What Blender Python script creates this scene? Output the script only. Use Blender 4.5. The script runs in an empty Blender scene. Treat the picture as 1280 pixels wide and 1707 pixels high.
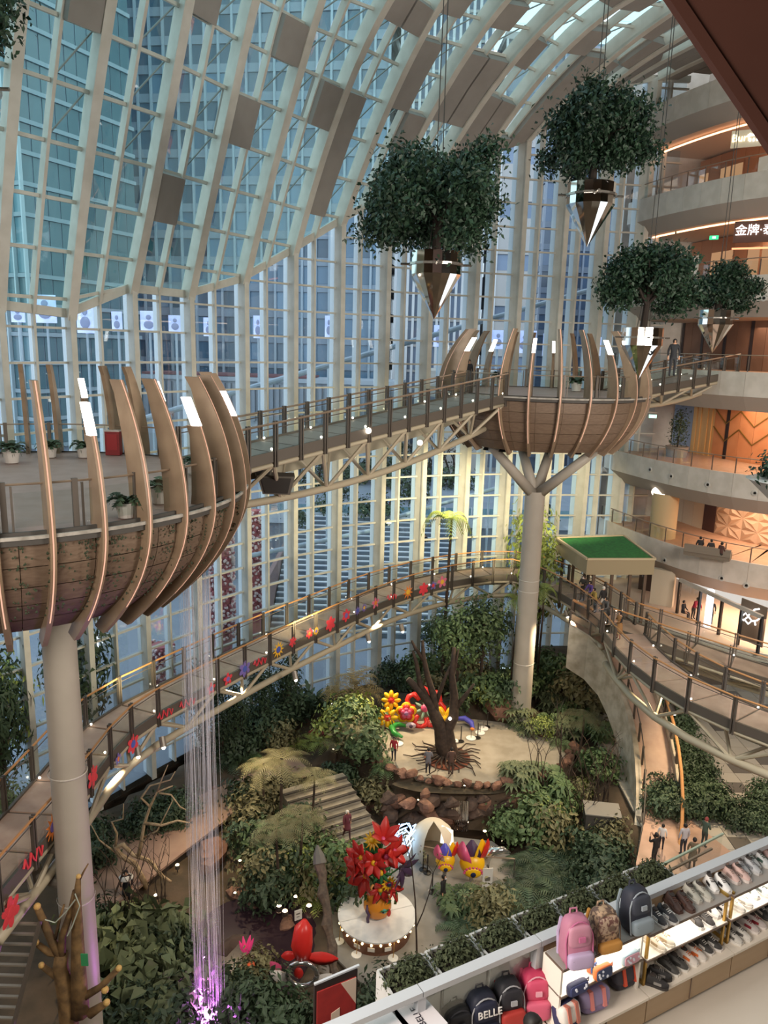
import bpy, math, random
import numpy as np
from math import sin, cos, pi, radians as RAD
SC = bpy.context.scene
COL = SC.collection
# ------------------------------------------------------------------ camera, sky, exposure
F_PX, PITCH, ROLL = 1282.0, RAD(12.1), RAD(1.5)
FW = np.array([0, cos(PITCH), -sin(PITCH)]); U0 = np.array([0, sin(PITCH), cos(PITCH)]); R0 = np.array([1., 0, 0])
RT = cos(ROLL)*R0 + sin(ROLL)*U0
UP = -sin(ROLL)*R0 + cos(ROLL)*U0
import mathutils
cam_d = bpy.data.cameras.new('camera'); cam = bpy.data.objects.new('camera', cam_d); COL.objects.link(cam)
cam.matrix_world = mathutils.Matrix(((RT[0], UP[0], -FW[0], 0), (RT[1], UP[1], -FW[1], 0), (RT[2], UP[2], -FW[2], 0), (0, 0, 0, 1)))
cam_d.sensor_fit = 'HORIZONTAL'; cam_d.sensor_width = 36; cam_d.lens = F_PX/1280*36
cam_d.clip_start = 0.1; cam_d.clip_end = 1200
SC.camera = cam
SC.view_settings.view_transform = 'Standard'; SC.view_settings.look = 'None'
SC.view_settings.gamma = 1; SC.view_settings.use_curve_mapping = False
SC.view_settings.exposure = 0.1
W = bpy.data.worlds.new('overcast_sky'); SC.world = W; W.use_nodes = True
bg = W.node_tree.nodes['Background']; bg.inputs[0].default_value = (0.66, 0.84, 1.0, 1); bg.inputs[1].default_value = 1.0
SC.cycles.max_bounces = 6; SC.cycles.diffuse_bounces = 3; SC.cycles.glossy_bounces = 3
SC.cycles.transparent_max_bounces = 24; SC.cycles.transmission_bounces = 3
SC.cycles.caustics_reflective = False; SC.cycles.caustics_refractive = False
SC.cycles.sample_clamp_indirect = 4.0
try: SC.cycles.use_denoising = True
except Exception: pass

def ray(x, y): return FW + (x-640)/F_PX*RT - (y-853.5)/F_PX*UP
def at(x, y, z):
    d = ray(x, y); return d*(z/d[2])
def atY(x, y, Y):
    d = ray(x, y); return d*(Y/d[1])
def atpl(x, y, p0, n):
    d = ray(x, y); return d*(np.dot(p0, n)/np.dot(d, n))
def proj(p):
    p = np.asarray(p, float); F = p@FW
    return 640+F_PX*(p@RT)/F, 853.5-F_PX*(p@UP)/F

def lamp(name, kind, loc, power, col=(1, .75, .5), size=.3, aim=None, spot=70, blend=.5, sy=None):
    L = bpy.data.lights.new(name, kind); L.energy = power; L.color = col
    if kind == 'AREA':
        L.shape = 'RECTANGLE' if sy else 'DISK'; L.size = size
        if sy: L.size_y = sy
    else:
        L.shadow_soft_size = size
    if kind == 'SPOT': L.spot_size = RAD(spot); L.spot_blend = blend
    o = bpy.data.objects.new(name, L); COL.objects.link(o); o.location = loc
    if aim is not None:
        v = mathutils.Vector(aim) - mathutils.Vector(loc)
        o.rotation_euler = v.to_track_quat('-Z', 'Y').to_euler()
    return o
bg.inputs[0].default_value = (.84, .93, 1.0, 1); bg.inputs[1].default_value = 1.75
WARM, PEACH, NEUT = (1, .76, .48), (1, .7, .5), (1, .9, .8)
for z, x, y, pw in ((16.2, 25, 52, 260), (13.9, 26, 51, 420), (8.0, 26, 51, 420), (2.0, 26, 51, 300), (-3.6, 26, 51, 560), (-10.2, 26, 51, 520), (-15.8, 25, 49, 700)):
    lamp('gallery_lamp', 'AREA', (x, y, z), pw, PEACH, 9, aim=(x-.01, y, z-5), sy=4)
# lamps hung under the walkway and platforms, aimed into the garden
for p, q, pw, a in (((12, 46, -16.5), (6, 42, -24), 3900, 95), ((0, 46, -16.8), (1, 41, -25), 3300, 95), ((-7.5, 36, -16.8), (-5, 33, -25), 2600, 100), ((15.5, 37, -16.8), (7, 33, -25), 1900, 100), ((-10.6, 28, -16.8), (-7, 25, -25), 2000, 100), ((8, 44, -6.2), (3, 38, -25), 4600, 70), ((17, 36, -17), (19, 38, -24), 1500, 110)):
    lamp('garden_flood', 'SPOT', p, pw, WARM, .25, aim=q, spot=a, blend=.7)
for p, q, pw, a in (((6.5, 47, -6.2), (4.2, 56.5, -12), 9500, 60), ((11.5, 48, -6.2), (12, 58, -12), 5200, 75), ((1.5, 39.5, -5.2), (-2, 54.5, -11), 5200, 75), ((-3, 38, -14.5), (-9, 47.5, -11), 2600, 100), ((8, 50, -15), (8, 58, -11), 900, 110), ((-10, 30, -14.5), (-15, 38, -12), 1300, 100)):
    lamp('facade_flood', 'SPOT', p, pw, (1, .85, .5), .25, aim=q, spot=a, blend=.8)
lamp('mall_side_fill', 'AREA', (21, 13, 1), 7600, NEUT, 12, aim=(10, 44, -13), sy=6)  # unseen fill lamps added for the gallery lights beside and behind the view
lamp('mall_side_fill', 'AREA', (-8, 0, 1), 3000, NEUT, 10, aim=(-9, 26, -9), sy=5)
lamp('shop_ceiling_light', 'AREA', (3.5, 3.6, -2.4), 26, NEUT, 2.4, aim=(3.0, 5.6, -5.2), sy=1.2)
for p in ((-6.1, 24.0, -25.3), (-6.5, 24.8, -25.3)):
    lamp('purple_pool_lamp', 'SPOT', p, 1600, (.8, .2, 1.0), .15, aim=(p[0]+.1, p[1]-.1, -10), spot=60, blend=.9)
    lamp('purple_pool_lamp', 'POINT', (p[0], p[1], p[2]+.8), 1000, (.8, .2, 1.0), .15)

# ------------------------------------------------------------------ materials
def lin(h):
    h = h.lstrip('#'); out = []
    for i in (0, 2, 4):
        c = int(h[i:i+2], 16)/255
        out.append(c/12.92 if c <= .04045 else ((c+.055)/1.055)**2.4)
    return tuple(out)
MATS = {}
def M(name, col, rough=.6, metal=0, col2=None, scale=6, bump=0, bscale=None, rnd=0, emit=0, ecol=None, spec=None, stretch=None, mixlo=.35, mixhi=.65):
    """procedural principled material; col2: noise-mixed second colour; rnd: per-object value variation"""
    if name in MATS: return MATS[name]
    m = bpy.data.materials.new(name); MATS[name] = m; m.use_nodes = True
    nt = m.node_tree; N = nt.nodes; L = nt.links; b = N['Principled BSDF']
    c = lin(col) if isinstance(col, str) else col
    b.inputs['Base Color'].default_value = (*c, 1); b.inputs['Roughness'].default_value = rough; b.inputs['Metallic'].default_value = metal
    if spec is not None: b.inputs['Specular IOR Level'].default_value = spec
    src = None
    if col2 is not None or bump:
        tc = N.new('ShaderNodeTexCoord'); mp = N.new('ShaderNodeMapping'); L.new(tc.outputs['Object'], mp.inputs[0])
        if stretch: mp.inputs['Scale'].default_value = stretch
        nz = N.new('ShaderNodeTexNoise'); nz.inputs['Scale'].default_value = scale; nz.inputs['Detail'].default_value = 3
        L.new(mp.outputs[0], nz.inputs['Vector'])
        if col2 is not None:
            mr = N.new('ShaderNodeMapRange'); mr.inputs[1].default_value = mixlo; mr.inputs[2].default_value = mixhi
            L.new(nz.outputs[0], mr.inputs[0])
            mx = N.new('ShaderNodeMix'); mx.data_type = 'RGBA'
            c2 = lin(col2) if isinstance(col2, str) else col2
            mx.inputs[6].default_value = (*c, 1); mx.inputs[7].default_value = (*c2, 1); L.new(mr.outputs[0], mx.inputs[0])
            src = mx.outputs[2]
        if bump:
            bp = N.new('ShaderNodeBump'); bp.inputs['Strength'].default_value = bump; bp.inputs['Distance'].default_value = .05
            n2 = nz
            if bscale:
                n2 = N.new('ShaderNodeTexNoise'); n2.inputs['Scale'].default_value = bscale; L.new(mp.outputs[0], n2.inputs['Vector'])
            L.new(n2.outputs[0], bp.inputs['Height']); L.new(bp.outputs[0], b.inputs['Normal'])
    if rnd:
        oi = N.new('ShaderNodeObjectInfo'); mr = N.new('ShaderNodeMapRange'); mr.inputs[3].default_value = 1-rnd; mr.inputs[4].default_value = 1+rnd
        L.new(oi.outputs['Random'], mr.inputs[0])
        hs = N.new('ShaderNodeHueSaturation'); L.new(mr.outputs[0], hs.inputs['Value'])
        if src is not None: L.new(src, hs.inputs['Color'])
        else: hs.inputs['Color'].default_value = (*c, 1)
        src = hs.outputs[0]
    if src is not None: L.new(src, b.inputs['Base Color'])
    if emit:
        e = ecol or col; e = lin(e) if isinstance(e, str) else e
        b.inputs['Emission Color'].default_value = (*e, 1); b.inputs['Emission Strength'].default_value = emit
        m.cycles.emission_sampling = 'NONE'
    return m
def glass(name, tint, gl=.12, rough=.02, gcol=(1, 1, 1)):
    """thin pane: tinted see-through plus a fresnel mirror"""
    if name in MATS: return MATS[name]
    m = bpy.data.materials.new(name); MATS[name] = m; m.use_nodes = True
    nt = m.node_tree; N = nt.nodes; L = nt.links; N.remove(N['Principled BSDF'])
    t = N.new('ShaderNodeBsdfTransparent'); t.inputs[0].default_value = (*tint, 1)
    g = N.new('ShaderNodeBsdfGlossy'); g.inputs[0].default_value = (*gcol, 1); g.inputs['Roughness'].default_value = rough
    lw = N.new('ShaderNodeLayerWeight'); lw.inputs[0].default_value = .35
    mr = N.new('ShaderNodeMapRange'); mr.inputs[3].default_value = gl*.35; mr.inputs[4].default_value = min(1, gl*4)
    L.new(lw.outputs['Fresnel'], mr.inputs[0])
    mx = N.new('ShaderNodeMixShader'); L.new(mr.outputs[0], mx.inputs[0]); L.new(t.outputs[0], mx.inputs[1]); L.new(g.outputs[0], mx.inputs[2])
    L.new(mx.outputs[0], N['Material Output'].inputs[0])
    return m
def emis(name, col, s):
    if name in MATS: return MATS[name]
    m = bpy.data.materials.new(name); MATS[name] = m; m.use_nodes = True
    N = m.node_tree.nodes; N.remove(N['Principled BSDF']); e = N.new('ShaderNodeEmission')
    c = lin(col) if isinstance(col, str) else col
    e.inputs[0].default_value = (*c, 1); e.inputs[1].default_value = s
    m.node_tree.links.new(e.outputs[0], N['Material Output'].inputs[0]); m.cycles.emission_sampling = 'NONE'
    return m
# ------------------------------------------------------------------ mesh helpers
WL = {}
def V(*a): return np.array(a, float)
def unit(v):
    v = np.asarray(v, float); n = np.linalg.norm(v); return v/n if n > 1e-9 else v
def frame(d, up=(0, 0, 1)):
    d = unit(d); s = np.cross(d, up)
    if np.linalg.norm(s) < 1e-6: s = np.cross(d, (0, 1, 0))
    s = unit(s); return d, s, np.cross(s, d)
class MB:
    def __init__(self): self.v = []; self.f = []; self.m = []; self.mi = 0
    def add(self, vs, fs):
        o = len(self.v); self.v += [tuple(map(float, p)) for p in vs]; self.f += [tuple(i+o for i in q) for q in fs]; self.m += [self.mi]*len(fs); return self
    def box(self, c, s, rz=0, R=None):
        c = np.asarray(c, float); x, y, z = [k/2 for k in s]
        P = [(-x,-y,-z),(x,-y,-z),(x,y,-z),(-x,y,-z),(-x,-y,z),(x,-y,z),(x,y,z),(-x,y,z)]
        if R is None:
            ca, sa = cos(rz), sin(rz); P = [(a*ca-b*sa+c[0], a*sa+b*ca+c[1], d+c[2]) for a, b, d in P]
        else: P = [c+np.asarray(R)@np.array(p) for p in P]
        return self.add(P, [(3,2,1,0),(4,5,6,7),(0,1,5,4),(1,2,6,5),(2,3,7,6),(3,0,4,7)])
    def hexa(self, P): return self.add(P, [(3,2,1,0),(4,5,6,7),(0,1,5,4),(1,2,6,5),(2,3,7,6),(3,0,4,7)])
    def beam(self, p, q, w, h, up=(0, 0, 1)):
        p = np.asarray(p, float); q = np.asarray(q, float); d, s, u = frame(q-p, up); s = s*w/2; u = u*h/2
        return self.add([p-s-u, p+s-u, p+s+u, p-s+u, q-s-u, q+s-u, q+s+u, q-s+u], [(0,1,2,3),(7,6,5,4),(1,0,4,5),(2,1,5,6),(3,2,6,7),(0,3,7,4)])
    def slab(self, pts, off):
        """polygon pts (3D, n) extruded by vector off"""
        n = len(pts); off = np.asarray(off, float); P = [np.asarray(p, float) for p in pts]
        return self.add(P+[p+off for p in P], [tuple(range(n))[::-1], tuple(range(n, 2*n))]+[(i, (i+1) % n, n+(i+1) % n, n+i) for i in range(n)])
    def tube(self, pts, r, n=8, cap=True, up=(0, 0, 1)):
        pts = [np.asarray(p, float) for p in pts]; k = len(pts); rs = [r]*k if np.isscalar(r) else r; vs = []; ref = None
        for i in range(k):
            d = unit(pts[min(i+1, k-1)]-pts[max(i-1, 0)])
            if ref is None: _, s, u = frame(d, up)
            else:
                s = unit(ref-d*np.dot(ref, d)); u = np.cross(s, d)
            ref = s
            for j in range(n):
                a = 2*pi*j/n; vs.append(pts[i]+rs[i]*(cos(a)*s+sin(a)*u))
        fs = [(i*n+j, i*n+(j+1) % n, (i+1)*n+(j+1) % n, (i+1)*n+j) for i in range(k-1) for j in range(n)]
        if cap: fs += [tuple(range(n))[::-1], tuple(range((k-1)*n, k*n))]
        return self.add(vs, fs)
    def lathe(self, prof, n=24, c=(0, 0, 0), a0=0, a1=2*pi, R=None):
        full = abs(a1-a0-2*pi) < 1e-6; m = n if full else n+1; vs = []; c = np.asarray(c, float)
        for r, z in prof:
            for j in range(m):
                a = a0+(a1-a0)*j/n; p = V(r*cos(a), r*sin(a), z); vs.append(c+(p if R is None else R@p))
        fs = []
        for i in range(len(prof)-1):
            for j in range(n):
                j2 = (j+1) % m if full else j+1
                fs.append((i*m+j, i*m+j2, (i+1)*m+j2, (i+1)*m+j))
        if full:
            if prof[0][0] > 1e-4 and prof[-1][0] < .03: fs.append(tuple(range(n))[::-1])
            if prof[-1][0] > 1e-4 and prof[0][0] < .03: fs.append(tuple(range((len(prof)-1)*m, len(prof)*m)))
        return self.add(vs, fs)
    def ball(self, c, r, nu=10, nv=6, R=None):
        r = (r, r, r) if np.isscalar(r) else r; vs = []; c = np.asarray(c, float)
        vs.append((0, 0, -1))
        for i in range(1, nv):
            t = -pi/2+pi*i/nv
            for j in range(nu): a = 2*pi*j/nu; vs.append((cos(t)*cos(a), cos(t)*sin(a), sin(t)))
        vs.append((0, 0, 1)); vs = [np.array(p)*r for p in vs]
        vs = [c+(p if R is None else np.asarray(R)@p) for p in vs]
        fs = [(0, 1+(j+1) % nu, 1+j) for j in range(nu)]
        for i in range(nv-2):
            for j in range(nu): a = 1+i*nu; fs.append((a+j, a+(j+1) % nu, a+nu+(j+1) % nu, a+nu+j))
        a = 1+(nv-2)*nu; fs += [(a+j, a+(j+1) % nu, len(vs)-1) for j in range(nu)]
        return self.add(vs, fs)
    def grid(self, rows, closed=False):
        n = len(rows[0]); k = len(rows); vs = [p for r in rows for p in r]
        fs = [(i*n+j, i*n+(j+1) % n, (i+1)*n+(j+1) % n, (i+1)*n+j) for i in range(k-1) for j in range(n if closed else n-1)]
        return self.add(vs, fs)
    def mesh(self, name, mats, smooth=False, org=None):
        me = bpy.data.meshes.new(name)
        vs = self.v if org is None else [(a-org[0], b-org[1], c-org[2]) for a, b, c in self.v]
        me.from_pydata(vs, [], self.f)
        for m in (mats if isinstance(mats, (list, tuple)) else [mats]): me.materials.append(m)
        if any(self.m): me.polygons.foreach_set('material_index', self.m)
        if smooth: me.polygons.foreach_set('use_smooth', [True]*len(self.f))
        me.update(); return me
    def build(self, name, mats, parent=None, smooth=False, loc=None):
        org = WL[parent.name] if parent is not None else loc
        o = link(name, self.mesh(name, mats, smooth, org), parent)
        if parent is None and loc is not None: o.location = loc
        WL[o.name] = V(0, 0, 0) if org is None else V(*org)
        return o
def link(name, data, parent=None, loc=None, rot=None, scale=None):
    o = bpy.data.objects.new(name, data); COL.objects.link(o)
    if parent is not None: o.parent = parent
    if loc is not None: o.location = [float(a) for a in loc]
    if rot is not None: o.rotation_euler = rot if not np.isscalar(rot) else (0, 0, rot)
    if scale is not None: o.scale = scale if not np.isscalar(scale) else (scale,)*3
    return o
def tag(o, label=None, cat=None, group=None, kind=None):
    if label: o['label'] = label
    if cat: o['category'] = cat
    if group: o['group'] = group
    if kind: o['kind'] = kind
    return o
def thing(name, label, cat, loc=(0, 0, 0), rz=0, group=None, kind=None, scale=None):
    o = link(name, None, None, loc, rz, scale); WL[o.name] = V(*loc) if rz == 0 and scale is None else V(0, 0, 0)
    return tag(o, label, cat, group, kind)
def dup(root, loc, rz=0, label=None, group=None, scale=None, cat=None, rot=None):
    r = root.copy(); COL.objects.link(r); r.location = [float(a) for a in loc]; r.rotation_euler = rot or (0, 0, rz)
    if scale is not None: r.scale = scale if not np.isscalar(scale) else (scale,)*3
    if label: r['label'] = label
    if group: r['group'] = group
    for ch in list(root.children):
        c = ch.copy(); COL.objects.link(c); c.parent = r
        for g in ch.children:
            d = g.copy(); COL.objects.link(d); d.parent = c
    return r
class Proto:
    """first use places the thing itself, later uses copy it"""
    def __init__(self, root): self.o = root; self.used = False
    def put(self, loc, rz=0, label=None, group=None, scale=None, rot=None):
        if not self.used:
            self.used = True; o = self.o; o.location = [float(a) for a in loc]; o.rotation_euler = rot or (0, 0, rz)
            if scale is not None: o.scale = scale if not np.isscalar(scale) else (scale,)*3
            if label: o['label'] = label
            if group: o['group'] = group
            return o
        return dup(self.o, loc, rz, label, group, scale, rot=rot)
rng = random.Random(7)
# ------------------------------------------------------------------ glass hall: facade bays, roof bays
m_cream = M('cream_steel', '#c9c7bd', .5, col2='#bdbaaf', scale=1.2)
m_white = M('white_outer_fin', '#e4ecf2', .45)
m_panel = M('soffit_panel', '#96928c', .8, col2='#8e8a84', scale=.8)  # cream like the steel; shade of the unlit underside put into the colour
m_gl = glass('facade_glass', (.87, .93, .97), .05)
m_glr = glass('roof_glass', (.78, .92, .92), .05)
m_brace = M('brace_steel', '#7d8a8a', .5)
N45 = V(math.sqrt(.5), math.sqrt(.5), 0); U45 = V(math.sqrt(.5), -math.sqrt(.5), 0)
PK = {-1: (-24.2, 24.0), 0: (-20.2, 30.6), 1: (-17.14, 35.0), 2: (-15.25, 38.13), 3: (-13.27, 41.44), 4: (-11.11, 44.72), 5: (-8.62, 47.98), 6: (-5.98, 50.86), 7: (-3.13, 53.18), 8: (-.09, 54.99),
      9: (2.93, 56.44), 10: (6.29, 57.64), 11: (9.55, 58.56), 12: (12.69, 59.06), 13: (15.75, 59.4), 14: (18.7, 59.73), 15: (21.6, 60.0)}
ST = {-1: [(0, 0), (2, 4.6), (4, 9), (5.2, 11.5)], 0: [(0, .5), (1.5, 4.4), (3.4, 9), (5, 12.2)], 1: [(0, 1.2), (.84, 3.32), (2.65, 7.68), (3.39, 9.75), (4.77, 12.18)], 2: [(0, 1.0), (1.21, 3.95), (2.58, 7.27), (3.67, 9.91), (4.89, 12.33), (5.52, 13.26)],
      3: [(-.08, 2.31), (1.18, 4.38), (2.29, 6.93), (4.05, 10.15), (5.08, 12.3), (6.11, 14.46)], 4: [(0, 2.57), (1.31, 4.8), (2.73, 8.24), (4.21, 11.81), (5.65, 14.2)],
      5: [(.1, 3.71), (1.22, 6.12), (2.0, 7.94), (4.05, 11.82), (6.57, 16.49)], 6: [(0, 5.61), (.99, 7.46), (2.16, 10.22), (4.4, 13.66), (6.49, 16.5), (7.83, 17.7)],
      7: [(0, 7.82), (1.39, 9.91), (3.09, 12.95), (4.74, 15.21), (7.0, 17.77), (8.15, 18.8)], 8: [(0, 9.9), (2.26, 12.51), (4.03, 15.06), (5.57, 16.8), (8.42, 18.9)],
      9: [(0, 11.5), (2.38, 13.68), (4.09, 15.54), (5.83, 17.39), (8.34, 18.78), (10.33, 19.66)], 10: [(0, 13), (1.34, 14.07), (2.1, 15.33), (5.06, 17.79), (7.82, 19.23), (10.38, 20.2)],
      11: [(0, 14.5), (1.65, 15.47), (5.67, 18.28), (10.3, 20.12)], 12: [(0, 16.4), (2.2, 17.5), (6, 19.0), (10, 20.2)], 13: [(0, 18.2), (3, 19.2), (7, 20.1), (10, 20.5)], 14: [(0, 18.9), (4, 19.8), (10, 20.6)], 15: [(0, 19.0), (4, 19.9), (10, 20.7)]}
ZMAX = 21.2
def profile(k):
    s, z = np.array(ST[k]).T; c = np.polyfit(s, z, 2); s1 = s[-1]; z1 = np.polyval(c, s1); m = max(.18, 2*c[0]*s1+c[1])
    def zf(t):
        if t <= s1: return float(np.polyval(c, t))
        return float(ZMAX-(ZMAX-z1)*math.exp(-(t-s1)*m/(ZMAX-z1)))
    return zf
PROF = {k: profile(k) for k in ST}
def rib_pt(k, s, off=0.0):
    """point on the flange line of rib k, moved outward by off along the profile normal"""
    zf = PROF[k]; z = zf(s); dz = (zf(s+.05)-zf(s-.05))/.1; nr = unit(V(-dz, 1)); p = PK[k]
    q = s+off*nr[0]; return V(p[0]+U45[0]*q, p[1]+U45[1]*q, z+off*nr[1])
def s_of_z(k, z):
    lo, hi = 0.0, 40.0
    if PROF[k](0) >= z: return 0.0
    for _ in range(40):
        m = (lo+hi)/2
        if PROF[k](m) < z: lo = m
        else: hi = m
    return lo
ZL = [-.5, 1.6, 3.7, 5.8, 7.9, 10, 12.1, 14.1, 15.8, 17.2, 18.3, 19.2, 19.9, 20.4, 20.75]
S_END = {k: 14.0+max(0, (k-6))*.6 for k in ST}
Z_GR = -25.5
# solid cells of the roof / open cells of its upper right part, told by where they sit in the view
solid_px = [(135,25),(336,22),(277,297),(397,200),(531,185),(541,309),(648,34),(699,10),(719,77),(665,181),(672,235),(773,134),(752,208),(766,3),(826,188),(843,30),(560,250),(600,195),(470,60),(812,118)]
open_px = [(878,21),(847,62),(967,27),(929,69),(1050,38),(1015,65),(1139,48),(1019,120),(1063,144),(943,127),(905,172),(919,120),(857,144),(864,192),(847,127),(1091,113),(1125,93),(1168,117),(820,25),(800,50),(790,75),(838,95),(815,130),(795,165),(870,70),(900,40),(985,10),(905,95),(890,120),(1035,95),(1045,20),(1000,85),(925,55),(945,45),(1130,20),(1075,135),(835,160),(980,40),(860,40),(1030,55)]
def glp(k, z):   # glass line of the vertical wall
    p = PK[k]; return V(p[0]-.8*U45[0], p[1]-.8*U45[1], z)
def pane(b, A, B, C, D, th=.04):
    n = unit(np.cross(B-A, D-A)); return b.hexa([A, B, C, D, A+n*th, B+n*th, C+n*th, D+n*th])
wn = 0
ks = sorted(PK)
cells = []
for i, k in enumerate(ks[:-1]):
    k2 = ks[i+1]; wn += 1
    a = V(*PK[k], 0); bq = V(*PK[k2], 0)
    w = thing('window_%d' % wn, 'tall bay of the curved glass wall between two cream posts', 'window', (*a[:2], Z_GR), kind='structure'); del w['category']; del w['label']
    ztop = {0: PROF[k](0)+.3, 1: PROF[k2](0)+.3, .5: (PROF[k](0)+PROF[k2](0))/2+.3}
    G0 = glp(k, 0); G1 = glp(k2, 0); T = G1-G0; T[2] = 0; tw = unit(T)
    # main post: web + flange, outer fin
    b = MB(); hb = PROF[k](0)+.3
    b.hexa([V(*(a+tw*x+U45*y)[:2], z) for z in (Z_GR, hb) for x, y in ((-.08, 0), (.08, 0), (.08, -.8), (-.08, -.8))])
    b.hexa([V(*(a+tw*x+U45*y)[:2], z) for z in (Z_GR, hb) for x, y in ((-.16, .05), (.16, .05), (.16, -.06), (-.16, -.06))])
    b.build('main_post', m_cream, w)
    for t_, nm in ((0, 'outer_fin'), (.5, 'outer_fin')):
        g = G0*(1-t_)+G1*t_; ht = ztop[t_ if t_ else 0]
        b = MB(); b.hexa([V(*(g+tw*x-U45*y)[:2], z) for z in (Z_GR, ht) for x, y in ((-.06, .04), (.06, .04), (.06, .42), (-.06, .42))]); b.build(nm, m_white, w)
    g = (G0+G1)/2
    b = MB(); b.hexa([V(*(g+tw*x+U45*y)[:2], z) for z in (Z_GR, ztop[.5]) for x, y in ((-.065, .32), (.065, .32), (.065, -.03), (-.065, -.03))]); b.build('middle_post', m_cream, w)
    # break beam
    b = MB(); b.beam(V(*G0[:2], ztop[0])+U45*.1, V(*G1[:2], ztop[1])+U45*.1, .3, .42); b.build('break_beam', m_cream, w)
    # transoms and panes
    zrow = [-1.15+1.65*j for j in range(-15, 14)]
    for j, z in enumerate(zrow):
        zz = z+1.65
        for h in (0, 1):
            A0 = G0*(1-h*.5)+G1*h*.5; A1 = G0*(.5-h*.5)+G1*(.5+h*.5)
            t0 = ztop[0]*(1-h*.5)+ztop[1]*h*.5; t1 = ztop[0]*(.5-h*.5)+ztop[1]*(.5+h*.5)
            if z < min(t0, t1)-.1 or z < max(t0, t1)-.3:
                za, zb = min(zz, max(z+.01, t0)), min(zz, max(z+.01, t1))
                m = .09; P0 = A0+tw*m; P1 = A1-tw*m
                b = MB(); pane(b, V(*P0[:2], z), V(*P1[:2], z), V(*P1[:2], zb), V(*P0[:2], za)); b.build('pane', m_gl, w)
        if Z_GR+.3 < z < min(ztop[0], ztop[1]):
            b = MB()
            b.beam(V(*G0[:2], z)+U45*.08, V(*G1[:2], z)+U45*.08, .2, .11)
            b.build('transom', m_cream, w)
    # ---- roof bay
    w2 = thing('window_%d' % (wn+20), '', '', (*a[:2], 0), kind='structure'); del_l = [w2.pop(x, None) for x in ('label', 'category')]
    D = 1.05
    def lv(kk):   # list of s for the level lines on rib kk
        return [s_of_z(kk, z) for z in ZL]+[S_END[kk]+4, S_END[kk]+9, S_END[kk]+15]
    sl, sr = lv(k), lv(k2)
    # rib k
    b = MB(); ss = np.linspace(-.02, S_END[k]+15, 34); rows = []
    for (x, o) in ((-.09, 1.1), (-.09, .1), (-.22, .1), (-.22, 0), (.22, 0), (.22, .1), (.09, .1), (.09, 1.1)):
        rows.append([rib_pt(k, s, o)+N45*x for s in ss])
    b.grid(rows); b.build('arched_rib', m_cream, w2, False)
    b = MB(); rows = []; s2 = np.linspace(0, S_END[k]+15, 30); mid = lambda s, o: (rib_pt(k, s, o)+rib_pt(k2, s_of_z(k2, PROF[k](s)) if s < 9 else s, o))/2
    for (x, o) in ((-.07, 1.0), (-.07, .45), (.07, .45), (.07, 1.0)): rows.append([(rib_pt(k, sl_, o)+rib_pt(k2, sr_, o))/2+N45*x for sl_, sr_ in zip(np.interp(np.linspace(0, len(sl)-1, 40), range(len(sl)), sl), np.interp(np.linspace(0, len(sl)-1, 40), range(len(sl)), sr))])
    b.grid(rows); b.build('middle_rib', m_cream, w2)
    for j in range(len(sl)-1):
        if sl[j+1]-sl[j] < .05 and sr[j+1]-sr[j] < .05: continue
        o = D
        A, B_, C, E_ = rib_pt(k, sl[j], o), rib_pt(k2, sr[j], o), rib_pt(k2, sr[j+1], o), rib_pt(k, sl[j+1], o)
        a0, b0, c0, e0 = rib_pt(k, sl[j], .12), rib_pt(k2, sr[j], .12), rib_pt(k2, sr[j+1], .12), rib_pt(k, sl[j+1], .12)
        ax = A*.985+B_*.015
        if sl[j+1]-sl[j] > .05 and sr[j+1]-sr[j] > .05 and j > 0 and j < 15:
            b = MB(); b.beam(rib_pt(k, sl[j], .75), rib_pt(k2, sr[j], .75), .12, .16); b.build('purlin', m_cream, w2)
        for h in (0, 1):
            cc = [(A*(1-u_)+B_*u_)*(1-v_)+(E_*(1-u_)+C*u_)*v_ for u_, v_ in ((h*.5+.02, 0), (h*.5+.48, 0), (h*.5+.48, 1), (h*.5+.02, 1))]
            ci = [(a0*(1-u_)+b0*u_)*(1-v_)+(e0*(1-u_)+c0*u_)*v_ for u_, v_ in ((h*.5+.02, 0), (h*.5+.48, 0), (h*.5+.48, 1), (h*.5+.02, 1))]
            ctr = sum(ci)/4
            cells.append((w2, k, j, h, cc, ci, proj(ctr) if ctr@FW > 1 else (-999, -999)))
def nearest(px, flt):
    return min((c for c in cells if flt(c)), key=lambda c: (c[6][0]-px[0])**2+(c[6][1]-px[1])**2)
solid = set(); openc = set()
for p in solid_px:
    c = nearest(p, lambda c: c[1] < 9 and c[2] < 15); solid.add(c[1:4])
for p in open_px:
    c = nearest(p, lambda c: c[1] >= 7 and c[2] < 15); openc.add(c[1:4])
for (w2, k, j, h, cc, ci, px) in cells:
    sol = (k, j, h) in solid
    if k >= 9 and j < 15: sol = (k, j, h) not in openc
    if k >= 12: sol = (k, j, h) not in openc
    if k == 8 and px[0] > 780 and px[1] > 0: sol = sol or (k, j, h) not in openc
    b = MB()
    if sol:
        pane(b, *ci, th=-.9); b.build('soffit_panel', m_panel, w2)
    else:
        pane(b, *cc, th=-.05); b.build('pane', m_glr, w2)
        zc = sum(p[2] for p in cc)/4
        if j < 15 and ((h == 1 and zc > 9) or (h == 0 and zc > 9 and k >= 5)):
            b = MB(); b.tube([cc[0]*.97+cc[2]*.03, cc[2]*.97+cc[0]*.03], .045, 5); b.build('brace', m_brace, w2)
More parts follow.
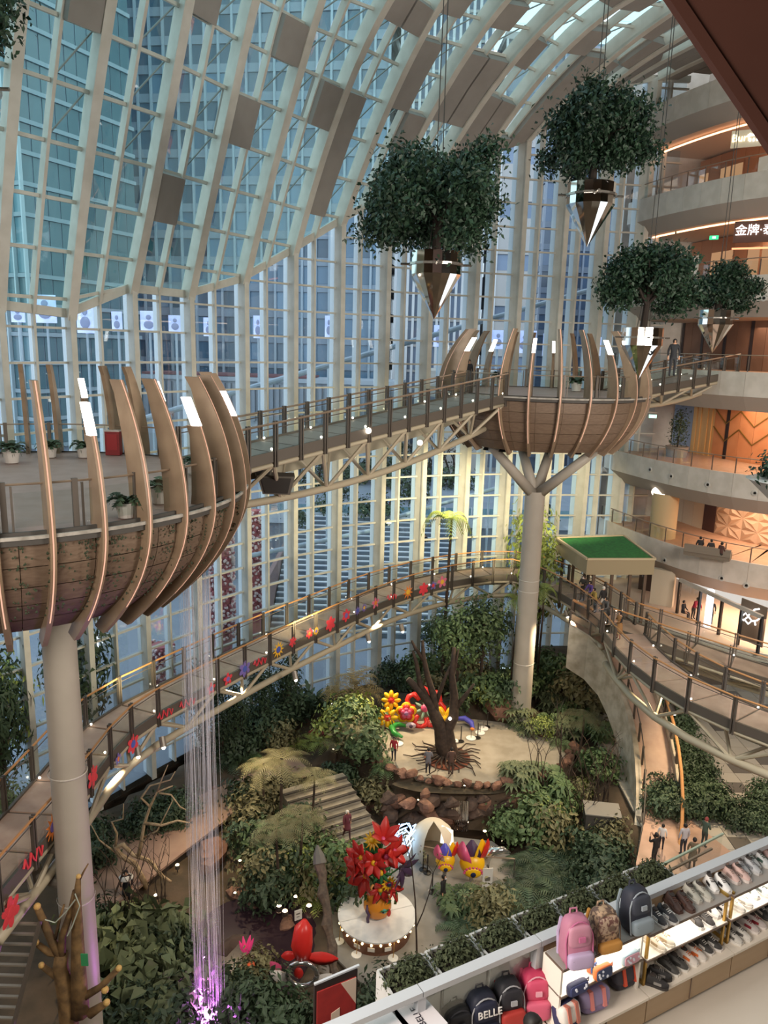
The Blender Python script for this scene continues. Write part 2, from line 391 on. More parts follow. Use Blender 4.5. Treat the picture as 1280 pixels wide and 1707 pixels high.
# ------------------------------------------------------------------ outside: plaza, towers, podium
m_plaza = M('plaza_stone', '#7c8692', .7, col2='#868f9b', scale=.3)
m_tw = [M('tower_pane_a', '#5f7d94', .18, rnd=.45, spec=.8), M('tower_pane_b', '#6b8c96', .18, rnd=.4, spec=.8), M('tower_pane_c', '#5a6c86', .2, rnd=.45, spec=.8), M('tower_pane_d', '#78859a', .3, rnd=.3)]
m_sp = [M('tower_band_a', '#94a2b0', .6), M('tower_band_b', '#98a8b0', .6), M('tower_band_c', '#858f9f', .6), M('tower_band_d', '#b9b4b2', .6)]
m_mu = [M('tower_mullion_a', '#aebdc8', .5), M('tower_mullion_b', '#b7c6cc', .5), M('tower_mullion_c', '#a0a8b8', .5), M('tower_mullion_d', '#d8d8da', .5)]
fl_ = [V(-200, 9, -25.6), V(-40, 9, -25.6)]+[V(PK[k][0]-.9*U45[0], PK[k][1]-.9*U45[1], -25.6) for k in ks]+[V(60, 62, -25.6), V(220, 62, -25.6)]
b = MB(); b.grid([fl_, [V(min(max(p[0]*2.5, -230), 230), 290, -25.6) for p in fl_]]); g = b.build('ground', m_plaza); tag(g, kind='structure')
def tower(label, name, c, rz, w, d, z0, z1, fh, bw, s, band=.9, mull=.35, cat='building'):
    t = thing(name, label, cat, (c[0], c[1], z0), group=None); ca, sa = cos(rz), sin(rz)
    def P(x, y, z): return V(c[0]+x*ca-y*sa, c[1]+x*sa+y*ca, z)
    b = MB(); b.box((c[0], c[1], (z0+z1)/2), (w-.6, d-.6, z1-z0), rz); b.build('core', m_sp[2], t)
    nf = int((z1-z0)/fh); nb = int(w/bw); nd = int(d/bw)
    far = MB(); n = 0
    meshes = {}
    for fl in range(nf):
        z = z0+fl*fh
        b = MB(); b.box(P(0, 0, z+band/2), (w+.1, d+.1, band), rz); b.build('floor_band', m_sp[s], t)
        for side, cnt in ((0, nb), (1, nd), (2, nd)):
            for i in range(cnt):
                L = (w if side == 0 else d)/cnt; q = -((w if side == 0 else d)/2)+L*(i+.5)
                pos = P(q, -d/2+.25, z+(fh+band)/2) if side == 0 else P((w/2-.25)*(1 if side == 1 else -1), q, z+(fh+band)/2)
                rr = rz if side == 0 else rz+pi/2
                px = proj(pos) if pos@FW > 0 else (-9e3, 0)
                vis = -30 < px[0] < 1310 and -40 < px[1] < 760
                if vis and n < 290 and side == 0:
                    if side not in meshes:
                        q_ = MB(); q_.box((0, 0, 0), (L-.2, .12, fh-band-.1)); meshes[side] = q_.mesh('pane', m_tw[s])
                    link('pane', meshes[side], t, pos-WL[t.name], rr); n += 1
                elif vis: far.box(pos, (L-.2, .12, fh-band-.1), rr)
    if far.v: tag(far.build('window_glazing', m_tw[s], t), kind='stuff')
    for i in range(0, nb+1):
        x = -w/2+w/nb*i
        b = MB(); b.box(P(x, -d/2-.1, (z0+z1)/2), (mull, .5, z1-z0), rz); b.build('mullion', m_mu[s], t)
    b = MB(); b.box((c[0], c[1], z1+.5), (w+.6, d+.6, 1), rz); b.build('parapet', m_sp[s], t)
    return t
tower('wide blue-green glass tower outside the leftmost bays of the glass hall', 'office_tower', (-62, 118), RAD(-24), 46, 20, -25, 88, 3.6, 1.9, 1, band=.5, mull=.22)
tower('tall slate blue office tower with pale floor bands outside the middle bays', 'office_tower', (-22, 146), RAD(-8), 46, 24, -25, 92, 4.2, 2.3, 0, band=1.3)
tower('slim tower striped with white vertical fins behind the biggest hanging tree', 'striped_tower', (8.5, 140), RAD(-4), 14, 16, -25, 56, 4.2, 1.0, 3, band=.4, mull=.42)
tower('plain beige tower beside the white striped tower', 'beige_tower', (19.9, 136), RAD(2), 6.6, 14, -25, 46, 8, 3.7, 3, band=5.5, mull=.3)
tower('dark blue gridded tower outside the bays behind the round far platform', 'office_tower', (40.8, 166), RAD(8), 27, 20, -25, 54, 4.0, 2.0, 2, band=1.1)
tower('pale low block with banded windows outside the last bays by the mall', 'low_block', (52, 112), RAD(30), 26, 14, -25, 8.5, 4.2, 2.2, 3, band=2.4)
# terraced hillside block seen through the last bays
t = thing('terraced_building', 'stepped building with planted terraces outside the last glass bays', 'building', (50, 128, -25))
m_terr = M('terrace_wall', '#9aa0a8', .7); m_tgr = M('terrace_green', '#5d7a62', .9, col2='#7a8f70', scale=.6)
for i in range(7):
    b = MB(); b.box((50+i*2.2, 128+i*3.0, -5+i*4.2), (40, 8, 3.0), RAD(14)); b.build('terrace', m_terr, t)
    b = MB(); b.box((50+i*2.2, 127+i*3.0, -3.1+i*4.2), (40, 6, .9), RAD(14)); b.build('planting_strip', m_tgr, t)
# raised terrace with low buildings
t = thing('podium_building', 'low pale building with upright louvres outside below the slate blue tower', 'building', (-18, 119, -25))
m_pod = M('podium_white', '#aab2ba', .6); m_podr = M('podium_red_roof', '#7a5456', .7); m_lou = M('louvre', '#8e969f', .5)
b = MB(); b.box((-18, 120, -15.5), (40, 8, 20), RAD(-6)); b.build('podium_wall', m_pod, t)
b = MB(); b.box((-18, 120, -5.2), (41, 9, .6), RAD(-6)); b.build('roof_edge', m_pod, t)
b = MB(); b.box((-24, 120, -4.7), (26, 7, .3), RAD(-6)); b.build('roof_deck', m_podr, t)
lm = None
for i in range(42):
    if lm is None:
        q = MB(); q.box((0, 0, 0), (.45, .4, 5.5)); lm = q.mesh('louvre', m_lou)
    x = -18.5+i*.92; link('louvre', lm, t, V(-18+x*cos(RAD(-6)), 120-4.3+x*sin(RAD(-6)), -8.6)-WL[t.name], RAD(-6))
t = thing('curved_pavilion', 'rounded cream pavilion outside behind the upper footbridge', 'building', (1.5, 118, -25))
b = MB(); b.lathe([(5.4, -25), (5.4, -5.6), (6, -5.4), (6, -3.2), (5.5, -3), (0.01, -2.9)], 40, (10.5, 119, 0)); b.build('drum', M('pavilion_cream', '#b8b2aa', .6), t)
b = MB(); b.lathe([(5.5, -9), (5.5, -7)], 40, (10.5, 119, 0)); b.build('window_band', m_tw[3], t)
b = MB(); b.box((0, 98.5, -21.9), (70, 33, 7.8)); o = b.build('terrace', m_plaza); tag(o, kind='structure')
b = MB(); b.box((0, 81.9, -18.4), (70, .3, 1.3)); o = b.build('trim_1', M('terrace_edge', '#c4ced8', .6)); tag(o, kind='structure')
# long inclined white tubes outside the glass
for nm, lab, p, q, r in (('outer_brace_tube', 'long pale tube climbing outside the glass above the upper footbridge', atY(232, 700, 52), atY(1030, 470, 66), .26),
                         ('outer_brace_tube', 'long pale tube climbing outside the glass below the far platform', atY(660, 862, 60), atY(1100, 735, 66), .2),
                         ('outer_brace_tube', 'long pale tube outside the glass above the lower walkway decals', atY(400, 930, 54), atY(640, 880, 62), .22)):
    b = MB(); b.tube([p, q], r*.8, 10); o = b.build(nm, M('tube_bluegrey', '#a4b4c2', .5), loc=p); tag(o, lab, 'tube')
# wide outdoor steps up to the terrace
t = thing('outdoor_steps', 'broad striped outdoor stair climbing beyond the glass behind the decals', 'steps', (0, 72, -25.6))
m_step = M('outdoor_step', '#c8d0d8', .6); m_stepd = M('outdoor_riser', '#5f6a76', .7)
for i in range(22):
    z = -25.5+(i+1)*.34; y = 65.6+i*.73
    b = MB(); b.box((-1.5, y, (z-25.6)/2), (17, .73, z+25.6)); b.build('riser', m_stepd, t); b = MB(); b.box((-1.5, y+.1, z+.02), (17, .42, .05)); b.build('tread', m_step, t)
b = MB(); b.box((-10.3, 73.5, -23.0), (.4, 17, 5.2)); b.build('stair_wall', M('stair_wall', '#8c7674', .7), t)
t = thing('terrace_rail', 'pale glass railing along the edge of the outdoor terrace', 'railing', (0, 81.8, -18))
for i in range(24):
    b = MB(); b.box((-34+i*2.9, 81.8, -17.4), (.1, .1, 1.2)); b.build('post', m_white, t)
    b = MB(); b.box((-32.5+i*2.9, 81.8, -17.4), (2.7, .03, 1.0)); b.build('glass_panel', glass('terrace_glass', (.7, .85, .85), .1), t)
# glass railings and beds out there
m_grn = [M('leaf_deep', '#3c4e36', .6, rnd=.3), M('leaf_mid', '#5a7046', .6, rnd=.3), M('leaf_lime', '#909e52', .6, rnd=.25), M('leaf_olive', '#706c4a', .6, rnd=.3), M('leaf_tree', '#2b4630', .5, col2='#1c3222', scale=3, rnd=.15), M('leaf_pale', '#66704f', .7, rnd=.2), M('leaf_straw', '#b09a66', .7, rnd=.15), M('leaf_red', '#8c3a34', .6, rnd=.2)]
m_bark = M('bark_brown', '#4a3a2e', .85, col2='#332820', scale=4, bump=.5); m_barkl = M('bark_pale', '#a08a6a', .8, col2='#7c6850', scale=5, bump=.4)
m_soil = M('soil', '#3a2f26', .95, col2='#2a221c', scale=3, bump=.6)
def leaf_mesh(seed, n, R, leaf=.22, asp=.5, flat=.9, mats=None, shape='ell', hole=0.0, droop=.2):
    """n single bent leaves through an ellipsoid of radii R, clumped"""
    r = random.Random(seed); b = MB(); nc = max(4, n//26); cl = []
    for _ in range(nc):
        while True:
            p = V(r.uniform(-1, 1), r.uniform(-1, 1), r.uniform(-1, 1)); L = np.linalg.norm(p)
            if L < 1 and L > hole and (shape != 'dome' or p[2] > -.35): break
        cl.append(p)
    R = np.array(R if not np.isscalar(R) else (R, R, R), float)
    cr = (1.9/nc**(1/3))*.42
    for i in range(n):
        c = cl[i % nc]; p = (c+V(r.gauss(0, cr), r.gauss(0, cr), r.gauss(0, cr)))*R
        out = unit(p/R+V(r.gauss(0, .5), r.gauss(0, .5), r.gauss(0, .5)+.15)); d = unit(np.cross(out, (r.gauss(0, 1), r.gauss(0, 1), r.gauss(0, 1)+.01)))
        s = np.cross(out, d); l = leaf*r.uniform(.7, 1.3); w = l*asp/2; dr = V(0, 0, -droop*l)
        b.mi = r.randrange(len(mats)) if mats else 0
        b.add([p-d*l/2, p-s*w, p+s*w, p+d*l/2+dr], [(0, 1, 3), (0, 3, 2)])
    return b
def frond_mesh(seed, nf, L, rise=.5, pin=14, pl=.28, arch=1.0, wid=.05):
    """arching pinnate fronds round a crown"""
    r = random.Random(seed); b = MB()
    for k in range(nf):
        a = 2*pi*k/nf*(2.399/2.399)+r.uniform(-.25, .25)+k*2.4; l = L*r.uniform(.75, 1.1); up = rise*r.uniform(.6, 1.3); pts = []
        for i in range(pin+1):
            t = i/pin; pts.append(V(cos(a)*l*t, sin(a)*l*t, l*(up*t-arch*up*1.25*t*t*t-.15*t*t)))
        for i in range(1, pin+1):
            d = unit(pts[i]-pts[i-1]); s = unit(np.cross(d, (0, 0, 1))); t = i/pin; q = pl*L*(sin(pi*min(1, t*.93+.07))**.7)*.9+.01
            for sg in (1, -1):
                tip = pts[i]+sg*s*q+d*q*.55+V(0, 0, -q*.25); w = d*L*wid*.5
                b.add([pts[i]-w, pts[i]+w, tip], [(0, 1, 2)])
    return b
def stems(seed, n, h, spread, r0, lean=.3, br=0):
    r = random.Random(seed); b = MB()
    for i in range(n):
        a = r.uniform(0, 2*pi); x0, y0 = r.gauss(0, spread*.2), r.gauss(0, spread*.2); pts = []
        for k in range(5):
            t = k/4; pts.append(V(x0+cos(a)*spread*lean*t*t+r.gauss(0, .03*h*t), y0+sin(a)*spread*lean*t*t+r.gauss(0, .03*h*t), h*t*r.uniform(.95, 1)))
        b.tube(pts, [r0*(1-.7*k/4) for k in range(5)], 5)
        for _ in range(br):
            k = r.randrange(2, 5); q = pts[k]; a2 = r.uniform(0, 2*pi); e = q+V(cos(a2)*spread*.5, sin(a2)*spread*.5, h*.18); b.tube([q, (q+e)/2+V(0, 0, .02*h), e], [r0*.4, r0*.3, r0*.12], 4)
    return b
def plant_proto(name, label, cat, fol, fm, stm=None, sm=None, group=None, folname='foliage'):
    t = link(name, None); WL[t.name] = V(0, 0, 0); tag(t, label, cat, group)
    fol.build(folname, fm, t)
    if stm is not None: stm.build('stem', sm or m_bark, t)
    return Proto(t)
# outdoor planting
og = plant_proto('outdoor_bush', 'dark green bush in the planting beds out on the plaza', 'bush', leaf_mesh(3, 500, (2.4, 2.4, 1.8), .55, .5, mats=[0], shape='dome'), m_grn[0], stems(1, 4, 1.5, 1.0, .06), group='bushes out on the plaza')
for x, y, s in ((545,775,1),(575,790,1),(520,800,.9),(560,815,.8),(610,790,1.2),(640,770,1.2),(650,800,1),(660,745,1.1),(690,780,1.2),(720,760,1.3),(730,795,1.1),(745,760,1.1),(770,800,1),(545,840,.7),(600,845,.8),(640,850,.9),(500,858,.6),(900,850,.7),(690,820,1)):
    p = at(x, y+14, -18); og.put(p+V(0, 0, .7*s), rng.uniform(0, 6), scale=s*.95)
ot = plant_proto('bare_tree', 'bare branching tree out on the plaza', 'tree', stems(9, 7, 5.5, 3.2, .09, 1, 5), m_bark, stems(2, 1, 4, .3, .16), group='bare trees out on the plaza', folname='twigs')
for x, y in ((540,800),(715,790),(755,790)): ot.put(at(x, y+14, -18), rng.uniform(0, 6), scale=1.3)
# ------------------------------------------------------------------ the mall on the right: floors, fascias, walls
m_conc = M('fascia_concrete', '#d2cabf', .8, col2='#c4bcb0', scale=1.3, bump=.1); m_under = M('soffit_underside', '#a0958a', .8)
m_ceil = M('mall_ceiling', '#c9b8a6', .8); m_wood = M('floor_wood_pink', '#c9a083', .6, col2='#b28a6c', scale=2, stretch=(1, 6, 1)); m_steel = M('steel_dark', '#5c5148', .45, .4); m_rail = M('rail_bronze', '#a08c78', .35, .5)
m_glb = glass('balustrade_glass', (.95, .97, .96), .025)
EDGE = [(17.6, 61.5), (18.5, 58), (19.5, 55), (20.7, 52.2), (22.3, 49.8), (24.3, 48.0), (27, 46.6), (31, 45.6), (38, 45)]
def resample(P, step):
    P = [np.array(p, float) for p in P]; out = [P[0]]; L = [np.linalg.norm(P[i+1]-P[i]) for i in range(len(P)-1)]; T = sum(L); n = max(1, round(T/step))
    cum = np.concatenate([[0], np.cumsum(L)]); A = np.array(P)
    return [np.array([np.interp(T*i/n, cum, A[:, k]) for k in range(A.shape[1])]) for i in range(n+1)]
def smooth2(P, it=2):
    P = [np.array(p, float) for p in P]
    for _ in range(it):
        Q = [P[0]]
        for i in range(len(P)-1): Q += [P[i]*.75+P[i+1]*.25, P[i]*.25+P[i+1]*.75]
        P = Q+[P[-1]]
    return P
def offset(P, d):
    out = []
    for i in range(len(P)):
        t = unit(P[min(i+1, len(P)-1)][:2]-P[max(i-1, 0)][:2]); out.append(np.array([P[i][0]-t[1]*d, P[i][1]+t[0]*d]))
    return out
E2 = smooth2(EDGE, 2)
FLOORS = [('floor', 17.0, 0), ('floor', 11.0, .2), ('floor', 4.9, 0), ('floor', -1.0, 0), ('floor', -7.5, 0), ('floor', -13.2, 0), ('floor', -17.9, -3.4)]
for i, (nm, z, sh) in enumerate(FLOORS):
    fl = thing('floor', None, None, (E2[0][0], E2[0][1], z), kind='structure')
    Pe = resample(offset(E2, sh), 1.6); Pb = offset(Pe, 14)
    b = MB(); b.grid([[V(*p, z) for p in Pe], [V(*p, z) for p in Pb]]); b.grid([[V(*p, z-.25) for p in Pb], [V(*p, z-.25) for p in Pe]]); b.build('floor_slab', m_wood if i < 6 else M('shop_level_floor', '#c4ac98', .7), fl)
    if i == 6: fh, uh = .5, 0
    else: fh, uh = 1.5, .95
    for j in range(len(Pe)-1):
        a, c = V(*Pe[j], 0), V(*Pe[j+1], 0); ai, ci = V(*offset(Pe, .12)[j], 0), V(*offset(Pe, .12)[j+1], 0)
        sh_ = unit(c-a)*.008; a = a+sh_; c = c-sh_
        b = MB(); b.hexa([a+V(0, 0, z-fh), c+V(0, 0, z-fh), ci+V(0, 0, z-fh), ai+V(0, 0, z-fh), a+V(0, 0, z+.05), c+V(0, 0, z+.05), ci+V(0, 0, z+.05), ai+V(0, 0, z+.05)]); b.build('fascia_panel', m_conc, fl)
    if uh:
        P3 = offset(Pe, .75)
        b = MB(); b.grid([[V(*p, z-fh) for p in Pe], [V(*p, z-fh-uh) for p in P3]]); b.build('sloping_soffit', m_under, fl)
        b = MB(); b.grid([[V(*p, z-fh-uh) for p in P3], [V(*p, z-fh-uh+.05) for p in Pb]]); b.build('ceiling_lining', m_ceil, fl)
        nz = MB()
    # round ports in the fascia
    if i in (3, 4, 5):
        pts = {3: [(1273, 497)], 4: [(1084, 783), (1119, 794), (1180, 808), (1258, 822)], 5: [(1108, 934), (1203, 964), (1244, 976)]}[i]
        for x, y in pts:
            best = min(range(len(Pe)-1), key=lambda j: abs(proj(V(*((Pe[j]+Pe[j+1])/2), z-.8))[0]-x))
            c = (Pe[best]+Pe[best+1])/2; t = unit(Pe[best+1]-Pe[best]); n = np.array([t[1], -t[0]])
            w = atpl(x, y, V(*c, z), V(*n, 0)); Rm = np.array([[t[0], 0, n[0]], [t[1], 0, n[1]], [0, 1, 0]])
            b = MB(); b.lathe([(.2, 0), (.2, .06), (.14, .08), (.13, .02), (.001, .02)], 14, w, R=Rm); b.build('fascia_port', [M('port_white', '#c8c4bc', .4)], fl)
            b = MB(); b.ball(w+V(*n, 0)*.02, .09, 8, 5); b.build('port_eye', M('port_black', '#151515', .2), fl)
    # balustrade
    if 1 <= i <= 5:
        lab = {1: 'glass balustrade with restaurant tables behind it, highest gallery in view', 2: 'glass balustrade in front of the lit restaurant, below the white lettering', 3: 'glass balustrade of the gallery level with the footbridge', 4: 'glass balustrade in front of the orange chevron wall', 5: 'glass balustrade in front of the faceted wall and sofa'}[i]
        rl = thing('balustrade', lab, 'railing', (E2[0][0], E2[0][1], z))
        Pr = offset(Pe, .2)
        for j in range(len(Pr)-1):
            a, c = V(*Pr[j], z), V(*Pr[j+1], z)
            b = MB(); b.box(a+V(0, 0, .5), (.06, .06, 1.05)); b.build('post', m_steel, rl)
            d = unit(c-a); b = MB(); b.beam(a+V(0, 0, .5)+d*.06, c+V(0, 0, .5)-d*.06, .015, .85); b.build('glass_panel', m_glb, rl)
        b = MB(); b.tube([V(*p, z+1.08) for p in Pr], .035, 6); b.build('handrail', m_rail, rl)
# back walls
Pw = resample(offset(E2, 6.0), 1.2)
m_orange = M('wall_panel_orange', '#c98a5c', .55, col2='#bd7d50', scale=.8, rnd=.06); m_brown = M('wall_panel_brown', '#7d5c48', .6, col2='#6f503e', scale=.7, rnd=.06); m_dark = M('dark_strip', '#2a2020', .5)
m_gold = M('fluted_gold', '#d8a96c', .4, .3); m_cream2 = M('mall_cream', '#d2bda0', .6); m_facet = M('faceted_wall', '#c0a184', .6, rnd=.2)
wr = thing('wall_right', None, None, (Pw[0][0], Pw[0][1], -18), kind='structure')
def wseg(j): return V(*Pw[j], 0), V(*Pw[j+1], 0)
def wpanel(j, z0, z1, mat, nm='wall_panel', pr=0.0, gap=.015, f0=0, f1=1):
    a, c = wseg(j); d = c-a; a, c = a+d*f0, a+d*f1; d = unit(c-a); n = V(d[1], -d[0], 0); a = a+n*pr+d*gap; c = c+n*pr-d*gap
    b = MB(); b.hexa([a+V(0, 0, z0), c+V(0, 0, z0), c+n*-.1+V(0, 0, z0), a+n*-.1+V(0, 0, z0), a+V(0, 0, z1), c+V(0, 0, z1), c+n*-.1+V(0, 0, z1), a+n*-.1+V(0, 0, z1)])
    return b.build(nm, mat, wr)
m_glow = emis('warm_lightbox', '#ffdcae', 2.2); m_wall_w = M('restaurant_wall', '#a8785a', .6, rnd=.12)
nW = len(Pw)-1
for j in range(nW):
    mx = proj(V(*Pw[j], -4))[0]
    # level with the footbridge: brown panels, dark strips
    wpanel(j, -1, 2.6, m_brown)
    if j % 2 == 0: wpanel(j, -1, 2.6, m_dark, 'dark_strip', .06, 0, .0, .2)
    # orange chevron level
    if mx < 1150: wpanel(j, -7.5, -3.4, m_tw[3] if j < 2 else m_brown)
    elif mx < 1185:
        for q in range(5): wpanel(j, -7.5, -3.4, m_gold, 'flute', .06*(q % 2), 0, q*.2, q*.2+.2)
    else:
        wpanel(j, -7.5, -3.4, m_orange)
        a, c = wseg(j); d = unit(c-a); n = V(d[1], -d[0], 0)
        b = MB(); up = (j % 2)*2-1; w = (c-a)
        for q, (za, zb) in enumerate((((-6.2, -5.2)), (-4.9, -3.9))): b.beam(a+n*.04+V(0, 0, za if up > 0 else zb), c+n*.04+V(0, 0, zb if up > 0 else za), .05, .07)
        b.build('chevron_strip', M('chevron_brass', '#8a6a2e', .4, .5), wr)
        if j % 4 == 1: wpanel(j, -7.5, -3.4, m_dark, 'dark_strip', .06, 0, .0, .22)
    # faceted level
    if mx < 1085: wpanel(j, -13.2, -9.9, m_tw[3])
    elif mx < 1178: wpanel(j, -13.2, -9.9, m_cream2)
    elif mx < 1205: wpanel(j, -13.2, -9.9, M('door_brown', '#4a302a', .5), 'service_door', .05)
    else:
        a, c = wseg(j); d = c-a; du = unit(d); n = V(du[1], -du[0], 0)
        for r_ in range(4):
            z0 = -13.2+r_*.83; z1 = z0+.83; P = [a+V(0, 0, z0), c+V(0, 0, z0), c+V(0, 0, z1), a+V(0, 0, z1)]
            for q, tri in enumerate(((0, 1, 2), (0, 2, 3)) if (r_+j) % 2 else ((0, 1, 3), (1, 2, 3))):
                m = sum(P[k] for k in tri)/3+n*.16; b = MB(); p3 = [P[k] for k in tri]; b.add(p3+[m], [(0, 1, 3), (1, 2, 3), (2, 0, 3), (2, 1, 0)]); b.build('wall_facet', m_facet, wr)
    # restaurants above
    for z0, z1 in ((4.9, 8.5), (11, 14.4)):
        wpanel(j, z0, z1, m_wall_w)
        if j % 3 != 1: wpanel(j, z0+.5, z1-1.0, emis('lit_shopfront', '#e8b183', .55) if (j+int(z0)) % 4 else emis('lit_shopfront_b', '#d8c8b4', .5), 'lit_window', .05, .12)
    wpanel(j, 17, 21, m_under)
    # ground shops
    wpanel(j, -17.9, -15.6, emis('white_shop', '#f4ece2', .75) if mx > 1120 else m_brown, 'shop_wall')
# warm cove lines under the high fascias, as in the photo
for z in (14.4-.05, 8.5):
    P3 = resample(offset(E2, 1.6), 1.5); b = MB(); b.tube([V(*p, z) for p in P3], .06, 6); o = b.build('cove_light', emis('cove_warm', '#ffb98a', 4), loc=V(*P3[0], z)); tag(o, 'warm strip light curving under the %s gallery' % ('topmost' if z > 10 else 'second highest'), 'light')
# far end wall where the gallery meets the glass, and roof edge
b = MB(); b.box((25, 63.5, 0), (14, .4, 44)); b.build('end_wall', m_conc, wr)
# shop dark pilaster, white pilaster, storefront door frames at walkway level
def spot_on(x, y, z): return at(x, y, z)
t = thing('storefront', 'white glazed shop entrance with bright interior on the walkway level', 'shopfront', at(1150, 1030, -17.9))
o0 = WL[t.name]
pA, pB = at(1128, 1022, -17.9), at(1262, 1092, -17.9); dd = unit(pB-pA); nn = V(dd[1], -dd[0], 0)
for f in (0, .28, .55, .78, 1):
    p = pA+(pB-pA)*f; b = MB(); b.box(p+V(0, 0, 1.25), (.16, .16, 2.5), math.atan2(dd[1], dd[0])); b.build('frame_post', M('shop_frame_black', '#2b2624', .4), t)
for f in (.0, .55):
    p, q = pA+(pB-pA)*f, pA+(pB-pA)*(f+.25); b = MB(); b.beam(p+dd*.1+V(0, 0, 1.25), q+V(0, 0, 1.25), .03, 2.4); b.build('glass_panel', m_glb, t)
p = pA+(pB-pA)*.36; b = MB(); b.box(p-nn*.3+V(0, 0, 1.3), (.35, .35, 2.6)); b.build('light_pillar', emis('pillar_white', '#eef4ff', 2.0), t)
b = MB(); b.beam(pA+V(0, 0, 2.45), pB+V(0, 0, 2.45), .2, .25); b.build('header', m_conc, t)
p = at(1100, 1010, -17.9); b = MB(); b.box(p+V(.2, .3, 1.3), (1.6, .5, 2.7), RAD(-35)); o = b.build('pilaster', M('pilaster_cream', '#cbbfa9', .7), loc=p); tag(o, 'cream wall pilaster between the brown column and the white shop', 'pilaster')
p = at(1092, 985, -17.9); b = MB(); b.box(p+V(-.4, .4, 1.4), (1.3, 1.0, 2.9), RAD(-35)); o = b.build('clad_column', M('column_darkbrown', '#4a3b36', .6), loc=p); tag(o, 'dark brown clad column beside the green topped kiosk', 'column')
# beige round column on the faceted level
p = V(20.6, 55.4, -13.2); b = MB(); b.lathe([(.95, 0), (.95, 3.3)], 24, p); o = b.build('round_column', M('column_beige', '#c8ae84', .6), smooth=True, loc=p); tag(o, 'fat beige round column on the gallery above the green kiosk roof', 'column')
# green topped kiosk
K = [at(928, 897, -13.0), at(979, 932, -13.0), at(1092, 932, -13.0), at(1040, 893, -13.0)]
t = thing('kiosk', 'entrance kiosk with green turf roof and beige fascia under the gallery', 'kiosk', (*K[1][:2], -17.9))
b = MB(); b.slab([p+V(0, 0, -1.05) for p in K], (0, 0, 1.0)); b.build('roof_fascia', M('kiosk_beige', '#a89878', .7), t)
ctr = sum(K)/4; b = MB(); b.slab([ctr+(p-ctr)*.94+V(0, 0, -.04) for p in K], (0, 0, .06)); b.build('turf_roof', M('turf_green', '#2c7a38', .9, col2='#236430', scale=5, bump=.3), t)
for i in range(4):
    b = MB(); b.beam(K[i], K[(i+1) % 4], .16, .12); b.build('roof_edge_trim', M('kiosk_trim', '#cdbb98', .6), t)
for u_ in (.1, .4, .7, .95):
    p = K[1]*(1-u_)+K[2]*u_; p = ctr+(p-ctr)*.9; b = MB(); b.box(V(p[0], p[1], -16), (.18, .18, 3.9)); b.build('post', M('kiosk_post', '#6a5646', .5), t)
for u_ in (.12, .42, .72):
    p = K[1]*(1-u_)+K[2]*u_; q = K[1]*(1-u_-.24)+K[2]*(u_+.24); p = ctr+(p-ctr)*.9; q = ctr+(q-ctr)*.9
    b = MB(); b.beam(V(*p[:2], -16), V(*q[:2], -16), .04, 3.6); b.build('glass_panel', m_glb, t)
for u_ in (.1, .5, .9):
    p = K[0]*(1-u_)+K[1]*u_; p = ctr+(p-ctr)*.9; b = MB(); b.box(V(p[0], p[1], -16), (.18, .18, 3.9)); b.build('post', M('kiosk_post', '#6a5646', .5), t)
# escalator truss overhead
m_esc = M('escalator_brown', '#5a3428', .75, col2='#4f2d22', scale=.5)
Pq = [atY(1118, -8, 9.0), atY(1292, 250, 9.0)]
d = unit(Pq[1]-Pq[0]); t = thing('escalator', 'brown clad underside of an escalator crossing overhead at the top corner', 'escalator', Pq[0])
s0 = Pq[0]-d*3; s1 = Pq[1]+d*3; w = V(0, 0, 1.0); side = unit(np.cross(d, (0, 1, 0)))
if side[0] < 0: side = -side
b = MB(); b.hexa([s0, s1, s1+V(1.2, 3.4, 1.6), s0+V(1.2, 3.4, 1.6), s0+side*2.6, s1+side*2.6, s1+side*2.6+V(0, 3.4, .4), s0+side*2.6+V(0, 3.4, .4)]); b.build('truss_cladding', m_esc, t)
b = MB(); b.beam(s0, s1, .12, .12); b.build('edge_trim', m_esc, t)
# lettering of the restaurant signs: strokes as flat lit bars on boards
m_lit = emis('sign_white', '#ffffff', 3.0)
# ------------------------------------------------------------------ the rest of the mall round the viewer: rear galleries, roof, side wall
m_rear = M('rear_wall', '#8a6f58', .7, col2='#7c624d', scale=.3); m_rfl = M('rear_gallery', '#a5988a', .7)
rb = thing('wall_back', None, None, (5, -14, -25), kind='structure')
b = MB(); b.box((6, -14, -2), (84, .4, 48)); b.build('wall_surface', m_rear, rb)
for z in (16.5, 10.5, 4.4, -1.6, -8.0, -13.8):
    b = MB(); b.box((8, -11.2, z), (76, 5, 1.6)); b.build('gallery_fascia', m_rfl, rb)
rl_ = thing('wall_left', None, None, (-29, 4, -25), kind='structure')
b = MB(); b.box((-29, 5, -2), (.4, 38, 48)); b.build('wall_surface', m_rear, rl_)
rr_ = thing('wall_side', None, None, (46, 15, -25), kind='structure')
b = MB(); b.box((46, 22, -2), (.4, 74, 48)); b.build('wall_surface', m_rear, rr_)
for z in (16.5, 10.5, 4.4, -1.6, -8.0, -13.8):
    b = MB(); b.box((41, 20, z), (8, 50, 1.6)); b.build('gallery_fascia', m_rfl, rr_)
